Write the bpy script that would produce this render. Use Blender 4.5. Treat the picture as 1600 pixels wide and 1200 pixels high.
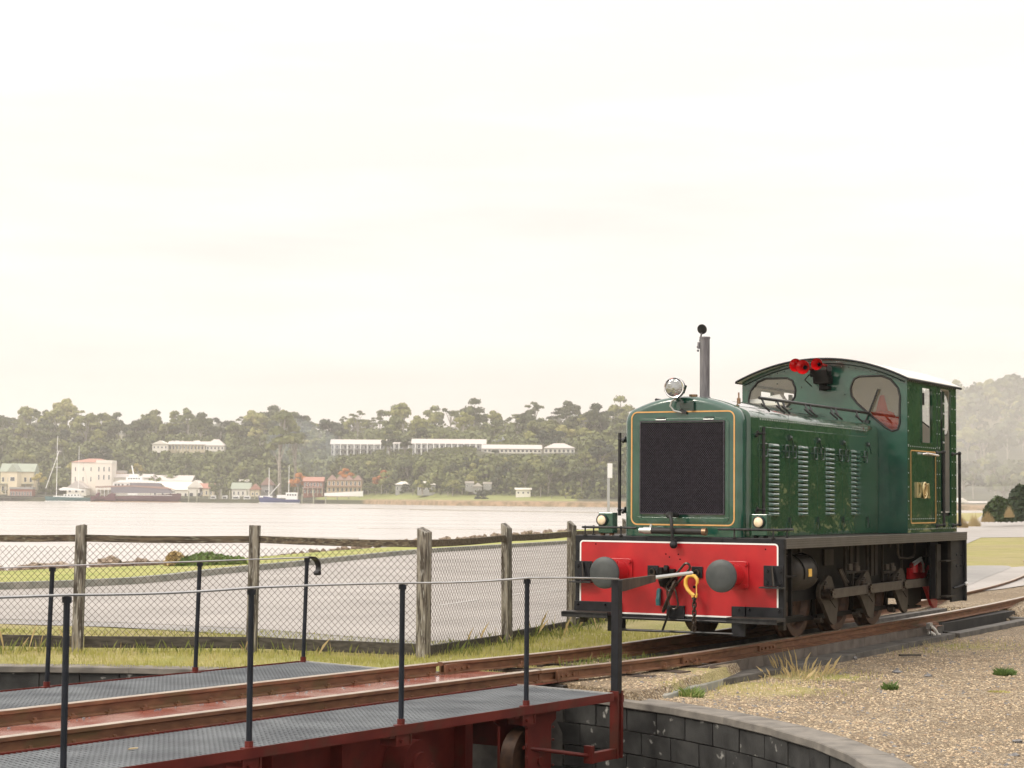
import bpy, bmesh, math, random
import numpy as np
from mathutils import Vector, Matrix, Euler
for o in list(bpy.data.objects): bpy.data.objects.remove(o)
S = bpy.context.scene
COL = S.collection
random.seed(4); RNG = np.random.default_rng(4)
PI = math.pi
# ---------------------------------------------------------------- camera
FOC = 3045.09; PIT = .0591; ROL = .0081; CZ = 1.483
cp, sp, cr, sr = math.cos(PIT), math.sin(PIT), math.cos(ROL), math.sin(ROL)
cam = bpy.data.cameras.new('camera'); cam.sensor_width = 36; cam.lens = FOC*36/1600
cam.clip_start = .1; cam.clip_end = 20000
cam.dof.use_dof = True; cam.dof.focus_distance = 20.5; cam.dof.aperture_fstop = 7.1
co = bpy.data.objects.new('camera', cam); COL.objects.link(co); S.camera = co
R0 = Vector((1,0,0)); U0 = Vector((0,-sp,cp)); FW = Vector((0,cp,sp))
Rv = R0*cr + U0*sr; Uv = U0*cr - R0*sr
m = Matrix.Identity(4)
for i in range(3): m[i][0] = Rv[i]; m[i][1] = Uv[i]; m[i][2] = -FW[i]
m[2][3] = CZ; co.matrix_world = m
# ---------------------------------------------------------------- world, sun, exposure
SUN_EL, SUN_AZ = math.radians(38), math.radians(-118)      # azimuth from +y towards +x
S.view_settings.view_transform = 'Standard'; S.view_settings.look = 'None'
S.view_settings.exposure = 0.41; S.view_settings.gamma = 1; S.view_settings.use_curve_mapping = False
w = bpy.data.worlds.new('World'); S.world = w; w.use_nodes = True
nt = w.node_tree; nt.nodes.clear()
out = nt.nodes.new('ShaderNodeOutputWorld'); bg = nt.nodes.new('ShaderNodeBackground'); bg.inputs[1].default_value = .13
sky = nt.nodes.new('ShaderNodeTexSky'); sky.sky_type = 'NISHITA'; sky.sun_disc = False
sky.sun_elevation = SUN_EL; sky.sun_rotation = SUN_AZ
sky.air_density = 1.2; sky.dust_density = 3
mixn = nt.nodes.new('ShaderNodeMix'); mixn.data_type = 'RGBA'; mixn.inputs[0].default_value = .93
tcw = nt.nodes.new('ShaderNodeTexCoord'); mpw = nt.nodes.new('ShaderNodeMapping'); mpw.inputs['Scale'].default_value = (1.1,1.1,9)
nzw = nt.nodes.new('ShaderNodeTexNoise'); nzw.inputs['Scale'].default_value = 2.2; nzw.inputs['Detail'].default_value = 5
rpw = nt.nodes.new('ShaderNodeValToRGB')
rpw.color_ramp.elements[0].position = .36; rpw.color_ramp.elements[0].color = (.81,.715,.675,1)
rpw.color_ramp.elements[1].position = .62; rpw.color_ramp.elements[1].color = (.905,.882,.84,1)
mulw = nt.nodes.new('ShaderNodeVectorMath'); mulw.operation = 'SCALE'; mulw.inputs['Scale'].default_value = 8.0
# overcast dome: brighter towards the zenith
sepw = nt.nodes.new('ShaderNodeSeparateXYZ'); mrw = nt.nodes.new('ShaderNodeMapRange')
mrw.inputs['From Min'].default_value = 0.; mrw.inputs['From Max'].default_value = 1.; mrw.inputs['To Min'].default_value = .79; mrw.inputs['To Max'].default_value = 2.0
mul2 = nt.nodes.new('ShaderNodeVectorMath'); mul2.operation = 'SCALE'
L = nt.links.new
L(tcw.outputs['Generated'], mpw.inputs[0]); L(mpw.outputs[0], nzw.inputs[0]); L(nzw.outputs[0], rpw.inputs[0])
L(rpw.outputs[0], mulw.inputs[0]); L(tcw.outputs['Generated'], sepw.inputs[0]); L(sepw.outputs[2], mrw.inputs[0])
L(mulw.outputs[0], mul2.inputs[0]); L(mrw.outputs[0], mul2.inputs['Scale'])
L(sky.outputs[0], mixn.inputs[6]); L(mul2.outputs[0], mixn.inputs[7]); L(mixn.outputs[2], bg.inputs[0]); L(bg.outputs[0], out.inputs[0])
sl = bpy.data.lights.new('sun', 'SUN'); sl.energy = 1.5; sl.angle = math.radians(14); sl.color = (1,.93,.82)
so = bpy.data.objects.new('sun', sl); COL.objects.link(so)
sd = Vector((math.sin(SUN_AZ)*math.cos(SUN_EL), math.cos(SUN_AZ)*math.cos(SUN_EL), math.sin(SUN_EL)))
so.rotation_euler = sd.to_track_quat('Z','Y').to_euler()
S.render.engine = 'CYCLES'; S.cycles.volume_bounces = 1; S.cycles.max_bounces = 10; S.cycles.diffuse_bounces = 6; S.cycles.transparent_max_bounces = 12

# ---------------------------------------------------------------- placing helpers (world metres)
def ray(u, v):
    a, b = u-800, 600-v
    px = a*cr - b*sr; py = a*sr + b*cr
    x, uu = px/FOC, py/FOC
    return (x, cp-uu*sp, sp+uu*cp)
def B(u, v, D):                                   # world point at distance D along y
    r = ray(u, v); t = D/r[1]; return Vector((r[0]*t, D, r[2]*t+CZ))
def G(u, v, z):                                   # world point on the level z
    r = ray(u, v); t = (z-CZ)/r[2]; return Vector((r[0]*t, r[1]*t, z))
OL = Vector((1.715, 20.19, 0)); AL = PI/2-.5063     # engine origin and heading
E0 = Vector((-.2, 17.479, 0)); AB = PI/2-.591       # bridge end and heading
def loc2w(x, y, z=0): return OL + Matrix.Rotation(AL,3,'Z') @ Vector((x,y,z))
def br2w(x, y, z=0): return E0 + Matrix.Rotation(AB,3,'Z') @ Vector((x,y,z))

# ---------------------------------------------------------------- materials
MATS = {}
def mat(name, col, rough=.6, metal=0, coat=0, col2=None, nscale=8, ndet=4, bump=0, bscale=None, bdist=.01, lo=.35, hi=.65, col3=None, n3=2., emis=None, aniso=None, spec=None, stretch=None, coatr=.05, alpha=None, byloc=False):
    m = bpy.data.materials.new(name); m.use_nodes = True; t = m.node_tree; p = t.nodes['Principled BSDF']
    p.inputs['Base Color'].default_value = (*col,1); p.inputs['Roughness'].default_value = rough; p.inputs['Metallic'].default_value = metal
    if coat: p.inputs['Coat Weight'].default_value = coat; p.inputs['Coat Roughness'].default_value = coatr
    if spec is not None: p.inputs['Specular IOR Level'].default_value = spec
    if alpha is not None: p.inputs['Alpha'].default_value = alpha
    tc = t.nodes.new('ShaderNodeTexCoord'); src = tc.outputs['Object']
    if byloc:
        oi = t.nodes.new('ShaderNodeObjectInfo'); va = t.nodes.new('ShaderNodeVectorMath'); va.operation='ADD'; t.links.new(src,va.inputs[0]); t.links.new(oi.outputs['Location'],va.inputs[1]); src = va.outputs[0]
    if stretch:
        mp = t.nodes.new('ShaderNodeMapping'); mp.inputs['Scale'].default_value = stretch; t.links.new(src, mp.inputs[0]); src = mp.outputs[0]
    def noise(sc, det=4):
        n = t.nodes.new('ShaderNodeTexNoise'); n.inputs['Scale'].default_value = sc; n.inputs['Detail'].default_value = det
        t.links.new(src, n.inputs['Vector']); return n
    colout = None
    if col2:
        n = noise(nscale, ndet); r = t.nodes.new('ShaderNodeValToRGB')
        r.color_ramp.elements[0].position = lo; r.color_ramp.elements[0].color = (*col,1)
        r.color_ramp.elements[1].position = hi; r.color_ramp.elements[1].color = (*col2,1)
        t.links.new(n.outputs[0], r.inputs[0]); colout = r.outputs[0]
        if col3:
            n2 = noise(n3, 6); r2 = t.nodes.new('ShaderNodeValToRGB'); r2.color_ramp.elements[0].position=.55; r2.color_ramp.elements[1].position=.68
            t.links.new(n2.outputs[0], r2.inputs[0]); mx = t.nodes.new('ShaderNodeMix'); mx.data_type='RGBA'
            t.links.new(r2.outputs[0], mx.inputs[0]); t.links.new(colout, mx.inputs[6]); mx.inputs[7].default_value=(*col3,1); colout = mx.outputs[2]
        t.links.new(colout, p.inputs['Base Color'])
    if bump:
        n = noise(bscale or nscale, 4); b = t.nodes.new('ShaderNodeBump'); b.inputs['Strength'].default_value = bump; b.inputs['Distance'].default_value = bdist
        t.links.new(n.outputs[0], b.inputs['Height']); t.links.new(b.outputs[0], p.inputs['Normal'])
        if coat: t.links.new(b.outputs[0], p.inputs['Coat Normal'])
    if emis: p.inputs['Emission Color'].default_value=(*emis[:3],1); p.inputs['Emission Strength'].default_value=emis[3]
    MATS[name] = m; m['node_col'] = 0
    return m
M_ = MATS
mat('green paint', (.009,.058,.040), .22, coat=1, col2=(.014,.076,.050), nscale=5, bump=.35, bscale=2.2, bdist=.03, coatr=.04)
mat('green side paint', (.010,.058,.028), .25, coat=1, col2=(.018,.075,.034), nscale=3.5, lo=.4, hi=.6, bump=.6, bscale=1.7, bdist=.045, coatr=.03)
mat('dark green paint', (.004,.025,.02), .3, coat=.8)
mat('red paint', (.34,.003,.008), .4, coat=.25, col2=(.48,.008,.012), nscale=3, bump=.1, bscale=3, bdist=.01, coatr=.12)
mat('horn red', (.55,.006,.008), .25, coat=1)
mat('black paint', (.006,.007,.009), .5, spec=.3, col2=(.015,.016,.020), nscale=9, bump=.1, bscale=60, bdist=.002)
mat('satin black', (.010,.011,.012), .42, spec=.35, col2=(.035,.035,.036), nscale=14)
mat('buffer face', (.035,.042,.044), .5, col2=(.06,.068,.068), nscale=7, bump=.15, bscale=30, bdist=.003)
mat('grimy frame', (.020,.017,.013), .6, col2=(.040,.034,.027), nscale=6, spec=.3, bump=.2, bscale=40, bdist=.004)
mat('dark grime', (.003,.0028,.0025), .6, col2=(.008,.007,.006), nscale=10, spec=.2)
mat('oily metal', (.02,.018,.016), .3, metal=.4, col2=(.07,.05,.035), nscale=20)
mat('rod steel', (.06,.05,.04), .5, metal=.2, col2=(.095,.08,.064), nscale=8)
mat('crank grey', (.050,.041,.031), .55, spec=.25, col2=(.072,.060,.046), nscale=6)
mat('tread plate', (.11,.10,.09), .42, metal=.4, col2=(.16,.15,.135), nscale=5, bump=.0)
mat('wheel rust', (.03,.015,.009), .55, metal=.2, col2=(.085,.042,.022), nscale=12, bump=.15, bscale=30, bdist=.003)
mat('white paint', (.8,.8,.78), .5)
mat('gold lining', (.62,.33,.10), .45, col2=(.68,.38,.14), nscale=20)
mat('brass', (.80,.66,.36), .3, metal=.8)
mat('bronze', (.22,.13,.08), .4, metal=.7, col2=(.30,.2,.12), nscale=60)
mat('chrome', (.75,.75,.74), .12, metal=1)
mat('galvanised', (.55,.56,.55), .4, metal=.7)
mat('lens', (.36,.37,.37), .08, metal=.85, bump=.6, bscale=14, bdist=.02)
mat('lamp lens', (.82,.66,.44), .25, col2=(.9,.76,.55), nscale=30)
mat('exhaust metal', (.13,.125,.135), .5, metal=.4, col2=(.20,.195,.205), nscale=6, stretch=(6,6,1))
mat('grille metal', (.03,.027,.036), .28, col2=(.06,.054,.07), nscale=30, spec=.35)
mat('grille backing', (.003,.002,.004), .9, spec=.1)
mat('rubber', (.015,.014,.014), .6)
mat('hook yellow', (.72,.40,.05), .45, col2=(.78,.50,.12), nscale=20)
mat('cream interior', (.80,.78,.70), .6, col2=(.85,.83,.77), nscale=3)
mat('roof paint', (.62,.60,.55), .4, col2=(.7,.68,.62), nscale=4)
mat('hivis', (.95,.07,.01), .7, col2=(.95,.12,.05), nscale=20)
mat('cone pink', (.75,.12,.08), .5)
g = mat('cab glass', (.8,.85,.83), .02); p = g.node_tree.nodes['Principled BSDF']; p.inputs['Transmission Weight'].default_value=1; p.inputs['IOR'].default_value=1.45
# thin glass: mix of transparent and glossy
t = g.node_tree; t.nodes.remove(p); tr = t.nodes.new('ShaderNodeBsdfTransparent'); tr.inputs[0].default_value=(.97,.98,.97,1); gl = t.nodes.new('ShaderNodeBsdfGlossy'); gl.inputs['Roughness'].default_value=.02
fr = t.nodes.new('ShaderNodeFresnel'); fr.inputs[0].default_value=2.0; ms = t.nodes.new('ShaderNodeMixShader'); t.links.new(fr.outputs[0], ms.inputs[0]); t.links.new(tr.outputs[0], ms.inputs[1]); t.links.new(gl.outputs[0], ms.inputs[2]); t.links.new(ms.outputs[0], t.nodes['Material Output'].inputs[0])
# turntable and track
mat('red oxide', (.085,.010,.007), .5, spec=.3, col3=(.075,.022,.014), n3=4., col2=(.125,.018,.012), nscale=5, bump=.15, bscale=20, bdist=.004, coatr=.2)
mat('red oxide deck sheen', (.40,.11,.08), .25, coat=1, col2=(.66,.40,.34), nscale=3, bump=.25, bscale=9, bdist=.006, coatr=.14, lo=.4, hi=.6)  # pale pink in the base colour stands in for wet sky reflection
mat('grating steel', (.085,.095,.105), .5, metal=.1, col2=(.15,.165,.175), nscale=2.5)
mat('rail rust', (.12,.050,.024), .6, col2=(.19,.088,.042), nscale=7, bump=.3, bscale=40, bdist=.003, stretch=(1,1,3), col3=(.11,.065,.025), n3=3.)
mat('rail head', (.34,.28,.22), .38, metal=.6, col2=(.46,.39,.31), nscale=6)
mat('post blue black', (.005,.008,.013), .45, spec=.3, col2=(.014,.018,.026), nscale=9)
mat('timber dark', (.03,.02,.014), .8, col2=(.07,.045,.03), nscale=10, bump=.4, bscale=30, bdist=.01, stretch=(1,1,.2))
mat('timber rust', (.13,.06,.035), .8, col2=(.2,.1,.06), nscale=10, stretch=(1,1,.2), bump=.3, bscale=20, bdist=.01)
mat('fence timber', byloc=True, col=(.055,.044,.033), rough=.85, col2=(.27,.245,.20), nscale=9, ndet=8, bump=.7, bscale=14, bdist=.015, stretch=(3,3,.35), lo=.42, hi=.62, col3=(.40,.39,.35), n3=26)
mat('fence rail timber', byloc=True, col=(.05,.036,.026), rough=.85, col2=(.15,.115,.075), nscale=14, ndet=8, bump=.4, bscale=14, bdist=.008, stretch=(.25,3,3), lo=.4, hi=.65, col3=(.22,.21,.15), n3=30)
mat('board dark', (.03,.026,.02), .85, col2=(.08,.07,.055), nscale=12, ndet=8, bump=.5, bscale=14, bdist=.01, stretch=(.5,3,3))
mat('wire', (.10,.075,.055), .6, metal=.5)
mat('block', byloc=True, col=(.016,.016,.015), rough=.8, col2=(.045,.045,.042), nscale=5, ndet=8, bump=.5, bscale=60, bdist=.006, col3=(.42,.41,.37), n3=7.)
t = M_['block'].node_tree
for nd in t.nodes:
    if nd.type=='VALTORGB' and abs(nd.color_ramp.elements[0].position-.55)<1e-3: nd.color_ramp.elements[0].position=.64; nd.color_ramp.elements[1].position=.72
mat('mortar', (.22,.21,.18), .9, col2=(.12,.115,.10), nscale=12)
mat('coping', byloc=True, col=(.12,.11,.095), rough=.8, col2=(.22,.20,.17), nscale=5, ndet=8, bump=.4, bscale=50, bdist=.006)
mat('ledge concrete', byloc=True, col=(.065,.06,.054), rough=.85, col2=(.125,.115,.10), nscale=6, ndet=8, bump=.4, bscale=40, bdist=.006)
mat('pit block', byloc=True, col=(.085,.07,.058), rough=.85, col2=(.15,.125,.105), nscale=5, ndet=8, bump=.3, bscale=40, bdist=.006)
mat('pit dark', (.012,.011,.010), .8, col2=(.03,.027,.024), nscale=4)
mat('pvc', (.7,.68,.62), .5)
mat('stone', (.38,.285,.175), .85, col2=(.57,.46,.31), nscale=.9, ndet=1)
mat('stone dark', (.10,.10,.105), .7, col2=(.22,.21,.2), nscale=3)
mat('rock', (.16,.12,.09), .85, col2=(.42,.33,.25), nscale=1.2, ndet=8, bump=.8, bscale=3, bdist=.1, col3=(.10,.08,.06), n3=2)
mat('kerb concrete', (.20,.21,.18), .85, col2=(.32,.31,.27), nscale=3, ndet=6)
mat('marking', (.55,.53,.5), .6, col2=(.4,.38,.36), nscale=8)
def leafmat(name, c1, c2, c3=None, trans=.25, scale=1.2):
    m = bpy.data.materials.new(name); m.use_nodes = True; t = m.node_tree; p = t.nodes['Principled BSDF']; p.inputs['Roughness'].default_value = .6
    oi = t.nodes.new('ShaderNodeObjectInfo'); tc = t.nodes.new('ShaderNodeTexCoord'); n = t.nodes.new('ShaderNodeTexNoise'); n.inputs['Scale'].default_value = scale; n.inputs['Detail'].default_value = 4
    t.links.new(tc.outputs['Object'], n.inputs[0])
    a = t.nodes.new('ShaderNodeMath'); a.operation='MULTIPLY_ADD'; a.inputs[1].default_value=.8; t.links.new(oi.outputs['Random'], a.inputs[0])
    s = t.nodes.new('ShaderNodeMath'); s.operation='SUBTRACT'; s.inputs[1].default_value=.38; t.links.new(n.outputs[0], s.inputs[0]); t.links.new(s.outputs[0], a.inputs[2])
    r = t.nodes.new('ShaderNodeValToRGB'); r.color_ramp.elements[0].position=.15; r.color_ramp.elements[0].color=(*c1,1); r.color_ramp.elements[1].position=.75; r.color_ramp.elements[1].color=(*c2,1)
    if c3: e = r.color_ramp.elements.new(.95); e.color=(*c3,1)
    t.links.new(a.outputs[0], r.inputs[0]); t.links.new(r.outputs[0], p.inputs['Base Color'])
    tl = t.nodes.new('ShaderNodeBsdfTranslucent'); t.links.new(r.outputs[0], tl.inputs[0]); mx = t.nodes.new('ShaderNodeMixShader'); mx.inputs[0].default_value=trans
    t.links.new(p.outputs[0], mx.inputs[1]); t.links.new(tl.outputs[0], mx.inputs[2]); t.links.new(mx.outputs[0], t.nodes['Material Output'].inputs[0])
    MATS[name] = m; return m
leafmat('gum leaves', (.014,.028,.008), (.135,.155,.036), (.25,.245,.065), trans=.12, scale=.3)
leafmat('olive leaves', (.045,.058,.012), (.24,.245,.06), (.33,.30,.10), trans=.12, scale=.3)
leafmat('orange leaves', (.30,.10,.02), (.55,.22,.05))
leafmat('yellow leaves', (.22,.18,.03), (.4,.33,.07))
leafmat('shrub leaves', (.015,.035,.008), (.06,.10,.02))
leafmat('grass blades', (.15,.18,.04), (.42,.40,.11), (.62,.52,.27), trans=.35, scale=1.3)
leafmat('green grass', (.11,.18,.045), (.27,.34,.10), trans=.35, scale=1.5)
leafmat('dry grass', (.36,.25,.10), (.55,.43,.22), trans=.3, scale=2.5)
leafmat('tussock', (.34,.25,.12), (.50,.40,.22), trans=.2, scale=.6)
mat('bonnet top', (.010,.055,.035), .16, coat=1, coatr=.05)
mat('bark', (.18,.16,.13), .85, col2=(.35,.32,.27), nscale=2)
# buildings
mat('cream wall', (.66,.58,.42), .7); mat('white wall', (.74,.70,.62), .7, col2=(.78,.75,.68), nscale=.3); mat('pink wall', (.78,.72,.64), .7)
mat('grey wall', (.30,.30,.29), .7); mat('brick wall', (.25,.10,.07), .8); mat('tan wall', (.42,.30,.19), .8); mat('dark void', (.03,.03,.035), .5)
mat('pale green roof', (.30,.34,.27), .6); mat('red roof', (.40,.20,.15), .7); mat('pale roof', (.52,.48,.45), .6); mat('brown roof', (.30,.19,.16), .7); mat('grey roof', (.25,.26,.28), .6)
mat('window glass', (.05,.06,.07), .1, coat=.5); mat('hull green', (.01,.09,.10), .3, coat=.5); mat('hull maroon', (.07,.006,.022), .35, coat=.5); mat('hull blue', (.012,.03,.14), .3, coat=.5)
mat('boat white', (.8,.8,.78), .35); mat('boat grey glass', (.16,.15,.18), .15, coat=.5); mat('tan stripe', (.5,.34,.2), .5); mat('pile timber', (.30,.30,.22), .8); mat('wharf dark', (.05,.045,.04), .8)
mat('louvre sheen paint', (.03,.08,.06), .12, coat=1, coatr=.06)  # body green lightened to carry the sky glint on the scoops
mat('sheen rail', (.30,.31,.32), .28, metal=.75, col2=(.42,.43,.43), nscale=6)  # black handrail toned as pale metal, standing in for sky sheen on top
mat('pale tread', (.30,.28,.25), .35, metal=.5, col2=(.20,.185,.165), nscale=5)  # raised diamonds, lighter than the valance plate
mat('car white', (.75,.75,.75), .3, coat=.5)

# ---------------------------------------------------------------- mesh helpers
class MB:
    def __init__(s): s.v=[]; s.f=[]
    def add(s, vs, fs):
        b=len(s.v); s.v += [tuple(v) for v in vs]; s.f += [tuple(i+b for i in f) for f in fs]; return s
    def box(s, x0,x1,y0,y1,z0,z1, M=None):
        vs=[Vector((x,y,z)) for x in (x0,x1) for y in (y0,y1) for z in (z0,z1)]
        if M: vs=[M@v for v in vs]
        return s.add(vs, [(0,1,3,2),(4,6,7,5),(0,4,5,1),(2,3,7,6),(0,2,6,4),(1,5,7,3)])
    def bar(s, a, b, wx, wz, up=(0,0,1)):
        a=Vector(a); b=Vector(b); d=(b-a); L=d.length; d.normalize(); up=Vector(up)
        if abs(d.dot(up))>.98: up=Vector((1,0,0))
        sx=d.cross(up).normalized(); sz=sx.cross(d)
        vs=[p+sx*(i*wx/2)+sz*(j*wz/2) for p in (a,b) for i in (-1,1) for j in (-1,1)]
        return s.add(vs, [(0,1,3,2),(4,6,7,5),(0,4,5,1),(2,3,7,6),(0,2,6,4),(1,5,7,3)])
    def cyl(s, a, b, r, n=12, r2=None, caps=True):
        a=Vector(a); b=Vector(b); d=(b-a).normalized(); r2=r if r2 is None else r2
        up=Vector((0,0,1)) if abs(d.z)<.9 else Vector((1,0,0))
        x=d.cross(up).normalized(); y=d.cross(x)
        vs=[]
        for p,q in((a,r),(b,r2)):
            for k in range(n):
                c=2*PI*k/n; vs.append(p+x*(q*math.cos(c))+y*(q*math.sin(c)))
        fs=[(k,(k+1)%n,n+(k+1)%n,n+k) for k in range(n)]
        if caps: fs += [tuple(range(n-1,-1,-1)), tuple(range(n,2*n))]
        return s.add(vs, fs)
    def tube(s, pts, r, n=8, closed=False):
        pts=[Vector(p) for p in pts]; N=len(pts); vs=[]; prev=None
        for i,p in enumerate(pts):
            if closed: d=pts[(i+1)%N]-pts[i-1]
            else: d=pts[min(i+1,N-1)]-pts[max(i-1,0)]
            d.normalize()
            if prev is None:
                up=Vector((0,0,1)) if abs(d.z)<.9 else Vector((1,0,0)); x=d.cross(up).normalized()
            else: x=(prev-d*prev.dot(d)).normalized()
            prev=x; y=d.cross(x); rr=r[i] if isinstance(r,(list,tuple)) else r
            for k in range(n):
                c=2*PI*k/n; vs.append(p+x*(rr*math.cos(c))+y*(rr*math.sin(c)))
        fs=[]
        for i in range(N if closed else N-1):
            j=(i+1)%N
            for k in range(n): fs.append((i*n+k, i*n+(k+1)%n, j*n+(k+1)%n, j*n+k))
        if not closed: fs += [tuple(range(n-1,-1,-1)), tuple((N-1)*n+k for k in range(n))]
        return s.add(vs, fs)
    def prism(s, poly, axis, a, b, M=None):
        # poly: list of 2D points; axis 'x' -> (y,z); 'y' -> (x,z); 'z' -> (x,y)
        def P(p,t): return Vector((t,p[0],p[1])) if axis=='x' else Vector((p[0],t,p[1])) if axis=='y' else Vector((p[0],p[1],t))
        n=len(poly); vs=[P(p,a) for p in poly]+[P(p,b) for p in poly]
        if M: vs=[M@v for v in vs]
        return s.add(vs, [tuple(range(n-1,-1,-1)), tuple(range(n,2*n))]+[(k,(k+1)%n,n+(k+1)%n,n+k) for k in range(n)])
    def lathe(s, prof, a, d, n=20):
        a=Vector(a); d=Vector(d).normalized(); up=Vector((0,0,1)) if abs(d.z)<.9 else Vector((1,0,0)); x=d.cross(up).normalized(); y=d.cross(x); vs=[]
        for r,h in prof:
            for k in range(n):
                c=2*PI*k/n; vs.append(a+d*h+x*(r*math.cos(c))+y*(r*math.sin(c)))
        fs=[]
        for i in range(len(prof)-1):
            for k in range(n): fs.append((i*n+k,i*n+(k+1)%n,(i+1)*n+(k+1)%n,(i+1)*n+k))
        return s.add(vs, fs)
    def ball(s, c, r, n=8, sz=1):
        c=Vector(c); m=max(3,n//2); vs=[]; 
        for i in range(1,m):
            th=PI*i/m
            for k in range(n): vs.append(c+Vector((r*math.sin(th)*math.cos(2*PI*k/n), r*math.sin(th)*math.sin(2*PI*k/n), r*sz*math.cos(th))))
        vs += [c+Vector((0,0,r*sz)), c-Vector((0,0,r*sz))]; fs=[]
        for i in range(m-2):
            for k in range(n): fs.append((i*n+k,(i+1)*n+k,(i+1)*n+(k+1)%n,i*n+(k+1)%n))
        T=(m-1)*n
        for k in range(n): fs += [(T,k,(k+1)%n),(T+1,(m-2)*n+(k+1)%n,(m-2)*n+k)]
        return s.add(vs, fs)
    def mesh(s, name, m, smooth=False):
        me=bpy.data.meshes.new(name); me.from_pydata(s.v,[],s.f)
        if m: me.materials.append(MATS[m])
        bm=bmesh.new(); bm.from_mesh(me); bmesh.ops.recalc_face_normals(bm, faces=bm.faces); bm.to_mesh(me); bm.free()
        if smooth is not False:
            for p in me.polygons: p.use_smooth=True
            ang=math.radians(35 if smooth is True else smooth)
            try: me.set_sharp_from_angle(angle=ang)
            except Exception: pass
        me.update(); return me
    def build(s, name, m, parent=None, smooth=False, bevel=0, **kw):
        o=bpy.data.objects.new(name, s.mesh(name,m,smooth)); COL.objects.link(o)
        if parent: o.parent=parent
        if bevel:
            b=o.modifiers.new('bevel','BEVEL'); b.width=bevel; b.segments=2; b.limit_method='ANGLE'; b.angle_limit=math.radians(40)
        for k,v in kw.items(): o[k]=v
        return o
def rawmesh(name, V, F, m):                       # numpy arrays, all faces same size
    me=bpy.data.meshes.new(name); k=F.shape[1]
    me.vertices.add(len(V)); me.vertices.foreach_set('co', np.asarray(V,dtype=np.float32).ravel())
    me.loops.add(F.size); me.loops.foreach_set('vertex_index', F.astype(np.int32).ravel())
    me.polygons.add(len(F)); me.polygons.foreach_set('loop_start', np.arange(0,F.size,k,dtype=np.int32)); me.polygons.foreach_set('loop_total', np.full(len(F),k,dtype=np.int32))
    if m: me.materials.append(MATS[m] if isinstance(m,str) else m)
    me.update(calc_edges=True); me.validate(); return me
def link(name, me, parent=None, **kw):
    o=bpy.data.objects.new(name, me); COL.objects.link(o)
    if parent: o.parent=parent
    for k,v in kw.items(): o[k]=v
    return o
def thing(name, label, cat, loc=(0,0,0), rotz=0, group=None):
    o=bpy.data.objects.new(name,None); COL.objects.link(o); o.location=loc; o.rotation_euler=(0,0,rotz); o.empty_display_size=.3
    o['label']=label; o['category']=cat
    if group: o['group']=group
    return o
def tag(o, label, cat, group=None):
    o['label']=label; o['category']=cat
    if group: o['group']=group
    return o
def rrect(x0,x1,y0,y1,r,n=4):
    pts=[]
    for cx,cy,a in((x1-r,y1-r,0),(x0+r,y1-r,90),(x0+r,y0+r,180),(x1-r,y0+r,270)):
        for k in range(n+1):
            t=math.radians(a+90*k/n); pts.append((cx+r*math.cos(t),cy+r*math.sin(t)))
    return pts
def strip_loop(mb, pts, wd, axis, t0, t1):        # flat closed band following a 2D outline
    n=len(pts); P=[Vector((p[0],p[1])) for p in pts]; c=sum(P,Vector((0,0)))/n; inn=[]
    for i in range(n):
        d=(P[(i+1)%n]-P[i-1]).normalized(); nn=Vector((-d.y,d.x))
        if nn.dot(c-P[i])<0: nn=-nn
        inn.append(P[i]+nn*wd)
    for i in range(n):
        j=(i+1)%n; mb.prism([P[i],P[j],inn[j],inn[i]], axis, t0, t1)
    return mb
def holed(name, outer, holes, axis, t, thick, m, parent):  # sheet with openings and thickness
    bm=bmesh.new()
    def P(p,t): return Vector((t,p[0],p[1])) if axis=='x' else Vector((p[0],t,p[1])) if axis=='y' else Vector((p[0],p[1],t))
    ed=[]
    for lp in [outer]+holes:
        vs=[bm.verts.new(P(p,t)) for p in lp]
        for i in range(len(vs)): ed.append(bm.edges.new((vs[i],vs[(i+1)%len(vs)])))
    bmesh.ops.triangle_fill(bm, edges=ed, use_beauty=True, use_dissolve=False)
    r=bmesh.ops.extrude_face_region(bm, geom=list(bm.faces))
    d=P((0,0),thick)-P((0,0),0)
    bmesh.ops.translate(bm, vec=d, verts=[g for g in r['geom'] if isinstance(g,bmesh.types.BMVert)])
    bmesh.ops.recalc_face_normals(bm, faces=bm.faces)
    me=bpy.data.meshes.new(name); bm.to_mesh(me); bm.free()
    for mm in (m if isinstance(m,(list,tuple)) else [m]): me.materials.append(MATS[mm])
    return link(name, me, parent)
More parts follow.
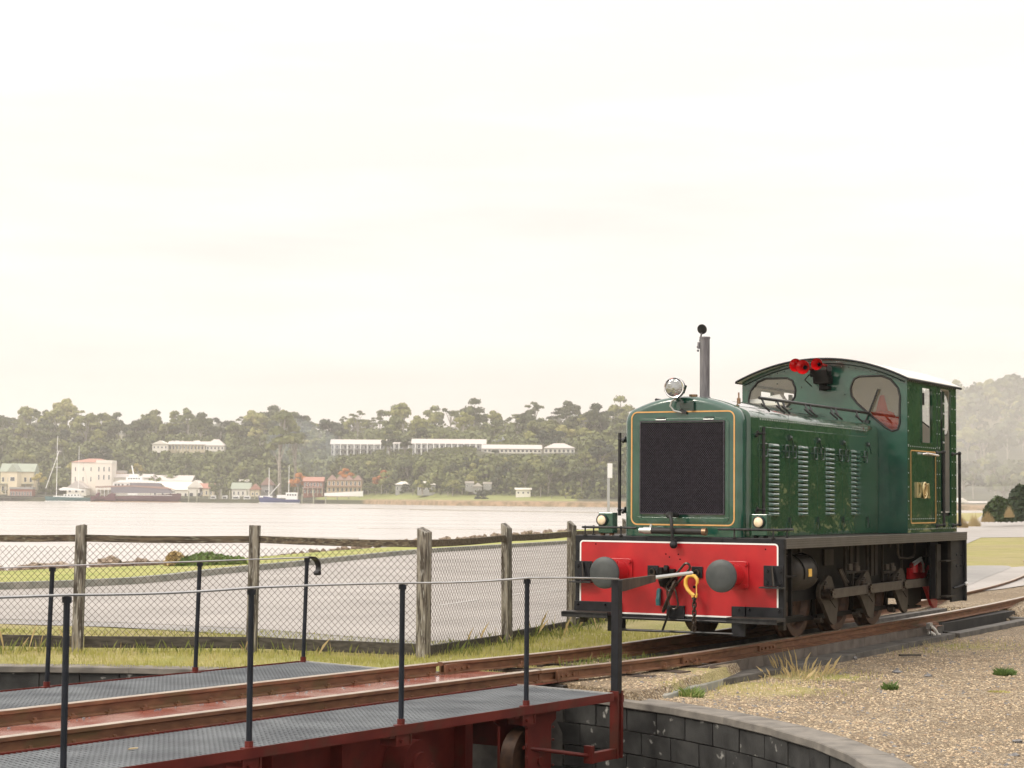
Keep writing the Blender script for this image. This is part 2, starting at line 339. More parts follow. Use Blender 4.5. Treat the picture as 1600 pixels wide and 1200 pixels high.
# ================================================================ GROUND
PC = br2w(-6.6, .85); PR = 6.9                       # turntable pit centre and radius
PZ = -.20
def sstep(x): x=np.clip(x,0,1); return x*x*(3-2*x)
cA, sA = math.cos(AL), math.sin(AL)
def w2l(x,y): dx=x-OL.x; dy=y-OL.y; return dx*cA+dy*sA, -dx*sA+dy*cA
SU = np.array([-6,-1.2,-.45,-.262,-.18,-.134,-.052,0,.03,.10,.21,.27,.6,3,8]); SY = np.array([40,42,44,46.4,51,57.8,74,93,113,170,330,390,420,420,420.])
def shore_y(x,y): return np.interp(x/np.maximum(y,1), SU, SY)
def fence_side(x,y):                                # >0 beyond the fence (towards the water)
    a = y-20.62
    b = (20.17-20.17)+ (y-20.17)*.345-.89 - x
    return np.where(x<-.89, a, np.where(y>20.3, b, -1))
def hgt(x,y):
    lx,ly = w2l(x,y); d = np.hypot(x-PC.x,y-PC.y)-PR
    right = -.28+.07*(1-sstep((d-.3)/1.3))
    left = -.15-.058*(1-sstep((d-.25)/.5))
    t = sstep((ly+.9)/1.0)
    z = right*(1-t)+left*t
    tr = (np.abs(ly)<.62)&(lx>-4)
    z = np.where(tr, -.128, z)
    z = np.where((lx<-.1)&(lx>-4)&(ly<-.3)&(ly>np.interp(lx,[-3.1,-.1],[-1.22,-.78])), -.132, z)
    far = sstep((y-30)/8); z = z*(1-far)+(-.3)*far
    bf = fence_side(x,y); z = np.where(bf>0, z*(1-sstep(bf/1.2))+(-.305)*sstep(bf/1.2), z)
    s = y/shore_y(x,y); z = np.where(y>0, z-np.clip((s-1)/.45,0,6)*.8, z)
    z = np.maximum(z,-4)
    yc_=np.where(lx>6,.0058*(np.minimum(lx,34)-6)**2,0.); w_=sstep((lx-10.6)/2.2)*(1-sstep((ly-yc_-3)/5))*(1-sstep((y-60)/15)); z=z*(1-w_)+(-.058)*w_
    pit = ((np.abs(ly)<.56)&(lx>-.45)&(lx<11.1))|((lx>6.9)&(lx<10.2)&(ly<.5)&(ly>-.84-(0)))
    z = np.where(pit, -1.1, z)
    return z
def smnoise(x,y,s,seed=0):
    return (np.sin(x*s*1.3+seed)*np.cos(y*s*1.1+seed*2)+.6*np.sin(x*s*2.7+y*s*2.1+seed*3)+.4*np.sin(x*s*5.3-y*s*4.7+seed))/2
th = np.linspace(0,2*PI,900,endpoint=False)
rr = np.concatenate([[PR+.05], np.arange(PR+.06,PR+20,.13), (PR+20)*np.exp(np.linspace(0.01,math.log(4000/(PR+20)),80))])
RRg,TH = np.meshgrid(rr,th,indexing='ij'); X=PC.x+RRg*np.cos(TH); Y=PC.y+RRg*np.sin(TH)
Z = hgt(X,Y)+ .006*smnoise(X,Y,3.)*(Z_ok:=1)
Z[0,:]=-.7
nr,nth = X.shape; V=np.stack([X,Y,Z],-1).reshape(-1,3)
ii,jj=np.meshgrid(np.arange(nr-1),np.arange(nth),indexing='ij'); j2=(jj+1)%nth
F=np.stack([ii*nth+jj,(ii+1)*nth+jj,(ii+1)*nth+j2,ii*nth+j2],-1).reshape(-1,4)
me=rawmesh('ground',V,F,None)
def inpoly(x,y,poly):
    x=np.asarray(x);y=np.asarray(y); c=np.zeros(x.shape,bool); n=len(poly)
    for i in range(n):
        x1,y1=poly[i];x2,y2=poly[(i+1)%n]
        if y1==y2: continue
        k=((y1>y)!=(y2>y))&(x<(x2-x1)*(y-y1)/(y2-y1)+x1); c^=k
    return c
# grass weight: left verge, beyond the fence, far right meadow, patches by the pit kerb
lx,ly = w2l(X,Y); bf=fence_side(X,Y)
gw = np.zeros(X.shape)
gw = np.where((ly>.75)&(lx<6), 1., gw)
gw = np.where((lx<-1.2)&(ly>.75), 1., gw)
gw = np.where(bf>0, 1., gw)
gw = np.where(Y>36, 1., gw)
# thin growth on the gravel
P0=br2w
tuft=[(loc2w(-1.2,-1.3),1.0,.8),(loc2w(.4,-1.25),.8,.8),(loc2w(-2.4,-1.15),.6,.6),(loc2w(5.4,-1.5),1.1,.55),(loc2w(4.2,-1.3),.7,.4),(loc2w(.3,.15),1.,.9),(loc2w(-1.6,.25),.7,.7)]
for c,r,s_ in tuft: gw=np.maximum(gw, s_*np.exp(-((X-c.x)**2+(Y-c.y)**2)/(r*r)))
bank = np.where(Y>0, sstep((Y/shore_y(X,Y)-.985)/.03),0.)
for nm,a in(('grass',gw),('bank',bank)):
    at=me.attributes.new(nm,'FLOAT','POINT'); at.data.foreach_set('value',a.reshape(-1).astype(np.float32))
for p in (): pass
me.polygons.foreach_set('use_smooth', np.ones(len(me.polygons),bool))
gm=bpy.data.materials.new('ground'); gm.use_nodes=True; t=gm.node_tree; p=t.nodes['Principled BSDF']; p.inputs['Roughness'].default_value=.85
def nd(t,k,**kw):
    n=t.nodes.new(k)
    for a,b in kw.items(): setattr(n,a,b)
    return n
def ramp(t,src,stops):
    r=t.nodes.new('ShaderNodeValToRGB'); e=r.color_ramp.elements
    e[0].position=stops[0][0]; e[0].color=(*stops[0][1],1); e[1].position=stops[-1][0]; e[1].color=(*stops[-1][1],1)
    for a,c in stops[1:-1]: x=e.new(a); x.color=(*c,1)
    t.links.new(src,r.inputs[0]); return r.outputs[0]
def noise(t,src,sc,det=4,rough=.5):
    n=t.nodes.new('ShaderNodeTexNoise'); n.inputs['Scale'].default_value=sc; n.inputs['Detail'].default_value=det; n.inputs['Roughness'].default_value=rough; t.links.new(src,n.inputs['Vector']); return n.outputs[0]
def mixc(t,f,a,b):
    m=t.nodes.new('ShaderNodeMix'); m.data_type='RGBA'
    if hasattr(f,'links'): t.links.new(f,m.inputs[0])
    else: m.inputs[0].default_value=f
    for s,i in((a,6),(b,7)):
        if hasattr(s,'links'): t.links.new(s,m.inputs[i])
        else: m.inputs[i].default_value=(*s,1)
    return m.outputs[2]
def mth(t,op,a,b,c=None):
    m=t.nodes.new('ShaderNodeMath'); m.operation=op; m.use_clamp=False
    for s,i in((a,0),(b,1),(c,2)):
        if s is None: continue
        if hasattr(s,'links'): t.links.new(s,m.inputs[i])
        else: m.inputs[i].default_value=s
    return m.outputs[0]
tc=nd(t,'ShaderNodeTexCoord').outputs['Object']
vor=nd(t,'ShaderNodeTexVoronoi'); vor.inputs['Scale'].default_value=42; t.links.new(tc,vor.inputs[0])
sepc=nd(t,'ShaderNodeSeparateColor'); t.links.new(vor.outputs['Color'],sepc.inputs[0])
grav=ramp(t,sepc.outputs[0],[(0,(.15,.105,.06)),(.25,(.34,.25,.15)),(.6,(.52,.41,.27)),(.85,(.66,.55,.39)),(1,(.28,.25,.22))])
grav=mixc(t,mth(t,'MULTIPLY',ramp(t,noise(t,tc,.8,6),[(.42,(0,0,0)),(.62,(1,1,1))]),.6), grav,(.30,.22,.13))
dark=ramp(t,vor.outputs['Distance'],[(.25,(1,1,1)),(.6,(.35,.33,.3))]); mm=nd(t,'ShaderNodeMix',data_type='RGBA',blend_type='MULTIPLY'); mm.inputs[0].default_value=.8; t.links.new(grav,mm.inputs[6]); t.links.new(dark,mm.inputs[7]); grav=mm.outputs[2]
ga=nd(t,'ShaderNodeAttribute',attribute_name='grass').outputs['Fac']; ba=nd(t,'ShaderNodeAttribute',attribute_name='bank').outputs['Fac']
grs=ramp(t,noise(t,tc,.55,10,.75),[(.3,(.18,.20,.04)),(.45,(.32,.31,.085)),(.55,(.39,.34,.13)),(.68,(.50,.42,.22))])
gmask=mth(t,'MULTIPLY_ADD',noise(t,tc,5,6,.7),1.,-.5); gmask=mth(t,'ADD',ga,gmask); gmask=ramp(t,gmask,[(.42,(0,0,0)),(.62,(1,1,1))])
grs=mixc(t,ramp(t,noise(t,tc,.16,6,.7),[(.42,(0,0,0)),(.6,(.75,.75,.75))]),grs,(.36,.30,.15))
c=mixc(t,gmask,grav,grs)
bnk=ramp(t,noise(t,tc,.5,8,.7),[(.35,(.12,.09,.06)),(.6,(.34,.27,.19))]); c=mixc(t,ba,c,bnk)
t.links.new(c,p.inputs[0])
b=nd(t,'ShaderNodeBump'); b.inputs['Strength'].default_value=1.; b.inputs['Distance'].default_value=.03; t.links.new(mth(t,'SUBTRACT',1.,vor.outputs['Distance']),b.inputs['Height']); t.links.new(b.outputs[0],p.inputs['Normal'])
me.materials.append(gm); ground=link('ground',me,kind='structure')

# pit floor
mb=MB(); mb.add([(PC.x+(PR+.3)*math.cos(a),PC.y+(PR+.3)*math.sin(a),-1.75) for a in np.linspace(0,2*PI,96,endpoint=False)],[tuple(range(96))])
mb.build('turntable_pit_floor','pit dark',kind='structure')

# ---------------------------------------------------------------- road, path, kerb
rm=bpy.data.materials.new('asphalt'); rm.use_nodes=True; t=rm.node_tree; p=t.nodes['Principled BSDF']; p.inputs['Roughness'].default_value=.5; p.inputs['Specular IOR Level'].default_value=.6
tc=nd(t,'ShaderNodeTexCoord').outputs['Object']
c=ramp(t,noise(t,tc,.35,8,.65),[(.3,(.225,.205,.182)),(.45,(.295,.27,.242)),(.55,(.335,.308,.278)),(.7,(.385,.355,.32))]); c2=ramp(t,noise(t,tc,60,2),[(.35,(.7,.7,.7)),(.6,(1,1,1))])
mm=nd(t,'ShaderNodeMix',data_type='RGBA',blend_type='MULTIPLY'); mm.inputs[0].default_value=.6; t.links.new(c,mm.inputs[6]); t.links.new(c2,mm.inputs[7]); t.links.new(mm.outputs[2],p.inputs[0])
MATS['asphalt']=rm
ra=rm.copy(); ra.name='dark asphalt'
for n in ra.node_tree.nodes:
    if n.type=='VALTORGB' and n.color_ramp.elements[0].position<.31:
        for e,cc in zip(n.color_ramp.elements,((.16,.15,.14),(.22,.21,.19),(.28,.26,.24))): e.color=(*cc,1)
MATS['dark asphalt']=ra
from mathutils.geometry import tessellate_polygon
def sheet(name,poly,z,m,**kw):
    vs=[Vector((p[0],p[1],z)) for p in poly]; tr=tessellate_polygon([vs]); fs=[]
    for f in tr:
        a_,b_,c_=(vs[i] for i in f); fs.append(f if (b_-a_).cross(c_-a_).z>0 else f[::-1])
    me=bpy.data.meshes.new(name); me.from_pydata(vs,[],fs); me.materials.append(MATS[m]); return link(name,me,kind='structure',**kw)
kl=[(-60,26),(-25,31.2),(-9.6,36.85),(-6.27,47.02),(-2.86,63.5),(2.38,78.97),(10,105),(21,140),(34,180)]
def smooth_poly(pts,n=6):
    out=[]
    for i in range(len(pts)-1):
        p0=pts[max(i-1,0)];p1=pts[i];p2=pts[i+1];p3=pts[min(i+2,len(pts)-1)]
        for k in range(n):
            u=k/n; out.append(tuple(.5*((2*p1[a])+(-p0[a]+p2[a])*u+(2*p0[a]-5*p1[a]+4*p2[a]-p3[a])*u*u+(-p0[a]+3*p1[a]-3*p2[a]+p3[a])*u**3) for a in range(len(p1))))
    out.append(tuple(pts[-1])); return out
kl=smooth_poly(kl)
near=[(-60,32-8),(-20,27.9),(-7.44,28.2),(-5.42,27.6),(-3.54,26.6),(-2.5,25.6),(-1.2,24.4),(.25,25.0),(.9,26.9),(2.6,32.),(6,40.5),(10,52),(17,75),(24.3,101),(30,106),(60,128),(140,190)]
far_=[(150,420),(80,330),(44.5,188)]
sheet('road',near+far_+kl[::-1],-.292,'asphalt')
sheet('road_edge',[(-60,23),(-20,26.6),(-7.44,27.3),(-5.42,26.7),(-3.54,25.5),(-2.5,24.5),(-1.4,23.5),(-.3,24.0),(.25,25.0),(-1.2,24.4),(-2.5,25.6),(-3.54,26.6),(-5.42,27.6),(-7.44,28.2),(-20,27.9),(-60,24)],-.2965,'dark asphalt')
sheet('footpath',smooth_poly([tuple(G(u,v,-.05)[:2]) for u,v in((1440,934),(1510,926),(1560,921),(1600,915),(1700,900),(1760,886),(1700,874),(1650,880),(1600,885),(1560,887),(1510,889),(1440,893))],4),-.046,'asphalt')
sheet('worn_asphalt',smooth_poly([tuple(G(u,v,-.05)[:2]) for u,v in((1440,936),(1500,921),(1540,903),(1580,886),(1540,884),(1500,885),(1440,889))],4),-.042,'dark asphalt')
# road marking, seen through the fence
mk=MB(); a1=G(684,945,-.288); a2=G(740,938,-.288); 
for (u1,v1,u2,v2) in ((684,946,745,937),(800,929,892,919)):
    q1=G(u1,v1,-.288);q2=G(u2,v2,-.288); dd=(q2-q1).normalized(); nn=Vector((-dd.y,dd.x,0))*.06
    mk.add([q1-nn,q2-nn,q2+nn,q1+nn],[(0,1,2,3)])
mk.build('road_marking','marking',kind='structure')
# kerb: long low concrete kerb with its grass behind
kb=MB()
for i in range(len(kl)-1):
    a=Vector((*kl[i],0));b=Vector((*kl[i+1],0)); d=(b-a).normalized(); n_=Vector((-d.y,d.x,0)) 
    if n_.x>0: n_=-n_
    w_=.22
    vs=[a,b,b+n_*w_,a+n_*w_]; kb.add([v+Vector((0,0,-.31)) for v in vs]+[v+Vector((0,0,-.16)) for v in vs],[(4,5,6,7),(0,1,5,4),(3,2,6,7),(0,3,7,4),(1,2,6,5)])
kb.build('kerb','kerb concrete',kind='structure')
# raised grass strip between kerb and rocks
sm=bpy.data.materials.new('strip grass'); sm.use_nodes=True; t=sm.node_tree; p=t.nodes['Principled BSDF']; p.inputs['Roughness'].default_value=.9
tc=nd(t,'ShaderNodeTexCoord').outputs['Object']; t.links.new(ramp(t,noise(t,tc,.6,8,.7),[(.35,(.22,.26,.05)),(.55,(.31,.31,.085)),(.7,(.42,.36,.17))]),p.inputs[0]); MATS['strip grass']=sm
klu=np.array([x/y for x,y in kl]); kly=np.array([y for x,y in kl]); us_=np.linspace(-1.6,.188,160); vs=[]; fs=[]
for k,u in enumerate(us_):
    yk=float(np.interp(u,klu,kly))+.25; ys=max(float(np.interp(u,SU,SY))*1.0,yk+.5); vs+=[(u*yk-.0,yk,-.18),(u*(yk+.35*(ys-yk)),yk+.35*(ys-yk),-.235),(u*ys,ys,-.31),(u*(ys+.6),ys+.6,-.7)]
    if k: fs+=[((k-1)*4+j,k*4+j,k*4+j+1,(k-1)*4+j+1) for j in range(3)]
me=bpy.data.meshes.new('verge'); me.from_pydata(vs,[],fs); me.materials.append(sm); link('verge',me,kind='structure')

# ---------------------------------------------------------------- water
wm=bpy.data.materials.new('water'); wm.use_nodes=True; t=wm.node_tree; p=t.nodes['Principled BSDF']
p.inputs['Roughness'].default_value=.2; p.inputs['IOR'].default_value=1.33; p.inputs['Specular IOR Level'].default_value=.9
tc=nd(t,'ShaderNodeTexCoord').outputs['Object']; mp=nd(t,'ShaderNodeMapping'); mp.inputs['Scale'].default_value=(.25,1,1); t.links.new(tc,mp.inputs[0])
mpb=nd(t,'ShaderNodeMapping'); mpb.inputs['Scale'].default_value=(.012,.05,1); t.links.new(tc,mpb.inputs[0]); t.links.new(ramp(t,noise(t,mpb.outputs[0],1.,6,.6),[(.35,(.40,.37,.35)),(.5,(.50,.465,.43)),(.65,(.56,.52,.48))]),p.inputs['Base Color'])  # pale banded base colour stands in for bright sky mirrored by ripples
b=nd(t,'ShaderNodeBump'); b.inputs['Strength'].default_value=.5; b.inputs['Distance'].default_value=.03; t.links.new(noise(t,mp.outputs[0],2.2,4),b.inputs['Height']); t.links.new(b.outputs[0],p.inputs['Normal'])
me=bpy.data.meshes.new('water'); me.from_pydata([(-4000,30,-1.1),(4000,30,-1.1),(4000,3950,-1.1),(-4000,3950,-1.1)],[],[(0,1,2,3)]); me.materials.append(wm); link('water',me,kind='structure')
# low sand bars just breaking the surface
def bar_(u0,u1,v0,v1,hh=.12):
    mb=MB(); n=14; top=[];bot=[]
    for k in range(n+1):
        s=k/n; u=u0+(u1-u0)*s; v=v0+(v1-v0)*s; wv=math.sin(PI*s)**.6*hh*8+.0
        c=G(u,v,-1.1); top.append((c,wv))
    for k in range(n):
        (c0,w0),(c1,w1)=top[k],top[k+1]; e=Vector((0,w0+.3,0));f=Vector((0,w1+.3,0)); z=Vector((0,0,hh))
        mb.add([c0-e,c1-f,c1+z,c0+z,c1+f,c0+e],[(0,1,2,3),(3,2,4,5)])
    return mb
bb=MB()
for a in ((640,1010,797,803,.22),(560,700,795,797,.16),(330,600,794,794.5,.10),(395,560,838,842,.05),(300,480,847,845,.03),(560,900,826,829,.04)):
    q=bar_(*a); bb.add(q.v,q.f)
bb.build('sand_bar','bark',kind='structure')

# ================================================================ FAR HILLSIDES
DU=np.array([-2500,-400,0,300,470,580,620,700,900,1100,1300,1500,1600,2200,3500.]); DS=np.array([900,890,885,880,872,846,800,745,722,715,712,705,700,690,690.])
HU=np.array([-2500,-900,-400,0,150,190,230,340,390,430,560,700,900,960,1100,1300,1480,1560,1700,2200,3500.])
HH=np.array([40,36,33,33,31,24,17,18,27,32,31,30,29,30,36,48,66,72,76,80,80.])
BU=np.array([-2500,0,150,200,235,350,400,500,735,765,905,960,1200]); BH=np.array([22,20,19,20,24.5,24.5,22,21.5,21.3,19.6,19.4,22,22.]); BE=np.array([12,13,13,4,0,0,9,10,10,11,11,9,12.])
def ush(x,y): return 800+FOC*x/y
def dsh(u): return np.interp(u,DU,DS)
def far_h(x,y):
    u=ush(x,y); s=y-dsh(u); H=np.interp(u,HU,HH); right=sstep((u-1150)/300.)
    wd=180*(1-right)+620*right; s0=30*(1-right)+60*right
    z=.5+1.3*sstep(s/14)+H*right*sstep((s-s0)/wd)+(1-right)*(np.interp(u,BU,BH)*sstep((s-18)/92)+np.interp(u,BU,BE)*sstep((s-135)/150))
    ridge=np.exp(-((u-290)/300.)**2)*50*sstep((s-700)/700.)*(1-right) + np.exp(-((u-1000)/320.)**2)*40*sstep((s-600)/600.)*(1-right)
    z=z+ridge-2.6*(s<0)
    return z+.8*smnoise(x,y,.02,1)*sstep((s-30)/100)
US=np.concatenate([np.linspace(-2500,-400,30),np.linspace(-380,2000,260),np.linspace(2050,3500,20)]); SS=np.concatenate([[-6,-1,0,1.5,4,8,14],np.linspace(20,420,50),np.linspace(440,2600,40)])
Ug,Sg=np.meshgrid(US,SS,indexing='ij'); Yg=dsh(Ug)+Sg; Xg=(Ug-800)/FOC*Yg; Zg=far_h(Xg,Yg)
Zg=np.where(Sg<0,-3.,Zg); Zg[:,0]=-3
na,nb=Xg.shape; ii,jj=np.meshgrid(np.arange(na-1),np.arange(nb-1),indexing='ij')
F=np.stack([ii*nb+jj,(ii+1)*nb+jj,(ii+1)*nb+jj+1,ii*nb+jj+1],-1).reshape(-1,4)
me=rawmesh('far_hillside',np.stack([Xg,Yg,Zg],-1).reshape(-1,3),F,None)
lawn=np.zeros(Ug.shape); lawn=np.where((Ug>500)&(Ug<900)&(Sg>2)&(Sg<34),1.,lawn)
bk=np.where((Sg<6)&(Ug>570),1.,0.)
rd=np.where((Sg>400),.6,0)
for nm_,a in(('lawn',lawn),('bank',bk),('ridge',rd)):
    at=me.attributes.new(nm_,'FLOAT','POINT'); at.data.foreach_set('value',a.reshape(-1).astype(np.float32))
hm=bpy.data.materials.new('far hillside'); hm.use_nodes=True; t=hm.node_tree; p=t.nodes['Principled BSDF']; p.inputs['Roughness'].default_value=.9
tc=nd(t,'ShaderNodeTexCoord').outputs['Object']
c=ramp(t,noise(t,tc,.08,8,.7),[(.35,(.025,.032,.014)),(.6,(.06,.062,.026))])
c=mixc(t,nd(t,'ShaderNodeAttribute',attribute_name='ridge').outputs['Fac'],c,(.17,.14,.07))
c=mixc(t,nd(t,'ShaderNodeAttribute',attribute_name='lawn').outputs['Fac'],c,(.22,.24,.07))
c=mixc(t,nd(t,'ShaderNodeAttribute',attribute_name='bank').outputs['Fac'],c,ramp(t,noise(t,tc,.35,6,.7),[(.4,(.16,.12,.06)),(.6,(.34,.23,.14))]))
t.links.new(c,p.inputs[0]); me.materials.append(hm); me.polygons.foreach_set('use_smooth',np.ones(len(me.polygons),bool)); link('far_hillside',me,kind='structure')

# ---------------------------------------------------------------- haze over the bay
hz=bpy.data.materials.new('haze'); hz.use_nodes=True; t=hz.node_tree; t.nodes.clear(); o_=t.nodes.new('ShaderNodeOutputMaterial'); pv=t.nodes.new('ShaderNodeVolumePrincipled')
pv.inputs['Color'].default_value=(1,.975,.93,1); pv.inputs['Density'].default_value=.00024; pv.inputs['Anisotropy'].default_value=.25
t.links.new(pv.outputs[0],o_.inputs['Volume'])
MATS['haze']=hz
HB=MB(); HB.box(-4300,4300,-4300,4300,-6,190)
# ================================================================ TURNTABLE PIT WALL
def blk_mesh(L_,Hh,Dp,mt,name,seed):
    rnd=random.Random(seed); bm=bmesh.new(); bmesh.ops.create_cube(bm,size=1)
    for v in bm.verts: v.co=Vector((v.co.x*L_,v.co.y*Dp,v.co.z*Hh))+Vector((rnd.uniform(-.002,.002),rnd.uniform(-.004,.004),rnd.uniform(-.002,.002)))
    me=bpy.data.meshes.new(name); bm.to_mesh(me); bm.free(); me.materials.append(MATS[mt])
    return me
def arc_wall(name,label,a0,a1):
    w_=thing(name,label,'wall',(PC.x,PC.y,0),0)
    co_=MB(); n=60; ri=PR+.035; ro=PR+.25
    for k in range(n):
        t0=a0+(a1-a0)*k/n;t1=a0+(a1-a0)*(k+1)/n
        vs=[(r*math.cos(t_),r*math.sin(t_),z) for z in(-1.75,PZ-.05) for r,t_ in((ri,t0),(ro,t0),(ro,t1),(ri,t1))]
        co_.add(vs,[(4,5,6,7),(0,4,7,3)])
    co_.build('mortar_bed','mortar',w_)
    variants=[blk_mesh(.388,.178,.05,'block','block',i) for i in range(4)]
    dt=.4/PR; row=0; z=PZ-.06-.095
    while z>-1.6:
        k=0; t_=a0+(dt/2 if row%2 else 0)+dt/2
        while t_<a1-dt/2:
            o=link('block',random.choice(variants),w_); r=ri-.012+random.uniform(-.002,.002)
            o.location=(r*math.cos(t_),r*math.sin(t_),z); o.rotation_euler=(0,0,t_+PI/2); t_+=dt
        z-=.19; row+=1
    cops=[blk_mesh(.785,.065,.30,'coping','coping_stone',9+i) for i in range(3)]
    dt=.79/(PR+.12); t_=a0+dt/2
    while t_<a1:
        o=link('coping_stone',random.choice(cops),w_); r=PR+.115; o.location=(r*math.cos(t_),r*math.sin(t_),PZ-.03); o.rotation_euler=(0,0,t_+PI/2)
        for_b=o.modifiers.new('bevel','BEVEL'); for_b.width=.008; for_b.segments=1
        t_+=dt
    return w_
brd=AB   # direction of the bridge axis seen from the pit centre
arc_wall('pit_wall','black block wall with pale coping curving from the red bridge end to the lower right',brd-1.45,brd-.20)
arc_wall('pit_wall','low dark block wall curving behind the left walkway below the grass verge',brd+.02,brd+1.35)
# abutment between both walls under the bridge end
mb=MB()
for k in range(12):
    t0=brd-.23+.28*k/12;t1=brd-.23+.28*(k+1)/12; ri=PR+.0; ro=PR+.3
    mb.add([(PC.x+r*math.cos(q),PC.y+r*math.sin(q),z) for z in(-1.75,-.142) for r,q in((ri,t0),(ro,t0),(ro,t1),(ri,t1))],[(4,5,6,7),(0,4,7,3)])
mb.build('abutment','ledge concrete',kind='structure')

# ================================================================ TURNTABLE BRIDGE (local x along the bridge, -y near side)
TT=thing('turntable','red steel railway turntable bridge with perforated walkways and rusty rails',"turntable",E0,AB)
def rail_profile(s=1.):                           # (y,z) with the rail head at z=0
    return [(-.0335*s,-.004),(-.028*s,0),(.028*s,0),(.0335*s,-.004),(.0335*s,-.028),(.009,-.038),(.009,-.088),(.055,-.098),(.055,-.106),(-.055,-.106),(-.055,-.098),(-.009,-.088),(-.009,-.038),(-.0335*s,-.028)]
def sweep(mb, path, prof):                         # path: list of (x,y,z); profile in the plane across it
    N=len(path); m_=len(prof); vs=[]
    for i,p in enumerate(path):
        d=(Vector(path[min(i+1,N-1)])-Vector(path[max(i-1,0)])).normalized(); sx=Vector((-d.y,d.x,0)).normalized()
        for a,b in prof: vs.append(Vector(p)+sx*a+Vector((0,0,b)))
    fs=[(i*m_+k,i*m_+(k+1)%m_,(i+1)*m_+(k+1)%m_,(i+1)*m_+k) for i in range(N-1) for k in range(m_)]
    fs+=[tuple(range(m_-1,-1,-1)),tuple((N-1)*m_+k for k in range(m_))]
    mb.add(vs,fs)
def head_strip(path,wd=.026,z=.0012):
    mb=MB(); N=len(path)
    vs=[]
    for i,p in enumerate(path):
        d=(Vector(path[min(i+1,N-1)])-Vector(path[max(i-1,0)])).normalized(); sx=Vector((-d.y,d.x,0)).normalized()
        vs+=[Vector(p)-sx*wd+Vector((0,0,z)),Vector(p)+sx*wd+Vector((0,0,z)),Vector(p)-sx*(wd+.0075)+Vector((0,0,-.003)),Vector(p)+sx*(wd+.0075)+Vector((0,0,-.003))]
    fs=[]
    for i in range(N-1):
        a=i*4;b=a+4; fs+=[(a,b,b+1,a+1),(a,a+2,b+2,b),(a+1,b+1,b+3,a+3)]
    mb.add(vs,fs); return mb
RG=.5715
BL=-13.4
for s in(-1,1):
    path=[(BL,s*RG,0),(-6,s*RG,0),(0,s*RG,0)]
    mb=MB(); sweep(mb,path,rail_profile()); r=mb.build('rail','rail rust',TT)
    head_strip(path).build('rail_head','rail head',r)
mb=MB()
for s in(-1,1):                                     # clips and bolts along the rail feet
    x=-.15
    while x>BL:
        for q in(-1,1):
            mb.box(x-.03,x+.03,s*RG+q*.05-.018,s*RG+q*.05+.018,-.106,-.086); mb.cyl((x,s*RG+q*.055,-.088),(x,s*RG+q*.055,-.070),.013,6)
        x-=.36
mb.build('rail_clips','rail rust',TT,kind='stuff')
MB().box(BL,.55,-.62,.62,-.125,-.108).build('deck_plate','red oxide deck sheen',TT)
mb=MB(); random.seed(8)
for i in range(150):                               # grit lying against the rail foot
    x=random.uniform(BL,.3); y=random.choice((.44,-.40,.43))+random.uniform(-.05,.02); r=random.uniform(.005,.016); mb.ball((x,y,-.106),r,5,.6)
mb.build('grit','stone dark',TT,kind='stuff')
def ends(y): return -.42+ (y-0)*.14                 # bevelled bridge end, y=+2 is the far side
YN0,YN1=-1.70,-.665; YF0,YF1=.665,2.02; ZN=-.095; ZF=-.062
# gratings: expanded steel sheet
def grating(y0,y1,z,parent,x0=-9.6):
    sw,lw=.046,.132; t_=.0078; V=[];Q=[]; nx_=int((0-x0)/(sw/2))
    for i in range(nx_):
        x=x0+i*sw/2; off=(lw/2) if i%2 else 0; y=y0+off-lw
        while y<y1+lw:
            for dy in(-1,1):
                a=[x,y]; b=[x+sw/2,y+dy*lw/2]
                if (a[1]<y0 and b[1]<y0) or (a[1]>y1 and b[1]>y1) or b[0]>ends(y)-.02: continue
                a[1]=min(max(a[1],y0),y1); b[1]=min(max(b[1],y0),y1)
                L_=math.hypot(b[0]-a[0],b[1]-a[1])
                if L_<1e-3: continue
                nx,ny_=-(b[1]-a[1])/L_*t_/2,(b[0]-a[0])/L_*t_/2; k=len(V); tl=.0035
                V+=[(a[0]-nx,a[1]-ny_,z-tl),(a[0]+nx,a[1]+ny_,z+tl),(b[0]+nx,b[1]+ny_,z+tl),(b[0]-nx,b[1]-ny_,z-tl)]; Q.append((k,k+1,k+2,k+3))
            y+=lw
    return link('grating',rawmesh('grating',np.array(V),np.array(Q),'grating steel'),parent,kind='stuff')
for nm,y0,y1,z in(('walkway',YN0,YN1,ZN),('walkway',YF0,YF1,ZF)):
    w_=bpy.data.objects.new(nm,None); COL.objects.link(w_); w_.parent=TT
    grating(y0+.03,y1-.02,z,w_)
    # remote part of the walkway, outside the picture, in plain plate
    MB().box(BL,-9.6,y0+.03,y1-.02,z-.006,z+.002).build('walkway_plate','grating steel',w_)
    near_=y0<0; ye=y0 if near_ else y1
    mb=MB(); mb.box(BL,ends(ye),ye-(.008 if near_ else 0),ye+(0 if near_ else .008),z-.055,z+.012); mb.box(BL,ends(ye),ye-(0 if near_ else .06),ye+(.06 if near_ else 0),z-.012,z-.0065); mb.build('edge_angle','red oxide',w_)
    mb=MB(); mb.box(BL,ends(y1 if near_ else y0)-.02,(y1 if near_ else y0)-.012,(y1 if near_ else y0)+.012,z-.04,z+.012); mb.build('inner_angle','red oxide',w_)
    mb=MB(); mb.bar((ends(y0),y0,z+.001),(ends(y1),y1,z+.001),.014,.02); mb.build('end_strip','galvanised' ,w_)
    mb=MB(); x=-.5
    while x>BL:
        mb.box(x-.03,x+.03,min(y0,y1)+.01,max(y0,y1)-.01,z-.075,z-.018); x-=1.55
    mb.build('cross_bearers','red oxide',w_,kind='stuff')
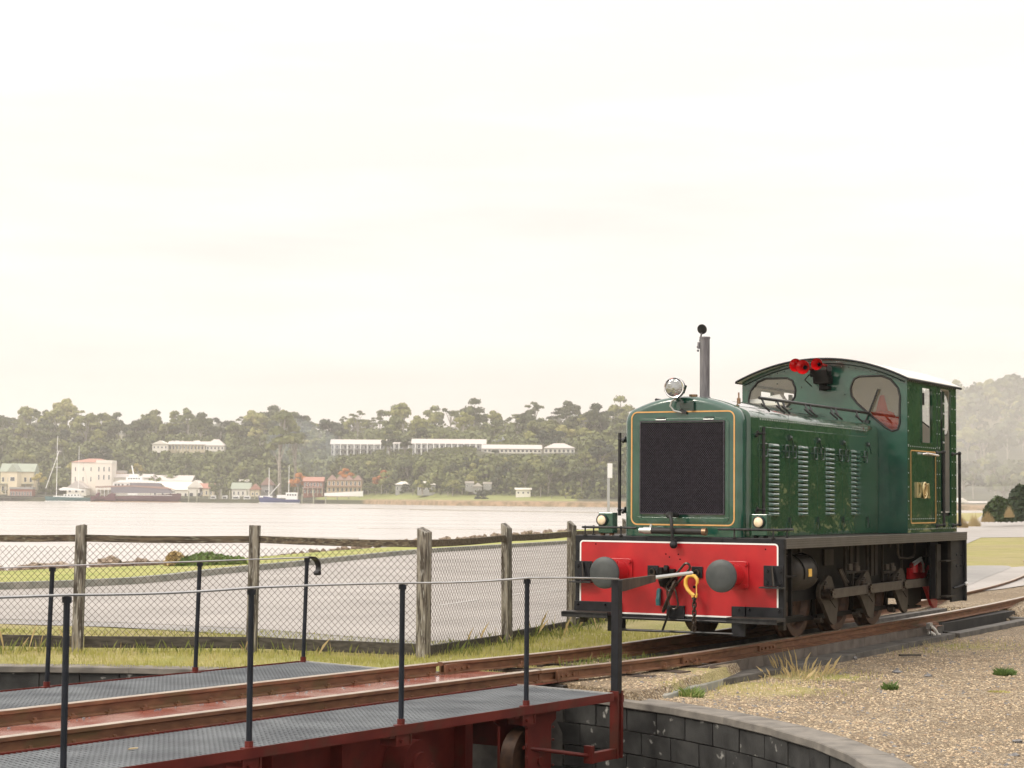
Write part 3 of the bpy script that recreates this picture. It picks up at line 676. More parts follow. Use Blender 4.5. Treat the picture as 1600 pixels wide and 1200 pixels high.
# main girders and bracing
for s in(-1,1):
    mb=MB(); y=s*.78
    mb.box(BL+.6,-1.35,y-.012,y+.012,-1.0,-.16); mb.box(BL+.6,-1.35,y-.14,y+.14,-.165,-.142) ; mb.box(BL+.6,-1.35,y-.14,y+.14,-1.02,-1.0)
    x=-1.6
    while x>BL+.7: mb.box(x-.006,x+.006,y-.12,y+.12,-1.0,-.165); x-=.78
    mb.build('girder','red oxide',TT)
    rv=MB(); x=-1.45
    while x>-9: 
        for z in(-.21,-.95): rv.ball((x,y-.014,z),.012,5)
        x-=.11
    rv.build('girder_rivets','red oxide',TT,kind='stuff')
mb=MB()
for x in(-.6,-2.2,-3.8,-5.4,-7.,-8.6): mb.box(x-.05,x+.05,-.75,.75,-.60,-.17)
mb.box(-1.4,-.25,-.7,.7,-.20,-.155)
mb.build('cross_girders','red oxide',TT)
mb=MB()
for i,x in enumerate((-2.2,-3.8,-5.4,-7.)): mb.bar((x,-1.0,-.55),(x-1.5,-1.0,-1.0),.07,.03); mb.bar((x-.9,-1.15,-.72),(x-2.6,-1.15,-.98),.10,.035)
mb.build('braces','red oxide',TT,kind='stuff')
# brackets under the handrail posts
posts_n=[-.56,-1.9,-3.48,-5.06,-6.62,-8.15]
for x in posts_n[1:]:
    mb=MB(); mb.box(x-.09,x-.075,YN0-.0,YN0+.14,ZN-.13,ZN-.055); mb.box(x+.075,x+.09,YN0-.0,YN0+.14,ZN-.13,ZN-.055); mb.box(x-.09,x+.09,YN0+.01,YN0+.024,ZN-.135,ZN-.055); mb.cyl((x-.03,YN0-.012,ZN-.1),(x-.03,YN0+.02,ZN-.1),.012,6); mb.build('post_bracket','red oxide',TT)
# end carriage with its roller under the near corner
ec=bpy.data.objects.new('end_carriage',None); COL.objects.link(ec); ec.parent=TT; ec.location=(-1.42,-1.34,-.52)
mb=MB()
for y in(-.13,.13):
    mb.prism([(-.24,-.36),(.24,-.36),(.24,-.30),(.17,-.28),(.17,.22),(.24,.26),(.24,.32),(-.24,.32),(-.24,.26),(-.17,.22),(-.17,-.28),(-.24,-.30)],'y',y-.012,y+.012)
mb.build('housing','red oxide',ec)
mb=MB(); mb.prism([(-.27,.32),(.27,.32),(.30,.36),(-.30,.36)],'y',-.16,.16); mb.build('housing_cap','red oxide',ec)
mb=MB(); mb.cyl((0,-.16,-.05),(0,.16,-.05),.035,10); mb.box(-.24,.24,-.15,-.143,-.36,-.27); mb.build('axle_plate','red oxide',ec)
mb=MB(); mb.cyl((0,-.06,-.05),(0,.06,-.05),.26,28); mb.cyl((0,-.1,-.05),(0,.1,-.05),.08,12); mb.build('roller','wheel rust',ec,smooth=True)
mb=MB()
for x in(-.19,.19):
    for z in(-.32,-.2,-.1,.0,.1,.2): mb.ball((x,-.146,z),.012,6)
mb.build('bolts','red oxide',ec,kind='stuff')
mb=MB(); mb.cyl((-2.35,-1.0,-.55),(-2.35,-.8,-.55),.2,24); mb.cyl((-2.35,-1.03,-.55),(-2.35,-.98,-.55),.11,18); mb.build('bearing_cover','red oxide',TT,smooth=True)
mb=MB(); mb.cyl((-1.2,-1.5,-.83),(-1.2,-1.5,-1.6),.02,8); mb.build('drop_rod','timber rust',TT)
# handrails: each one a thing on the bridge
def T3(x,y,z): return br2w(x,y,z)
def handrail(label,side,xs,tops,yb,zb,lean,tail):
    h=thing('handrail',label,'handrail',T3(xs[0],yb,zb),AB,'handrails along the turntable walkways')
    o=Vector((xs[0],yb,zb)); R_=[]
    for i,(x,tz) in enumerate(zip(xs,tops)):
        b=Vector((x,yb,zb))-o; tp=Vector((x+lean[0],yb+lean[1],tz))-o
        if side<0 and i==0: continue
        mb=MB(); mb.cyl(b,tp,.019,10); mb.cyl(tp-(tp-b).normalized()*.035,tp-(tp-b).normalized()*.002,.028,10); mb.build('post','post blue black',h,smooth=True)
        mb=MB(); mb.cyl(b+Vector((0,0,.0)),b+Vector((0,0,.05)),.027,8); mb.box(b.x-.05,b.x+.05,b.y-.03,b.y+.03,b.z-.002,b.z+.012); mb.build('post_foot','red oxide',h,smooth=True)
        R_.append(tp)
    return h,R_,o
# near handrail
tops=[.83,.875,.885,.905,.915,.92]
H,Rp,o=handrail('near black handrail with a long sheen-painted rail ending at the square corner post',-1,posts_n,tops,YN0+.03,ZN,(0,0),None)
cpv=Vector((-.56,YN0+.03,0))-o
path=[Vector((.74,YN0+.03+.0,.865))-o,Vector((-.56,YN0+.03,.838))-o]
full=[path[1]]+[p+Vector((0,0,.008)) for p in Rp]
full.append(full[-1]+Vector((-3,0,.01)))
pts=[]
for i in range(len(full)-1):
    for k in range(6):
        s=k/6; p=full[i].lerp(full[i+1],s); p=p+Vector((0,0,-.012*math.sin(PI*s)*(1 if i%2 else -.3))); pts.append(p)
pts.append(full[-1])
mb=MB(); sweep(mb,[tuple(p) for p in pts],[(-.024,-.006),(.024,-.006),(.026,.003),(.012,.007),(-.012,.007),(-.026,.003)]); mb.build('top_rail','sheen rail' if 'sheen rail' in MATS else 'satin black',H)
mb=MB(); mb.box(cpv.x-.034,cpv.x+.034,cpv.y-.034,cpv.y+.034,ZN-o.z+.0,.83-o.z); mb.build('corner_post','black paint',H,bevel=.004)
mb=MB(); z0=.83-o.z; mb.prism([(cpv.x+.034,z0),(cpv.x+.62,z0+.022),(cpv.x+.62,z0-.035),(cpv.x+.12,z0-.095),(cpv.x+.034,z0-.10)],'y',cpv.y-.016,cpv.y+.016); mb.build('arm','timber dark',H,bevel=.003)
mb=MB(); mb.cyl((cpv.x+.62,cpv.y,z0+.0),(cpv.x+1.28,cpv.y,z0+.022),.016,8); mb.build('push_bar','galvanised',H,smooth=True)
hp=bpy.data.objects.new('hanging_post',None); COL.objects.link(hp); hp.parent=TT
mb=MB(); xx=-.56; yy=YN0+.03
mb.box(xx-.045,xx-.02,yy-.04,yy+.035,-.62,ZN+.02); mb.box(xx+.02,xx+.045,yy-.04,yy+.035,-.62,ZN+.02); mb.box(xx-.02,xx+.02,yy+.012,yy+.034,-.60,ZN+.02); mb.build('channel','red oxide',hp)
mb=MB(); mb.box(xx-.40,xx-.046,yy-.03,yy+.03,-.62,-.54); mb.box(xx-.44,xx-.40,yy-.04,yy+.04,-.62,-.48); mb.build('foot_bar','red oxide',hp,bevel=.003)
mb=MB(); mb.cyl((xx-.42,yy,-.56),(-1.6,-1.45,-.45),.016,8); mb.build('tie_rod','red oxide',hp)
# far handrail, scrolled end
H2,Rp2,o2=handrail('far black handrail on the left walkway with a scrolled downturned end',1,[-.15,-1.62,-3.35,-5.1,-6.9],[.91,.905,.905,.90,.90],YF1-.02,ZF,(.035,-.0),None)
full=[p+Vector((0,0,.008)) for p in Rp2]; full.append(full[-1]+Vector((-3,0,0)))
st=full[0]; scroll=[st+Vector((.06+.11*math.sin(a),0,-.10+.10*math.cos(a))) for a in np.linspace(0,2.1,9)][::-1]
pts=[tuple(p) for p in full]
mb=MB(); sweep(mb,[tuple(p) for p in scroll+[full[0]]],[(-.032,-.011),(.032,-.011),(.032,.009),(-.032,.009)]); mb.build('scroll','satin black',H2)
mb=MB(); sweep(mb,pts,[(-.026,-.005),(.026,-.005),(.028,.003),(.012,.006),(-.012,.006),(-.028,.003)]); mb.build('top_rail','sheen rail',H2)
mb=MB(); e=scroll[0]; mb.cyl(e+Vector((0,-.03,0)),e+Vector((0,.03,0)),.022,12); mb.build('rail_end','satin black',H2,smooth=True)

# ================================================================ RUNNING TRACK  (local frame of the engine)
TR=thing('railway_track','rusty narrow gauge rails running from the turntable under the engine and curving away','track',OL,AL)
cl=[(-3.30,.350),(-2.7,.24),(-2.0,.13),(-1.3,.05),(-.6,.008),(0,0)]+[(x,0) for x in(2,4,6)]+[(x,.0058*(x-6)**2) for x in np.arange(7,34,1.)]
cl3=[(a,b,0) for a,b in cl]
def offset(cl,d):
    out=[]
    for i,p in enumerate(cl):
        q=Vector(cl[min(i+1,len(cl)-1)])-Vector(cl[max(i-1,0)]); n_=Vector((-q.y,q.x,0)).normalized(); out.append(tuple(Vector(p)+n_*d))
    return out
for s in(-1,1):
    path=offset(cl3,s*RG); mb=MB(); sweep(mb,path,rail_profile()); r=mb.build('rail','rail rust',TR)
    head_strip(path).build('rail_head','rail head',r)
fm=MB(); fm.box(-.22,.22,-.012,.012,-.045,.045); 
for i in(-.16,-.06,.06,.16): fm.cyl((i,-.03,0),(i,0,0),.016,6)
fme=fm.mesh('fishplate','rail rust')
for (x,s) in((-3.0,1),(-3.0,-1),(-.9,-1),(1.0,-1)):
    y=float(np.interp(x,[a for a,b in cl],[b for a,b in cl])); o=link('fishplate',fme,TR); o.location=(x,y+s*RG-.02,-.064)
cm=MB(); cm.box(-.05,.05,-.10,-.05,-.01,.012); cm.cyl((0,-.075,0),(0,-.075,.05),.013,6); cm.box(-.03,.03,-.085,-.045,.012,.022); cme=cm.mesh('rail_clip','rail rust')
slm=MB(); slm.box(-.11,.11,-.86,.86,-.06,.06); sme=slm.mesh('sleeper','timber dark')
x=-2.13
while x<-.4:
    y=float(np.interp(x,[a for a,b in cl],[b for a,b in cl])); o=link('sleeper',sme,TR); o.location=(x,y,-.184); o.rotation_euler=(0,random.uniform(-.01,.01),random.uniform(-.03,.0))
    for s in(-1,1):
        c_=link('rail_clip',cme,TR); c_.location=(x,y+s*RG,-.100)
        c_=link('rail_clip',cme,TR); c_.location=(x,y+s*RG,-.100); c_.rotation_euler=(0,0,PI)
    x+=.62
# ---------------------------------------------------------------- inspection pit
IP=thing('inspection_pit','concrete block inspection pit with stepped footing beneath the engine','pit',OL,AL)
pb=blk_mesh(.398,.16,.03,'pit block','pit_block',3)
mb=MB()
mb.box(-.45,7.1,-.70,-.45,-1.2,-.138); mb.box(-.45,11.4,.45,.66,-1.2,-.138); mb.box(-.70,-.45,-.70,.70,-1.2,-.145); mb.build('pit_wall_core','ledge concrete',IP)
for s in(-1,1): MB().box(-.4,7.0,s*RG-.09,s*RG+.09,-.136,-.1065).build('sole_plate','rail rust',IP)
x=-1.1
mb=MB(); mb.box(-1.0,-.45,-.70,-.47,-.30,-.145); mb.build('wall_end','ledge concrete',IP)
x=-.85
while x<6.75:
    o=link('pit_block',pb,IP); o.location=(x,-.712,-.195); x+=.405
lm=[blk_mesh(1.94,.14,.25,'ledge concrete','footing_slab',20+i) for i in range(2)]
x=-.2; k=0
while x<6.2:
    o=link('footing_slab',lm[k%2],IP); o.location=(x,-.855,-.29+.002*k+.0); o.rotation_euler=(.0,0,random.uniform(-.004,.004)); b_=o.modifiers.new('bevel','BEVEL'); b_.width=.006; b_.segments=1; x+=1.96; k+=1
# open end of the pit with its coping
def slab(a,b,w_,z0,z1,nm,m_):
    mb=MB(); a=Vector((*a,(z0+z1)/2)); b=Vector((*b,(z0+z1)/2)); mb.bar(a,b,w_,z1-z0); return mb.build(nm,m_,IP,bevel=.006)
slab((6.75,-.93),(10.6,-.93),.17,-1.1,-.215,'side_coping','ledge concrete')
slab((10.5,-.93),(11.0,.55),.2,-1.1,-.20,'end_coping','ledge concrete')
slab((7.1,-.60),(7.1,-.93),.12,-1.1,-.22,'cross_wall','pit dark')
mb=MB(); mb.box(6.45,6.60,-.76,-.63,-.42,-.135); mb.build('timber_prop','timber rust',IP,bevel=.004)
mb=MB(); mb.box(6.35,6.9,-.74,-.665,-.137,-.1305); mb.build('packing_plate','rail rust',IP)
mb=MB(); mb.box(7.15,10.9,-.66,-.46,-1.1,-.125); mb.build('rail_beam_shade','pit dark',IP)  # beam deepened and blackened, standing in for the dark void under the rail
# conduit standing against the pit wall
PV=thing('conduit','grey plastic conduit pipes rising from the gravel beside the rusty timber prop','pipe',loc2w(6.3,-.86,-.3),AL)
mb=MB(); mb.tube([(0,0,-.05),(0,0,.02),(-.015,0,.09),(-.06,.02,.15),(-.10,.05,.19),(-.15,.08,.2)],.020,8); mb.cyl((0.0,0,-.06),(0,0,.10),.033,10); mb.build('pipe','pvc',PV,smooth=True)
mb=MB(); mb.tube([(-.12,-.03,-.05),(-.13,-.02,.04),(-.17,0,.10),(-.22,.03,.13),(-.26,.05,.11)],.018,8); mb.build('pipe','pvc',PV,smooth=True)
mb=MB(); mb.box(-.22,-.10,.04,.09,.17,.24); mb.build('junction_box','galvanised',PV)
mb=MB(); mb.tube([(-.22,.03,.2),(-.32,0,.14),(-.36,0,.06),(-.30,0,.03),(-.24,.0,.08)],.006,6); mb.build('cable','rubber',PV,smooth=True)
# concrete edging between track ballast and gravel
ED=thing('edging','low weathered concrete edging strip crossing the gravel beside the track','edging',loc2w(-2.9,-1.05,-.2),0)
a=loc2w(-3.05,-1.24,0)-ED.location; b=loc2w(-1.9,-1.06,0)-ED.location; b2=loc2w(-.1,-.80,0)-ED.location
mb=MB(); mb.bar(Vector((a.x,a.y,-.06)),Vector((b.x,b.y,-.07)),.07,.14); mb.build('strip','kerb concrete',ED,bevel=.01)
mb=MB(); mb.bar(Vector((b.x,b.y,-.065)),Vector((b2.x,b2.y,-.09)),.07,.12); mb.build('strip','kerb concrete',ED,bevel=.01)

# ================================================================ FENCE
FN=thing('mesh_fence','weathered timber post and rail fence with rusty chain link along the road','fence',(-.89,20.17,0))
fo=Vector((-.89,20.17,0))
fp=[(-10.3,21.2,1.14),(-8.0,21.05,1.14),(-6.3,20.9,1.15),(-4.53,20.62,1.16),(-2.71,20.70,1.16),(-.89,20.17,1.14),(-.05,22.4,1.16),(.78,25.0,1.17),(1.63,27.6,1.17),(2.5,30.2,1.17),(3.4,32.8,1.17)]
fr_ang=math.atan2(.345,1)
sizes=[(.12,.12)]*3+[(.098,.12),(.105,.12)]+[(.10,.18)]+[(.08,.18)]*5
for i,(x,y,h) in enumerate(fp):
    wx,wy=sizes[i]; mb=MB(); zb=-.35; r=random.Random(i)
    lean=Vector(((-.02 if i<5 else .0)+ (.02 if i==6 else 0),0,0)); 
    ztop=h+.02; n=5
    vs=[]
    for k in range(n+1):
        s=k/n; z=zb+(ztop-zb)*s; c=lean*(-s+1)*1.; sc=1+ r.uniform(-.03,.03)
        for dx,dy in((-1,-1),(1,-1),(1,1),(-1,1)):
            zz=z+(r.uniform(-.012,.012) if k==n else 0)+( -.03*dx if (k==n and i>=5) else 0)
            vs.append((c.x+dx*wx/2*sc,c.y+dy*wy/2*sc,zz))
    fs=[(0,3,2,1),(4*n,4*n+1,4*n+2,4*n+3)]
    for k in range(n):
        for q in range(4): fs.append((k*4+q,k*4+(q+1)%4,(k+1)*4+(q+1)%4,(k+1)*4+q))
    mb.add(vs,fs); o=mb.build('fence_post','fence timber',FN,bevel=.006); o.location=Vector((x,y,0))-fo
    o.rotation_euler=(0,0,(-.05 if i<5 else -.30))
def fz(x,y): return -.12 if y<21 else -.17
for i in range(len(fp)-1):
    a=Vector(fp[i][:2]);b=Vector(fp[i+1][:2]); d=(b-a).normalized(); hz_=fp[i][2]; hz2=fp[i+1][2]
    nrm=Vector((d.y,-d.x)) 
    if nrm.y>0: nrm=-nrm
    off=nrm*(.0 if i<5 else .0)
    L_=(b-a).length; mb=MB(); n=8; vs=[]; rr_=random.Random(50+i)
    for k in range(n+1):
        s=.05/L_+(1-.1/L_)*k/n; p=a.lerp(b,s); z=(hz_+(hz2-hz_)*s)-.118-.010*math.sin(PI*s)+rr_.uniform(-.0005,.0005)
        for dn,dz in((-.022,-.040),(.022,-.040),(.022,.034),(-.022,.034)):
            q=p+nrm*dn; vs.append((q.x-fo.x,q.y-fo.y,z+dz+rr_.uniform(-.0015,.0015)))
    fs=[(0,3,2,1),(4*n,4*n+1,4*n+2,4*n+3)]
    for k in range(n):
        for q in range(4): fs.append((k*4+q,k*4+(q+1)%4,(k+1)*4+(q+1)%4,(k+1)*4+q))
    mb.add(vs,fs); mb.build('top_rail','fence rail timber',FN,bevel=.004)
    zb=-.08 if i<5 else -.14
    mb=MB(); p=a.lerp(b,.03);q=a.lerp(b,.97); mb.bar((p.x-fo.x,p.y-fo.y,zb+.03),(q.x-fo.x,q.y-fo.y,zb+.03-(.0 if i<4 else .02)),.04,.12 if i<5 else .15); mb.build('bottom_board','board dark',FN,bevel=.004)
    # chain link: interlocking zigzag wires
    if i>8: continue
    V=[];Q=[]; pitch=.072; wr_=.0021; zt_=min(hz_,hz2)-.17; z0=zb+.06; nw=int(L_/pitch); nz=int((zt_-z0)/(pitch/2))
    for k in range(nw+1):
        s0=k*pitch+.02
        for j in range(nz):
            za=z0+j*pitch/2; zc=za+pitch/2
            xa=s0+(pitch/2*.5 if j%2==0 else -pitch/2*.5); xb=s0+(-pitch/2*.5 if j%2==0 else pitch/2*.5)
            for sg in(1,-1):
                x1=s0+sg*( .0 if j%2==0 else pitch/2); x2=s0+sg*(pitch/2 if j%2==0 else .0)
                if x1<0 or x2<0 or x1>L_ or x2>L_: continue
                p1=a+d*x1;p2=a+d*x2; dl=sg*.001
                base=len(V); t2=Vector((x2-x1,zc-za)).normalized(); px_,pz_=-t2.y*wr_,t2.x*wr_
                for (pp,zz) in((p1,za),(p2,zc)):
                    V.append((pp.x+d.x*px_-fo.x,pp.y+d.y*px_-fo.y,zz+pz_)); V.append((pp.x-d.x*px_-fo.x,pp.y-d.y*px_-fo.y,zz-pz_)); V.append((pp.x-fo.x+nrm.x*wr_*1.4,pp.y-fo.y+nrm.y*wr_*1.4,zz))
                Q+= [(base,base+1,base+4,base+3),(base+1,base+2,base+5,base+4),(base+2,base,base+3,base+5)]
    if Q: link('chain_link',rawmesh('chain_link',np.array(V),np.array(Q),'wire'),FN,kind='stuff')
# ================================================================ DIESEL SHUNTER (x backwards, -y near side, z above rail)
LO=thing('shunting_engine','green diesel shunting engine with bright red buffer beam standing over the pit','locomotive',OL,AL)
def part(n): 
    o=bpy.data.objects.new(n,None); COL.objects.link(o); o.parent=LO; return o
# ---- frames and beams
MB().box(0,.05,-1.174,1.174,.241,1.111).build('buffer_beam','black paint',LO,bevel=.006)
bp=MB(); bp.prism(rrect(-1.112,1.112,.305,1.053,.035),'x',-.005,.0); BP=bp.build('beam_panel','red paint',LO)
sl_=MB(); strip_loop(sl_,rrect(-1.118,1.118,.299,1.059,.04,6),.016,'x',-.008,-.0045); sl_.build('lining','white paint',BP)
mb=MB()
for y,z in((.93,1.02),(-.98,1.0),(.12,.93),(-.02,.93),(.08,.90),(-.04,.88),(-.2,.6),(.13,.62),(.12,.70)): mb.cyl((-.0075,y,z),(-.004,y,z),.008 if z>.8 else .016,8)
mb.build('bolt_holes','grille backing',BP,kind='stuff')
mb=MB()
for y,z in((.85,1.085),(.35,1.085),(-.5,1.083),(-1.05,1.083),(1.145,.95),(1.145,.5),(-1.145,.6)): mb.ball((-.001,y,z),.011,6)
mb.build('rivets','black paint',LO,kind='stuff')
MB().box(6.49,6.54,-1.174,1.174,.222,1.035).build('rear_beam','black paint',LO,bevel=.006)
mb=MB(); mb.box(.055,6.535,-1.170,1.170,1.060,1.108); FPL=mb.build('footplate','grimy frame',LO)
# valance with raised diamond tread
mb=MB(); mb.box(.055,6.54,-1.180,-1.166,1.005,1.111); mb.box(.055,6.54,1.166,1.180,1.005,1.111); VL=mb.build('valance','tread plate',LO,bevel=.004)
mb=MB(); k=0; x=.07
V=[];Q=[]
while x<6.53:
    for j in range(4):
        z=1.018+.024*j; xo=x+(.0 if j%2 else .018); dx,dz=.011,.007; w_=.006
        if xo+dx>6.535: continue
        b=len(V); V+=[(xo-dx,-1.1805,z-dz),(xo,-1.1838,z+w_),(xo+dx,-1.1805,z+dz),(xo,-1.1838,z-w_)]; Q.append((b,b+1,b+2,b+3))
    x+=.036
link('tread_diamonds',rawmesh('tread_diamonds',np.array(V),np.array(Q),'pale tread'),VL,kind='stuff')
# main frames
for s in(-1,1):
    mb=MB(); y=s*.66
    poly=[(.1,1.0),(.1,.60),(1.2,.55),(1.35,.40),(2.4,.40),(2.5,.60),(2.65,.60),(2.7,.40),(3.7,.40),(3.8,.60),(3.95,.60),(4.0,.40),(5.0,.40),(5.1,.55),(6.45,.55),(6.45,1.0)]
    mb.prism(poly,'y',y-.012,y+.012); mb.build('main_frame','dark grime',LO)
MB().box(.1,6.45,-.62,.62,.85,.99).build('underbody','dark grime',LO)
MB().box(1.2,5.3,-.44,.44,.42,.85).build('gearbox','dark grime',LO)
mb=MB(); mb.box(2.50,2.80,-.70,-.685,.765,.945); mb.build('cover_plate','grimy frame',LO)
for x0,x1,z0,z1 in((3.12,3.90,.565,.90),(4.47,5.23,.53,.87)):
    f_=part('spring_hanger')
    mb=MB(); y=-.72
    for x in(x0,x1): mb.box(x-.014,x+.014,y-.014,y+.014,z0,z1+.1)
    mb.box(x0,x1,y-.02,y+.02,z0+.09,z0+.115); mb.box(x0+.25,x0+.275,y-.015,y+.015,z0-.06,z0+.1)
    mb.build('frame','grimy frame',f_)
    mb=MB(); mb.box(x0+.08,x1-.08,y+.02,y+.06,z0-.02,z0+.06); mb.box(x0+.32,x1-.14,y-.03,y+.05,z0+.0,z0+.035); mb.build('axle_box','dark grime',f_)
    mb=MB(); mb.cyl(((x0+x1)/2,y,z0+.115),((x0+x1)/2,y,z0+.17),.05,10); mb.cyl(((x0+x1)/2,y,z0+.17),((x0+x1)/2,y,z0+.21),.03,8); mb.box(x0+.1,x0+.22,y-.02,y+.02,z0+.13,z0+.2); mb.build('oil_pots','rod steel',f_,smooth=True,kind='stuff')
mb=MB(); 
for x,y in((1.75,-.68),(3.3,-.68),(3.95,-.69),(4.8,-.7)): mb.cyl((x,y-.02,.96),(x,y+.0,.96),.035,10)
for x in(3.4,3.62,4.15,4.3): mb.box(x,x+.10,-.69,-.672,.6,1.0)
mb.build('frame_stiffeners','grimy frame',LO,kind='stuff')
mb=MB(); mb.tube([(5.68,-.75,1.0),(5.68,-.75,.86),(5.62,-.75,.80),(5.4,-.75,.785),(5.05,-.75,.80),(4.98,-.75,.86),(4.98,-.75,1.0)],.013,6); mb.tube([(6.0,-.8,.9),(6.0,-.8,.8),(5.95,-.8,.66),(5.85,-.8,.6)],.009,6); mb.tube([(5.9,-.78,.80),(6.6,-.78,.79)],.008,6); mb.build('air_pipe','rod steel',LO,smooth=True)
mb=MB(); mb.tube([(2.86,-.74,.72),(2.98,-.76,.58),(3.06,-.76,.52)],.022,6); mb.tube([(2.94,-.74,.72),(3.03,-.76,.60),(3.12,-.76,.56)],.014,6); mb.build('lever','rod steel',LO)
# ---- air tank
tk=part('air_tank'); mb=MB(); cx=-.90
mb.lathe([(0,-.03),(.10,-.02),(.165,.02),(.185,.07),(.19,.12),(.19,.55),(.185,.60),(.165,.65),(.10,.69),(0,.70)],(.66,cx,.735),(1,0,0),28); mb.build('shell','grimy frame',tk,smooth=60)
mb=MB(); mb.box(.93,1.02,cx-.195,cx-.185,.70,.78); mb.build('data_plate','hook yellow',tk)
mb=MB()
for x in(.8,1.2): mb.tube([(x,cx+.20*math.cos(a),.735+.20*math.sin(a)) for a in np.linspace(-.3,PI+.3,14)],.008,6)
mb.build('strap','dark grime',tk)
# ---- side plates at the ends (near and far)
for s in(-1,1):
    y=s*1.12
    f_=part('front_side_frame')
    mb=MB(); mb.box(.051,.135,y-.03,y+.03,.19,1.0); mb.build('upright','grimy frame',f_,bevel=.004)
    mb=MB(); mb.box(.30,.33,y-.02,y+.02,.32,1.0); mb.box(.05,.62,y-.03,y+.03,.305,.32); mb.box(.1,.45,y-.03,y+.03,.715,.73); mb.box(.1,.9,s*.7-.01,s*.7+.01,.45,1.0); mb.build('shelf_frame','dark grime',f_)
    r_=part('rear_step_frame')
    mb=MB(); mb.box(5.98,6.49,y-.012,y+.012,.225,1.0); mb.build('side_plate','black paint',r_,bevel=.003)
    mb=MB(); mb.box(5.66,5.98,s*.95-.01,s*.95+.01,.27,1.0); mb.build('back_plate','black paint',r_)
    mb=MB(); mb.box(5.60,5.76,s*1.05-.012,s*1.05+.012,.28,.96); mb.build('ladder_plate','grimy frame',r_)
    mb=MB(); mb.box(5.6,6.05,y-.06,y+.03,.30,.315); mb.box(5.6,6.05,y-.06,y+.03,.745,.76); mb.box(5.93,5.95,y-.02,y+.02,.27,1.0); mb.build('step','grimy frame',r_)
mb=MB(); mb.tube([(6.05,-1.14,.40),(6.15,-1.16,.41),(6.42,-1.18,.44)],.014,6); h_=mb.build('coupling_lever','black paint',LO); MB().ball((6.45,-1.19,.445),.026,10).build('knob','white paint',h_,smooth=60)
mb=MB()
for z in(.82,.68): 
    for x in(6.2,6.4): mb.ball((x,-1.132,z),.02,6)
mb.build('plate_bolts','black paint',LO,kind='stuff')
# ---- wheels and motion
def wheel_mesh():
    mb=MB(); mb.lathe([(.0,-.03),(.09,-.03),(.09,-.012),(.30,.012),(.34,-.045),(.395,-.052),(.42,-.05),(.425,.06),(.455,.07),(.455,.095),(.34,.095),(.33,.04),(.09,.03),(0,.03)],(0,0,0),(0,1,0),40)
    return mb.mesh('wheel','wheel rust',30)
wme=wheel_mesh(); axm=MB(); axm.cyl((0,-.5,0),(0,.5,0),.07,14); axme=axm.mesh('axle','dark grime',True)
XW=[1.88,3.18,4.475]
for x in XW:
    for s in(-1,1):
        o=link('wheel',wme,LO); o.location=(x,s*.555,.42); o.rotation_euler=(0,random.uniform(0,6),0 if s<0 else PI)
    o=link('axle',axme,LO); o.location=(x,0,.42)
cr_poly=[(-.10,.03),(-.06,.10),(.04,.13),(.20,.20),(.30,.18),(.40,.05),(.50,-.02),(.50,-.20),(.46,-.35),(.36,-.36),(.25,-.32),(.13,-.21),(.02,-.11),(-.09,-.04)]
XP=[2.20,3.50,4.80,6.06]; ZPn=[.462,.472,.478,.478]
cme2={}
for i,(x,z) in enumerate(zip(XP,ZPn)):
    for s in(-1,1):
        f_=part('fly_crank'); f_.location=(x,s*.76,z)
        mt='crank grey' if i<3 else 'red paint'
        mb=MB(); mb.prism(cr_poly,'y',-.022,.022); mb.build('web',mt,f_,bevel=.004)
        mb=MB(); mb.bar((.14,s*.024,-.02),(.42,s*.024,-.17),.004,.008); mb.build('web_joint','grille backing',f_)
        mb=MB(); mb.cyl((0,0,0),(0,s*.13,0),.062,14); mb.cyl((0,s*.13,0),(0,s*.15,0),.035,6); mb.cyl((.02,s*.05,.05),(.03,s*.05,.115),.022,8); mb.ball((.03,s*.05,.13),.02,6); mb.cyl((-.05,s*.06,.05),(-.055,s*.06,.10),.016,8)
        for a in range(5): mb.ball((.05*math.cos(a*1.257),s*.14,.05*math.sin(a*1.257)),.014,5)
        mb.build('pin_boss','oily metal',f_,smooth=True)
for s in(-1,1):
    for i in range(3):
        mb=MB(); a=Vector((XP[i],s*.865,ZPn[i])); b=Vector((XP[i+1],s*.865,ZPn[i+1])); d=(b-a).normalized()
        mb.bar(a+d*.08,b-d*.02,.035,.105); mb.cyl(b-d*.02+Vector((0,-.022*1,0)),b-d*.02+Vector((0,.022,0)),.075,16)
        mb.build('coupling_rod','rod steel',LO,bevel=.004)
# brake gear, sand pipes
for x in XW:
    mb=MB(); mb.prism([(x+.44,.20),(x+.52,.22),(x+.53,.50),(x+.47,.52),(x+.445,.40)],'y',-.62,-.52); mb.bar((x+.5,-.57,.5),(x+.48,-.57,.9),.05,.025); mb.cyl((x+.50,-.66,.20),(x+.50,.66,.20),.02,8); mb.build('brake_block','dark grime',LO)
    mb=MB(); mb.cyl((x+.505,-.70,.165),(x+.505,-.62,.165),.03,8); mb.cyl((x+.56,-.70,.145),(x+.56,-.62,.145),.022,8); mb.build('brake_pin','rod steel',LO,smooth=True)
mb=MB(); mb.bar((1.4,-.6,.19),(5.2,-.6,.19),.03,.05); mb.build('brake_rod','dark grime',LO)
mb=MB(); mb.prism([(5.55,.60),(6.1,.60),(6.1,.22),(5.62,.15),(5.45,.3)],'y',-.70,-.62); mb.box(5.5,6.1,-.7,-.3,.14,.17); mb.build('rear_guard','dark grime',LO)
mb=MB()
for c in((5.66,.70),(5.98,.69)): mb.cyl((c[0],-.74,c[1]-.10),(c[0],-.74,c[1]),.055,14); mb.ball((c[0],-.74,c[1]),.055,12,.6)
mb.box(5.5,6.06,-.74,-.70,.52,.66); mb.build('oil_reservoir','red paint',LO,smooth=True)
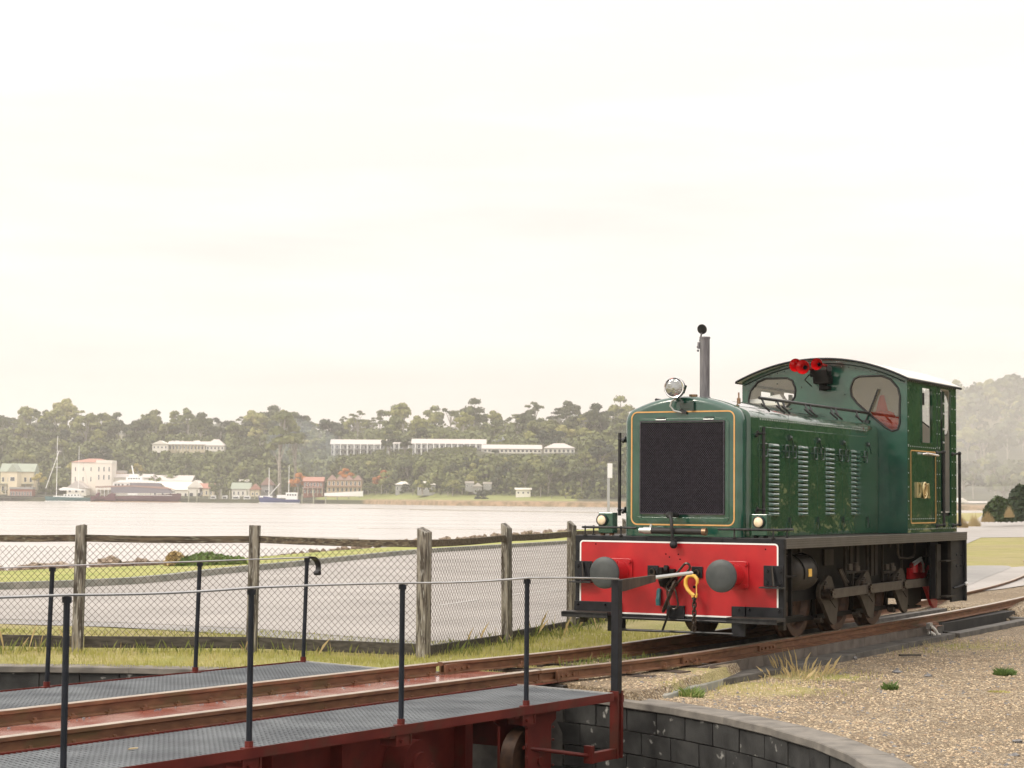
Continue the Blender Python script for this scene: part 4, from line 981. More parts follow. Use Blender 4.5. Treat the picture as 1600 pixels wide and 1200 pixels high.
mb=MB(); mb.tube([(5.50,-.80,.70),(5.62,-.82,.74),(5.74,-.82,.76),(5.8,-.82,.70),(5.82,-.82,.60)],.014,6); mb.tube([(5.45,-.8,.73),(5.6,-.82,.77),(5.7,-.83,.79)],.012,6); mb.build('braided_hose','galvanised',LO,smooth=True)
# ---- buffers
for s in(-1,1):
    b_=part('buffer'); b_.location=(0,s*.649,.734)
    mb=MB(); mb.lathe([(0,-.395),(.10,-.393),(.150,-.385),(.164,-.375),(.165,-.350),(.155,-.345),(.05,-.335)],(0,0,0),(1,0,0),44); mb.build('buffer_head','buffer face',b_,smooth=50)
    mb=MB(); mb.cyl((-.35,0,0),(-.14,0,0),.055,20); mb.build('plunger','satin black',b_,smooth=True)
    mb=MB(); mb.lathe([(.085,-.24),(.098,-.235),(.105,-.17),(.11,-.03),(.11,-.005)],(0,0,0),(1,0,0),28); mb.lathe([(.055,-.241),(.085,-.24)],(0,0,0),(1,0,0),28); mb.build('housing','red paint',b_,smooth=50)
    mb=MB(); mb.prism(rrect(-.15,.15,-.14,.14,.03),'x',-.022,-.006); mb.build('flange','red paint',b_,bevel=.003)
    mb=MB()
    for y,z in((.12,.11),(-.12,.11),(.12,-.11),(-.12,-.11)): mb.cyl((-.05,y,z),(-.018,y,z),.02,6)
    for y in(.05,-.05): mb.cyl((-.17,y,.085),(-.17,y,.115),.012,6)
    mb.build('flange_bolt','red paint',b_,kind='stuff')
# ---- beam furniture
for s in(-1,1):
    g_=part('pole_bracket')
    y0,y1=(s*.965,s*1.17); a,b=min(y0,y1),max(y0,y1)
    mb=MB(); mb.box(-.024,-.009,a,b,.632,.838); mb.build('plate','black paint',g_,bevel=.003)
    mb=MB()
    for y in(a+.03,b-.035):
        for z in(.67,.79): mb.cyl((-.04,y,z),(-.022,y,z),.02,6)
    mb.build('bolt','black paint',g_,kind='stuff')
    mb=MB(); mb.box(-.13,-.02,a-.03,b+.01,.612,.628); mb.build('shelf','satin black',g_); mb=MB(); mb.bar((-.03,(a+b)/2+.01,.83),(-.09,(a+b)/2-.03,.63),.012,.03); mb.build('brace','grimy frame',g_)
    g_=part('shunter_step')
    y0,y1=s*.775,s*1.174; a,b=min(y0,y1),max(y0,y1)
    mb=MB(); mb.box(-.022,-.009,a,b,.245,.418); mb.build('backing_plate','black paint',g_,bevel=.003)
    a2,b2=min(s*.625,s*.772),max(s*.625,s*.772)
    mb=MB(); mb.box(-.040,-.009,a2,b2,.116,.418); mb.box(-.04,.1,(b2-.012 if s<0 else a2),(b2 if s<0 else a2+.012),.116,.418); mb.build('guard_iron','black paint',g_,bevel=.003)
    a3,b3=min(s*.66,s*1.20),max(s*.66,s*1.20)
    mb=MB(); mb.box(-.27,-.02,a3,b3,.285,.315); mb.box(-.27,-.255,a3,b3,.262,.315); mb.build('tread','satin black',g_,bevel=.003)
    mb=MB(); mb.box(-.268,-.03,a3+.005,b3-.005,.3155,.319); mb.build('tread_edge','grimy frame',g_)
    mb=MB()
    for y,z in((s*.70,.385),(s*.70,.265),(s*.81,.385),(s*1.13,.385)): mb.cyl((-.056,y,z),(-.02,y,z),.014,6)
    mb.build('bolt','black paint',g_,kind='stuff')
mb=MB(); mb.cyl((-.03,-.64,.14),(-.03,.64,.135),.013,8); mb.build('lower_bar','satin black',LO,smooth=True)
mb=MB(); mb.cyl((-.05,-.66,.262),(-.05,.6,.262),.008,8); mb.build('uncoupling_rod','satin black',LO,smooth=True)
for y in(.262,-.235):
    mb=MB(); mb.box(-.024,-.008,y-.06,y+.06,.695,.81); o=mb.build('socket_plate','black paint',LO,bevel=.003)
    mb=MB(); mb.lathe([(.022,-.05),(.035,-.05),(.04,-.022),(.045,-.02)],(0,y,.745),(1,0,0),16); mb.build('ring','oily metal',o,smooth=True)
mb=MB(); mb.box(-.035,-.008,-.10,.10,.272,.405); mb.build('lower_plate','black paint',LO,bevel=.004)
mb=MB(); mb.tube([(-.01,.188,.56),(-.03,.188,.54),(-.04,.188,.45)],.026,8)
mb.tube([(-.045,.188,.47),(-.05,.185,.40)],[.03,.026],8); mb.build('cock','hull green',LO,smooth=True)
# draw hook, links, chain
dh=part('draw_gear')
mb=MB(); mb.prism([(-.16,.60),(-.02,.58),(-.02,.80),(-.06,.82),(-.09,.77),(-.14,.76),(-.17,.80),(-.20,.80),(-.20,.66)],'y',.07,.12); mb.box(-.06,-.01,-.02,.17,.60,.70); mb.box(-.08,-.01,.0,.05,.66,.78); mb.build('hook_casting','dark grime',dh,bevel=.008)
def oval(c,ax,ay,r,L_,W_):
    c=Vector(c);ax=Vector(ax).normalized();ay=Vector(ay); ay=(ay-ax*ay.dot(ax)).normalized(); pts=[]
    h=L_/2-W_/2
    for a in np.linspace(-PI/2,PI/2,7): pts.append(c+ax*(h+W_/2*math.cos(a))+ay*(W_/2*math.sin(a)))
    for a in np.linspace(PI/2,3*PI/2,7): pts.append(c+ax*(-h+W_/2*math.cos(a))+ay*(W_/2*math.sin(a)))
    return pts
mb=MB(); mb.tube(oval((-.10,-.06,.70),(0,-.72,.80),(0,.8,.72),.014,.36,.075),.013,8,closed=True); mb.build('long_link','oily metal',dh,smooth=True)
mb=MB(); mb.tube(oval((-.12,.03,.50),(0,-.38,.9),(1,.2,0),.014,.34,.07),.014,8,closed=True); mb.tube(oval((-.10,-.0,.48),(0,.2,.9),(0,1,0),.014,.22,.10),.010,8,closed=True); mb.build('middle_link','oily metal',dh,smooth=True)
mb=MB(); mb.bar((-.10,.02,.39),(-.13,.10,.15),.05,.022); mb.build('shackle_bar','dark grime',dh,bevel=.006)
yh=part('safety_hook'); 
mb=MB(); C_=Vector((-.13,-.225,.655)); pts=[C_+Vector((0,.062*math.cos(a),.060*math.sin(a))) for a in np.linspace(-.35,PI+.75,14)]
pts.append(Vector((-.13,-.20,.555))); 
mb.tube([C_+Vector((0,-.05,-.035))]+pts[0:0]+[C_+Vector((0,-.066,.0)),C_+Vector((0,-.062,.03)),C_+Vector((0,-.035,.06)),C_+Vector((0,0,.068)),C_+Vector((0,.04,.058)),C_+Vector((0,.065,.02)),C_+Vector((0,.066,-.03)),C_+Vector((0,.045,-.075)),C_+Vector((0,.005,-.115)),C_+Vector((0,-.035,-.135))],[.008,.016,.019,.020,.020,.020,.021,.021,.02,.02,.017],10)
mb.tube([C_+Vector((0,-.0,-.115)),C_+Vector((0,-.015,-.155))],.013,8); mb.tube([C_+Vector((0,-.06,-.115)),C_+Vector((0,-.05,-.155))],.012,8); mb.bar(C_+Vector((0,-.055,-.13)),C_+Vector((0,-.055,-.01)),.008,.014); mb.build('hook','hook yellow',yh,smooth=60)
mb=MB(); z=.505
k=0
while z>.17:
    mb.tube(oval((-.13,-.255,z),(0,0,1),(1,0,0) if k%2 else (0,1,0),.008,.062,.036),.0085,6,closed=True); z-=.040; k+=1
mb.build('chain','oily metal',yh,smooth=60)
# brake pipe with gooseneck, screw coupling hose
bp_=part('brake_pipe')
mb=MB(); mb.tube([(-.03,.06,1.33),(-.05,.05,1.325),(-.075,.03,1.29),(-.08,.02,1.2),(-.075,.015,1.09),(-.07,.01,1.05)],.017,10); mb.cyl((-.01,.01,1.06),(-.09,.01,1.06),.02,8); mb.build('pipe','satin black',bp_,smooth=60)
mb=MB(); mb.ball((-.08,.0,1.03),.042,12); mb.build('dummy_coupling','black paint',bp_,smooth=60)
mb=MB(); mb.ball((-.01,.085,1.335),.036,10); mb.cyl((.12,.05,1.335),(-.05,.05,1.335),.026,10); mb.cyl((-.06,.05,1.335),(-.045,.05,1.335),.034,8); mb.build('valve','satin black',bp_,smooth=60)
hs=part('horizontal_hose')
mb=MB(); mb.cyl((-.03,.27,1.172),(-.03,-.30,1.168),.033,14); mb.build('hose','rubber',hs,smooth=True)
mb=MB(); mb.cyl((-.03,.41,1.172),(-.03,.36,1.172),.028,12); mb.cyl((-.03,.36,1.172),(-.03,.27,1.172),.036,12); mb.bar((-.03,.29,1.19),(-.03,.275,1.235),.02,.02); mb.build('coupler','galvanised',hs,smooth=True)
mb=MB(); mb.cyl((-.03,-.30,1.168),(-.03,-.345,1.168),.038,12); mb.build('coupler','bronze',hs,smooth=True)
# beam handrails
for s in(-1,1):
    r_=part('beam_handrail')
    path=[(-.0,s*.46,1.196),(-.0,s*1.06,1.196),(.02,s*1.10,1.196)]+([(.45,s*1.10,1.196)] if s<0 else [(.3,s*1.10,1.196)])
    MB().tube(path,.012,8).build('rail','satin black',r_,smooth=60)
    mb=MB()
    for p in((0,s*.64),(0,s*1.06),(.28,s*1.10)): mb.cyl((p[0],p[1],1.108),(p[0],p[1],1.2),.009,8); mb.ball((p[0],p[1],1.197),.018,8); mb.cyl((p[0],p[1],1.108),(p[0],p[1],1.118),.022,8)
    mb.build('stanchion','satin black',r_,smooth=60)
    l_=part('marker_lamp'); y=s*.87
    mb=MB(); mb.box(.10,.22,y-.085,y+.085,1.135,1.352); mb.build('lamp_box','green paint',l_,bevel=.006)
    mb=MB(); mb.lathe([(.054,.0),(.062,-.012),(.062,-.03),(.052,-.034)],(.10,y+s*.035 if s>0 else y,1.272),(1,0,0),22); mb.build('bezel','satin black',l_,smooth=60)
    mb=MB(); mb.lathe([(0,-.042),(.025,-.04),(.044,-.034),(.052,-.026)],(.10,y+s*.035 if s>0 else y,1.272),(1,0,0),22); mb.build('lens','lamp lens',l_,smooth=60)
    mb=MB(); mb.box(.12,.17,y-.07,y-.035,1.11,1.136); mb.box(.12,.17,y+.035,y+.07,1.11,1.136); mb.build('foot','timber rust' if s>0 else 'dark grime',l_)
# ---- radiator housing and bonnet
def arch(hw,zc,ze,r,n=14,z0=1.112):
    # flat arc crown between rounded shoulders, points (y,z) from +y bottom over to -y bottom
    pts=[(hw,z0)]
    yk=hw-r
    for k in range(6):
        a=k/5*math.radians(72); pts.append((yk+r*math.cos(a), ze-r+ (r)*math.sin(a)))
    y1,z1=pts[-1]
    for k in range(1,n+1):
        t_=k/n; y=y1+( -2*y1)*t_; pts.append((y, z1+(zc-z1)*(1-((2*t_-1)**2))))
    q=[(-a,b) for a,b in pts[:7]][::-1]
    return pts[:-1]+q
def loft(mb,profs,cap0=True,cap1=True):            # profs: list of (x, [(y,z)...]) 
    n=len(profs[0][1]); vs=[Vector((x,p[0],p[1])) for x,pr in profs for p in pr]; fs=[]
    for i in range(len(profs)-1):
        for k in range(n): fs.append((i*n+k,i*n+(k+1)%n,(i+1)*n+(k+1)%n,(i+1)*n+k))
    if cap0: fs.append(tuple(range(n)))
    if cap1: fs.append(tuple(range((len(profs)-1)*n,len(profs)*n)))
    mb.add(vs,fs); return mb
mb=MB(); pr=[]
for k in range(7):
    a=k/6*PI/2; ins=.06*(1-math.sin(a)); pr.append((.135+.06*(1-math.cos(a)), arch(.668-ins,2.575-ins,2.46-ins,.15)))
pr.append((.235,arch(.668,2.575,2.46,.15))); 
loft(mb,pr); RH=mb.build('radiator_housing','green paint',LO,smooth=45)
mb=MB(); loft(mb,[(.232,arch(.655,2.555,2.44,.15)),(.27,arch(.655,2.555,2.44,.15))]); mb.build('recess_band','dark green paint',LO,smooth=45)
mb=MB(); pr=[(.262,arch(.69,2.56,2.42,.10)),(.275,arch(.705,2.575,2.435,.10)),(4.37,arch(.705,2.575,2.435,.10))]; loft(mb,pr); BN=mb.build('bonnet','green side paint',LO,smooth=45)
# smooth glossy green bonnet top sheet, added so the crown mirrors the sky
mb=MB(); P_=arch(.7065,2.5765,2.4365,.10); top=[p for p in P_ if p[1]>2.44]
n=len(top); vs=[Vector((x,p[0],p[1])) for x in(.28,3.0) for p in top]; mb.add(vs,[(k,k+1,n+k+1,n+k) for k in range(n-1)]); mb.build('bonnet_top','bonnet top',BN,smooth=60)
mb=MB(); strip_loop(mb,rrect(-.589,.589,1.225,2.417,.075,6),.014,'x',.130,.1345); mb.build('lining','gold lining',RH)
mb=MB(); strip_loop(mb,rrect(-.525,.512,1.262,2.34,.05,6),.045,'x',.126,.1348); mb.build('grille_door_frame','green paint',RH,bevel=.002)
GR=part('radiator_grille')
MB().box(.128,.134,-.474,.473,1.349,2.308).build('backing','grille backing',GR)
V=[];Q=[]; cw,ch=.0216,.0285; 
ny=int(.946/cw); nz=int(.958/ch)
for j in range(nz*2):
    for i in range(ny+1):
        y0=-.473+i*cw+(cw/2 if j%2 else 0); z0=1.350+j*ch/2
        for s in(-1,1):
            y1=y0+s*cw/2; z1=z0+ch/2
            if y0>.473 or abs(y1)>.474: continue
            t_=.0017; d=Vector((y1-y0,z1-z0)).normalized(); nx,nz_=-d.y*t_,d.x*t_
            xo=.117 if j%2 else .121; x1=.121 if j%2 else .117
            b=len(V); V+=[(xo,y0-nx,z0-nz_),(xo+.003,y0+nx,z0+nz_),(x1+.003,y1+nx,z1+nz_),(x1,y1-nx,z1-nz_)]; Q.append((b,b+1,b+2,b+3))
link('mesh',rawmesh('mesh',np.array(V),np.array(Q),'grille metal'),GR,kind='stuff')
mb=MB(); strip_loop(mb,rrect(-.480,.480,1.342,2.315,.01,2),.012,'x',.112,.127); mb.build('rim','grille metal',GR)
for y in(.24,-.30):
    mb=MB(); mb.cyl((.125,y-.06,2.325),(.125,y+.06,2.325),.009,8); mb.box(.122,.134,y-.05,y+.05,2.325,2.355); mb.build('hinge','dark green paint',RH)
mb=MB()
for k in range(9): mb.ball((.133,-.42+k*.105,2.333),.006,5); mb.ball((.133,-.42+k*.105,1.305),.008,5)
for k in range(9): mb.ball((.133,.505,1.40+k*.105),.006,5); mb.ball((.133,-.50,1.40+k*.105),.006,5)
mb.build('screws','green paint',RH,kind='stuff')
# headlamp
hl=part('headlamp')
mb=MB(); mb.lathe([(.108,0),(.112,-.012),(.105,-.022),(.094,-.018)],(.03,.045,2.655),(1,.10,0),36); mb.build('rim','chrome',hl,smooth=60)
mb=MB(); mb.lathe([(0,-.028),(.04,-.026),(.08,-.02),(.098,-.012)],(.03,.045,2.655),(1,.10,0),36); mb.build('lens','lens',hl,smooth=60)
mb=MB(); mb.lathe([(.108,0),(.105,.05),(.08,.10),(.03,.13),(0,.135)],(.03,.045,2.655),(1,.10,0),28); mb.build('shell','satin black',hl,smooth=60)
mb=MB(); mb.bar((.08,.03,2.56),(.10,-.03,2.50),.04,.02); mb.box(.11,.14,-.10,.02,2.44,2.50); mb.box(.10,.12,-.14,-.10,2.42,2.52); mb.bar((.06,-.045,2.60),(.09,-.06,2.68),.012,.02); mb.build('bracket','dark green paint',hl)
mb=MB(); mb.tube([(.09,.05,2.545),(.08,.10,2.52),(.08,.115,2.47),(.09,.08,2.42),(.11,.0,2.40),(.12,-.03,2.41)],.010,8); mb.build('cable','galvanised',hl,smooth=60)
mb=MB(); mb.bar((.115,.02,2.425),(.12,-.055,2.395),.03,.03); mb.build('plug','satin black',hl)
mb=MB(); mb.cyl((.22,-.085,2.565),(.22,-.085,2.592),.045,12); mb.build('filler_cap','bronze',LO,smooth=True)
mb=MB(); mb.cyl((.5,-.48,2.50),(.5,-.48,2.56),.02,10); mb.cyl((.5,-.48,2.56),(.5,-.48,2.62),.009,8); mb.build('whistle','bronze',LO,smooth=True)
# exhaust
ex=part('exhaust_stack')
mb=MB(); mb.cyl((.6,-.05,2.55),(.6,-.05,3.222),.053,24); mb.build('stack','exhaust metal',ex,smooth=True)
mb=MB(); mb.lathe([(.054,3.205-2.5),(.058,3.205-2.5),(.058,3.226-2.5),(.050,3.226-2.5)],(.6,-.05,2.5),(0,0,1),24); mb.lathe([(.06,.06),(.075,.05),(.06,.085)],(.6,-.05,2.5),(0,0,1),20); mb.build('collar','exhaust metal',ex,smooth=True)
mb=MB(); mb.cyl((.565,-.03,3.305),(.578,-.031,3.309),.054,24); mb.build('rain_cap','satin black',ex,smooth=True)
mb=MB(); mb.bar((.575,-.025,3.27),(.60,.01,3.18),.012,.014); mb.box(.57,.60,.0,.022,3.10,3.17); mb.ball((.585,.018,3.12),.02,6); mb.ball((.58,.02,3.08),.014,6); mb.build('cap_lever','exhaust metal',ex)
# handrails left and right of the radiator
for s,x0,x1,z0,z1 in((1,.24,.24,1.32,2.20),(-1,.46,.46,1.335,2.255)):
    h_=part('grab_rail'); y=s*.775
    MB().tube([(x0,y,z0),(x1,y,z1)],.019,8).build('rail','satin black',h_,smooth=60)
    mb=MB()
    for z in(z0+.06,z1-.07): mb.cyl((x0,y,z),(x0,s*.70,z),.012,8); mb.ball((x0,y,z),.025,8); mb.cyl((x0-.0,s*.71,z),(x0,s*.70,z),.035,8); mb.cyl((x0-.05,s*.72,z-.02),(x0-.05,s*.70,z-.02),.02,8)
    mb.build('bracket','satin black',h_,smooth=60)
# bonnet doors, louvres, handles (both sides)
XD=[.50,1.356,2.23,3.06,3.93]
lvm=MB()
prof=[(0,0),(.010,-.020),(.022,-.027),(.030,-.020),(.036,-.004),(.036,.004)]
pts=[]
Wl=.145
# scoop: quarter bulge, open below
n=8; vs=[]
for k in range(n+1):
    s=-1+2*k/n; e=1-abs(s)**6
    for (zz,dd) in((.022,0),(.019,.020),(.010,.032),(-.008,.036),(-.018,.035)):
        vs.append((s*Wl,-dd*max(e,.0)-.0005,zz-.002))
fs=[(k*5+j,(k+1)*5+j,(k+1)*5+j+1,k*5+j+1) for k in range(n) for j in range(4)]
lvm.add(vs,fs); lme=lvm.mesh('louvre','louvre sheen paint',60)
dkm=MB(); dkm.box(-Wl*.95,Wl*.95,-.0015,0,-.022,-.0165); 
hdm=MB(); hdm.tube([(-.0,-.0,.075),(0,-.045,.072),(0,-.05,.05),(0,-.05,-.05),(0,-.045,-.072),(0,0,-.075)],.008,6)
hdm2=MB(); hdm2.tube([(x,y,z) for x,y,z in((-.05,0,.07),(-.05,-.03,.07),(.05,-.03,.07),(.05,-.03,-.06),(.05,0,-.06))],.007,6)
HDL=MB(); HDL.tube([(-.05,-.028,-.045),(-.05,-.028,.045),(-.042,-.028,.060),(-.03,-.028,.066),(.03,-.028,.066),(.042,-.028,.060),(.05,-.028,.045),(.05,-.028,-.045),(.042,-.028,-.06),(.03,-.028,-.066),(-.03,-.028,-.066),(-.042,-.028,-.06)],.0075,6,closed=True); HDL.cyl((-.05,-.028,0),(-.05,0,0),.008,6); HDL.cyl((.05,-.028,0),(.05,0,0),.008,6)
hme=HDL.mesh('door_handle','dark green paint',60)
LTM=MB(); LTM.box(-.022,.022,-.02,0,-.03,.03); LTM.ball((0,-.022,.0),.02,8); LTM.bar((0,-.03,.0),(.065,-.035,-.11),.008,.014); ltme=LTM.mesh('door_latch','dark green paint')
LBM=MB(); LBM.box(-.018,.018,-.02,0,-.01,.045); LBM.bar((0,-.02,0),(.045,-.022,-.09),.006,.008); LBM.bar((0,-.02,0),(-.04,-.022,-.09),.006,.008); lbme=LBM.mesh('door_stay','dark green paint')
HNM=MB(); HNM.box(-.09,.09,-.006,0,-.032,.032); HNM.cyl((-.09,-.008,0),(-.09,-.008,.0001),.001,3); hnme=HNM.mesh('hinge_strap','green side paint')
for s in(-1,1):
    for i in range(4):
        mb=MB(); x0,x1=XD[i]+.006,XD[i+1]-.006; mb.box(x0,x1,s*.703 if s>0 else s*.7125,s*.7125 if s>0 else s*.703,1.118,2.262); D_=mb.build('bonnet_door','green side paint',LO,bevel=.003)
        cxx=(.906,1.776,2.646,3.516)[i]
        for k in range(15):
            o=link('louvre',lme,D_); o.location=(cxx,s*.7125,1.352+k*.0515); 
            if s>0: o.rotation_euler=(0,0,PI)
        for zz in(2.16,1.30):
            o=link('hinge_strap',hnme,D_); o.location=(XD[i]+.14,s*.7130,zz)
            if s>0: o.rotation_euler=(0,0,PI)
    hx=[(XD[0]+.10,),(XD[1]-.13,XD[1]+.09),(XD[2]-.13,XD[2]+.09),(XD[3]-.13,XD[3]+.09),(XD[4]-.12,)]
    for i,g_ in enumerate(hx):
        for x in g_:
            o=link('door_handle',hme,LO); o.location=(x,s*.713,2.02); 
            if s>0: o.rotation_euler=(0,0,PI)
    for x in XD[1:]:
        o=link('door_latch',ltme,LO); o.location=(x,s*.713,2.17); o2_=link('door_stay',lbme,LO); o2_.location=(x,s*.713,1.27)
        if s>0: o.rotation_euler=(0,0,PI); o2_.rotation_euler=(0,0,PI)
    mb=MB(); x=.54
    while x<3.95: mb.ball((x,s*.7055,2.338),.0085,5); x+=.068
    mb.build('rivet_row','galvanised',BN,kind='stuff')
    mb=MB()
    for k in range(5): mb.box(XD[k]-.002,XD[k]+.002,min(s*.7045,s*.7062),max(s*.7045,s*.7062),2.262,2.43)
    mb.build('seam','dark green paint',BN,kind='stuff')
    # long top rail
    t_=part('top_grab_rail'); y=s*.60
    MB().tube([(.78,y,2.575),(4.33,y,2.565)],.017,8).build('rail','satin black',t_,smooth=60)
    mb=MB()
    for x in(.84,1.28,1.44,2.13,2.28,2.96,3.12,3.85):
        mb.bar((x,y,2.573),(x-.07,s*.67,2.475),.014,.018); mb.bar((x-.07,s*.67,2.475),(x-.02,s*.70,2.44),.012,.012); mb.bar((x-.12,s*.64,2.51),(x-.02,s*.70,2.43),.012,.014)
    mb.build('bracket','satin black',t_)
# ---- cab
CB=part('cab')
XC0,XC1,CW=4.38,6.45,1.068
def roofz(y): return 3.252-.262*(abs(y)/1.10)**2.05 
def cabout(hw,z0,dz=0): return [(hw,z0)]+[(hw-2*hw*k/20, roofz(hw-2*hw*k/20)-.02+dz) for k in range(21)]+[(-hw,z0)]
winL=[(.975,2.66),(.98,2.763),(.954,2.867),(.86,2.975),(.748,3.018),(.468,3.018),(.40,2.985),(.365,2.90),(.358,2.863),(.370,2.78),(.44,2.69),(.60,2.55),(.80,2.39),(.88,2.345),(.95,2.365),(.975,2.44)]
winR=[(-a,b) for a,b in winL][::-1]
holed('front_wall',cabout(CW,1.112),[winL,winR],'x',XC0,.025,['green paint'],CB)
holed('rear_wall',cabout(CW,1.112),[winL,winR],'x',XC1-.025,.025,['green paint'],CB)
for wn in(winL,winR):
    for X_ in(XC0,XC1-.002):
        f_=bpy.data.objects.new('cab_window',None); COL.objects.link(f_); f_.parent=LO
        mb=MB(); n=len(wn); pts=[Vector((X_-.004,a,b)) for a,b in wn]
        mb.tube(pts,.013,8,closed=True); mb.build('rubber_seal','rubber',f_,smooth=60)
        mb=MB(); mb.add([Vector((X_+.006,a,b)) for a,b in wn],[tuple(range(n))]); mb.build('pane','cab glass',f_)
winS=rrect(4.95,5.37,2.22,2.90,.03,3); door_=rrect(5.76,6.21,1.318,2.93,.02,2)
for s in(-1,1):
    Y_=-CW if s<0 else CW-.02
    holed('side_wall',[(XC0+.026,1.112),(XC1-.026,1.112),(XC1-.026,2.985),(XC0+.026,2.985)],[winS,door_],'y',Y_,.02,['green side paint'],CB)
    mb=MB(); yy=s*(CW+.004); strip_loop(mb,rrect(4.50,5.53,1.228,2.122,.04,5),.013,'y',yy-.0015,yy+.0015); mb.build('lining','gold lining',CB)
    mb=MB(); strip_loop(mb,rrect(4.935,5.385,2.205,2.915,.03,3),.018,'y',s*(CW+.006)-.006,s*(CW+.006)+.006); mb.build('window_frame','green side paint',CB)
    mb=MB()
    for z in(2.955,): 
        x=4.42
        while x<6.42: mb.ball((x,s*CW,z),.008,5); x+=.085
    for z in(1.16,2.165,1.285):
        x=4.42
        while x<(6.42 if z<1.2 else 5.74): mb.ball((x,s*CW,z),.008,5); x+=.085
    for x in(4.42,5.60,5.70,6.26,6.40):
        z=1.16
        while z<2.95: mb.ball((x,s*CW,z),.008,5); z+=.17
    mb.build('rivets','galvanised',CB,kind='stuff')
    mb=MB(); mb.box(5.60,5.615,min(s*CW,s*(CW+.004)),max(s*CW,s*(CW+.004)),1.12,2.95); mb.build('panel_seam','dark green paint',CB)
    for x in(5.66,6.36):
        h_=part('cab_handrail'); y=s*1.135
        MB().tube([(x,y,1.20),(x,y,2.125)],.020,8).build('rail','satin black',h_,smooth=60)
        mb=MB()
        for z in(1.205,2.12): mb.cyl((x,y,z),(x-.10,s*CW,z-.01),.013,8); mb.ball((x,y,z),.028,8); mb.ball((x-.10,s*CW,z-.01),.03,8)
        mb.build('bracket','satin black',h_,smooth=60)
    mb=MB(); mb.cyl((5.02,s*1.115,2.09),(5.50,s*1.115,2.075),.015,8); mb.cyl((5.02,s*1.115,2.09),(4.98,s*CW,2.08),.013,8); mb.cyl((5.48,s*1.115,2.075),(5.50,s*CW,2.07),.013,8); mb.build('window_grab','chrome',CB,smooth=True)
    mb=MB(); mb.box(5.76,6.21,s*.97-.01,s*.97+.01,1.318,1.9); mb.build('cab_door','dark green paint',CB)
    mb=MB(); mb.box(5.92,6.02,s*1.03-.012,s*1.03+.012,1.33,2.9); mb.build('door_pillar','dark green paint',CB)
    mb=MB()
    for z in(2.75,2.62,2.42,2.25): mb.ball((5.97,s*1.045,z),.016,6)
    mb.build('pillar_bolts','galvanised',CB,kind='stuff')
# emblem and characters on the near side panel
def glyph(mb,segs,x0,z0,w_,h_,t_,y):
    for (a,b,c,d) in segs: mb.bar((x0+a*w_,y,z0+b*h_),(x0+c*w_,y,z0+d*h_),.018,t_)
LT=bpy.data.objects.new('number_lettering',None); COL.objects.link(LT); LT.parent=LO
y=-CW-.012; z0=1.555; h_=.165
mb=MB(); glyph(mb,[(0,0,0,1)],4.745,z0,.13,h_,.034,y); glyph(mb,[(-.1,1,.65,1),(-.1,0,.65,0),(.65,1,1,.75),(1,.75,1,.25),(1,.25,.65,0)],4.745,z0,.13,h_,.024,y); mb.build('letter_d','brass',LT)
mb=MB(); glyph(mb,[(.5,0,.5,1)],5.13,z0-.005,.12,h_,.034,y); glyph(mb,[(.1,.86,.5,1),(.1,0,.9,0)],5.13,z0-.005,.12,h_,.024,y); mb.build('numeral_one','brass',LT)
mb=MB(); pts=[(5.04+.088*math.cos(a),y,1.635+.095*math.sin(a)) for a in np.linspace(0,2*PI,24,endpoint=False)]; mb.tube(pts,.011,6,closed=True); pts=[(5.04+.05*math.cos(a),y,1.635+.055*math.sin(a)) for a in np.linspace(0,2*PI,20,endpoint=False)]; mb.tube(pts,.008,6,closed=True); mb.bar((5.0,y,1.68),(5.09,y,1.56),.014,.014); mb.build('badge_ring','brass',LT)
mb=MB(); mb.cyl((5.04,-CW-.002,1.635),(5.04,-CW-.008,1.635),.09,28); mb.build('badge_disc','bronze',LT)
# interior
mb=MB(); mb.box(4.5,6.4,-1.03,1.03,1.115,1.35); mb.build('cab_floor','grimy frame',CB)
n=20
mb=MB(); vs=[];
for X_ in(4.41,6.42):
    for k in range(n+1): yy=1.04-2.08*k/n; vs.append(Vector((X_,yy,roofz(yy)-.055)))
mb.add(vs,[(k,k+1,n+2+k,n+1+k) for k in range(n)]); mb.build('cab_ceiling','cream interior',CB,smooth=60)
for X_ in(XC0+.028,XC1-.030):
    holed('inner_lining',[(a*.97,b) for a,b in cabout(CW,1.36,-.05)],[[(a,b) for a,b in winL],[(a,b) for a,b in winR]],'x',X_,.004,['cream interior'],CB)
for s in(-1,1):
    holed('inner_lining',[(XC0+.04,1.36),(XC1-.04,1.36),(XC1-.04,2.93),(XC0+.04,2.93)],[rrect(4.93,5.39,2.20,2.91,.03,3),rrect(5.74,6.22,1.37,2.92,.02,2)],'y',s*(CW-.03)-(.0 if s<0 else .004),.004,['cream interior'],CB)
mb=MB(); mb.box(4.45,4.85,-.65,.65,1.35,2.30); mb.build('control_desk','cream interior',CB,bevel=.01)
mb=MB(); mb.cyl((4.75,.35,2.30),(4.75,.35,2.42),.05,12); mb.cyl((4.7,-.3,2.3),(4.68,-.3,2.50),.02,8); mb.build('control_levers','satin black',CB,smooth=True)
mb=MB(); mb.box(5.0,5.30,-1.0,-.96,2.70,2.85); mb.build('blind','satin black',CB)
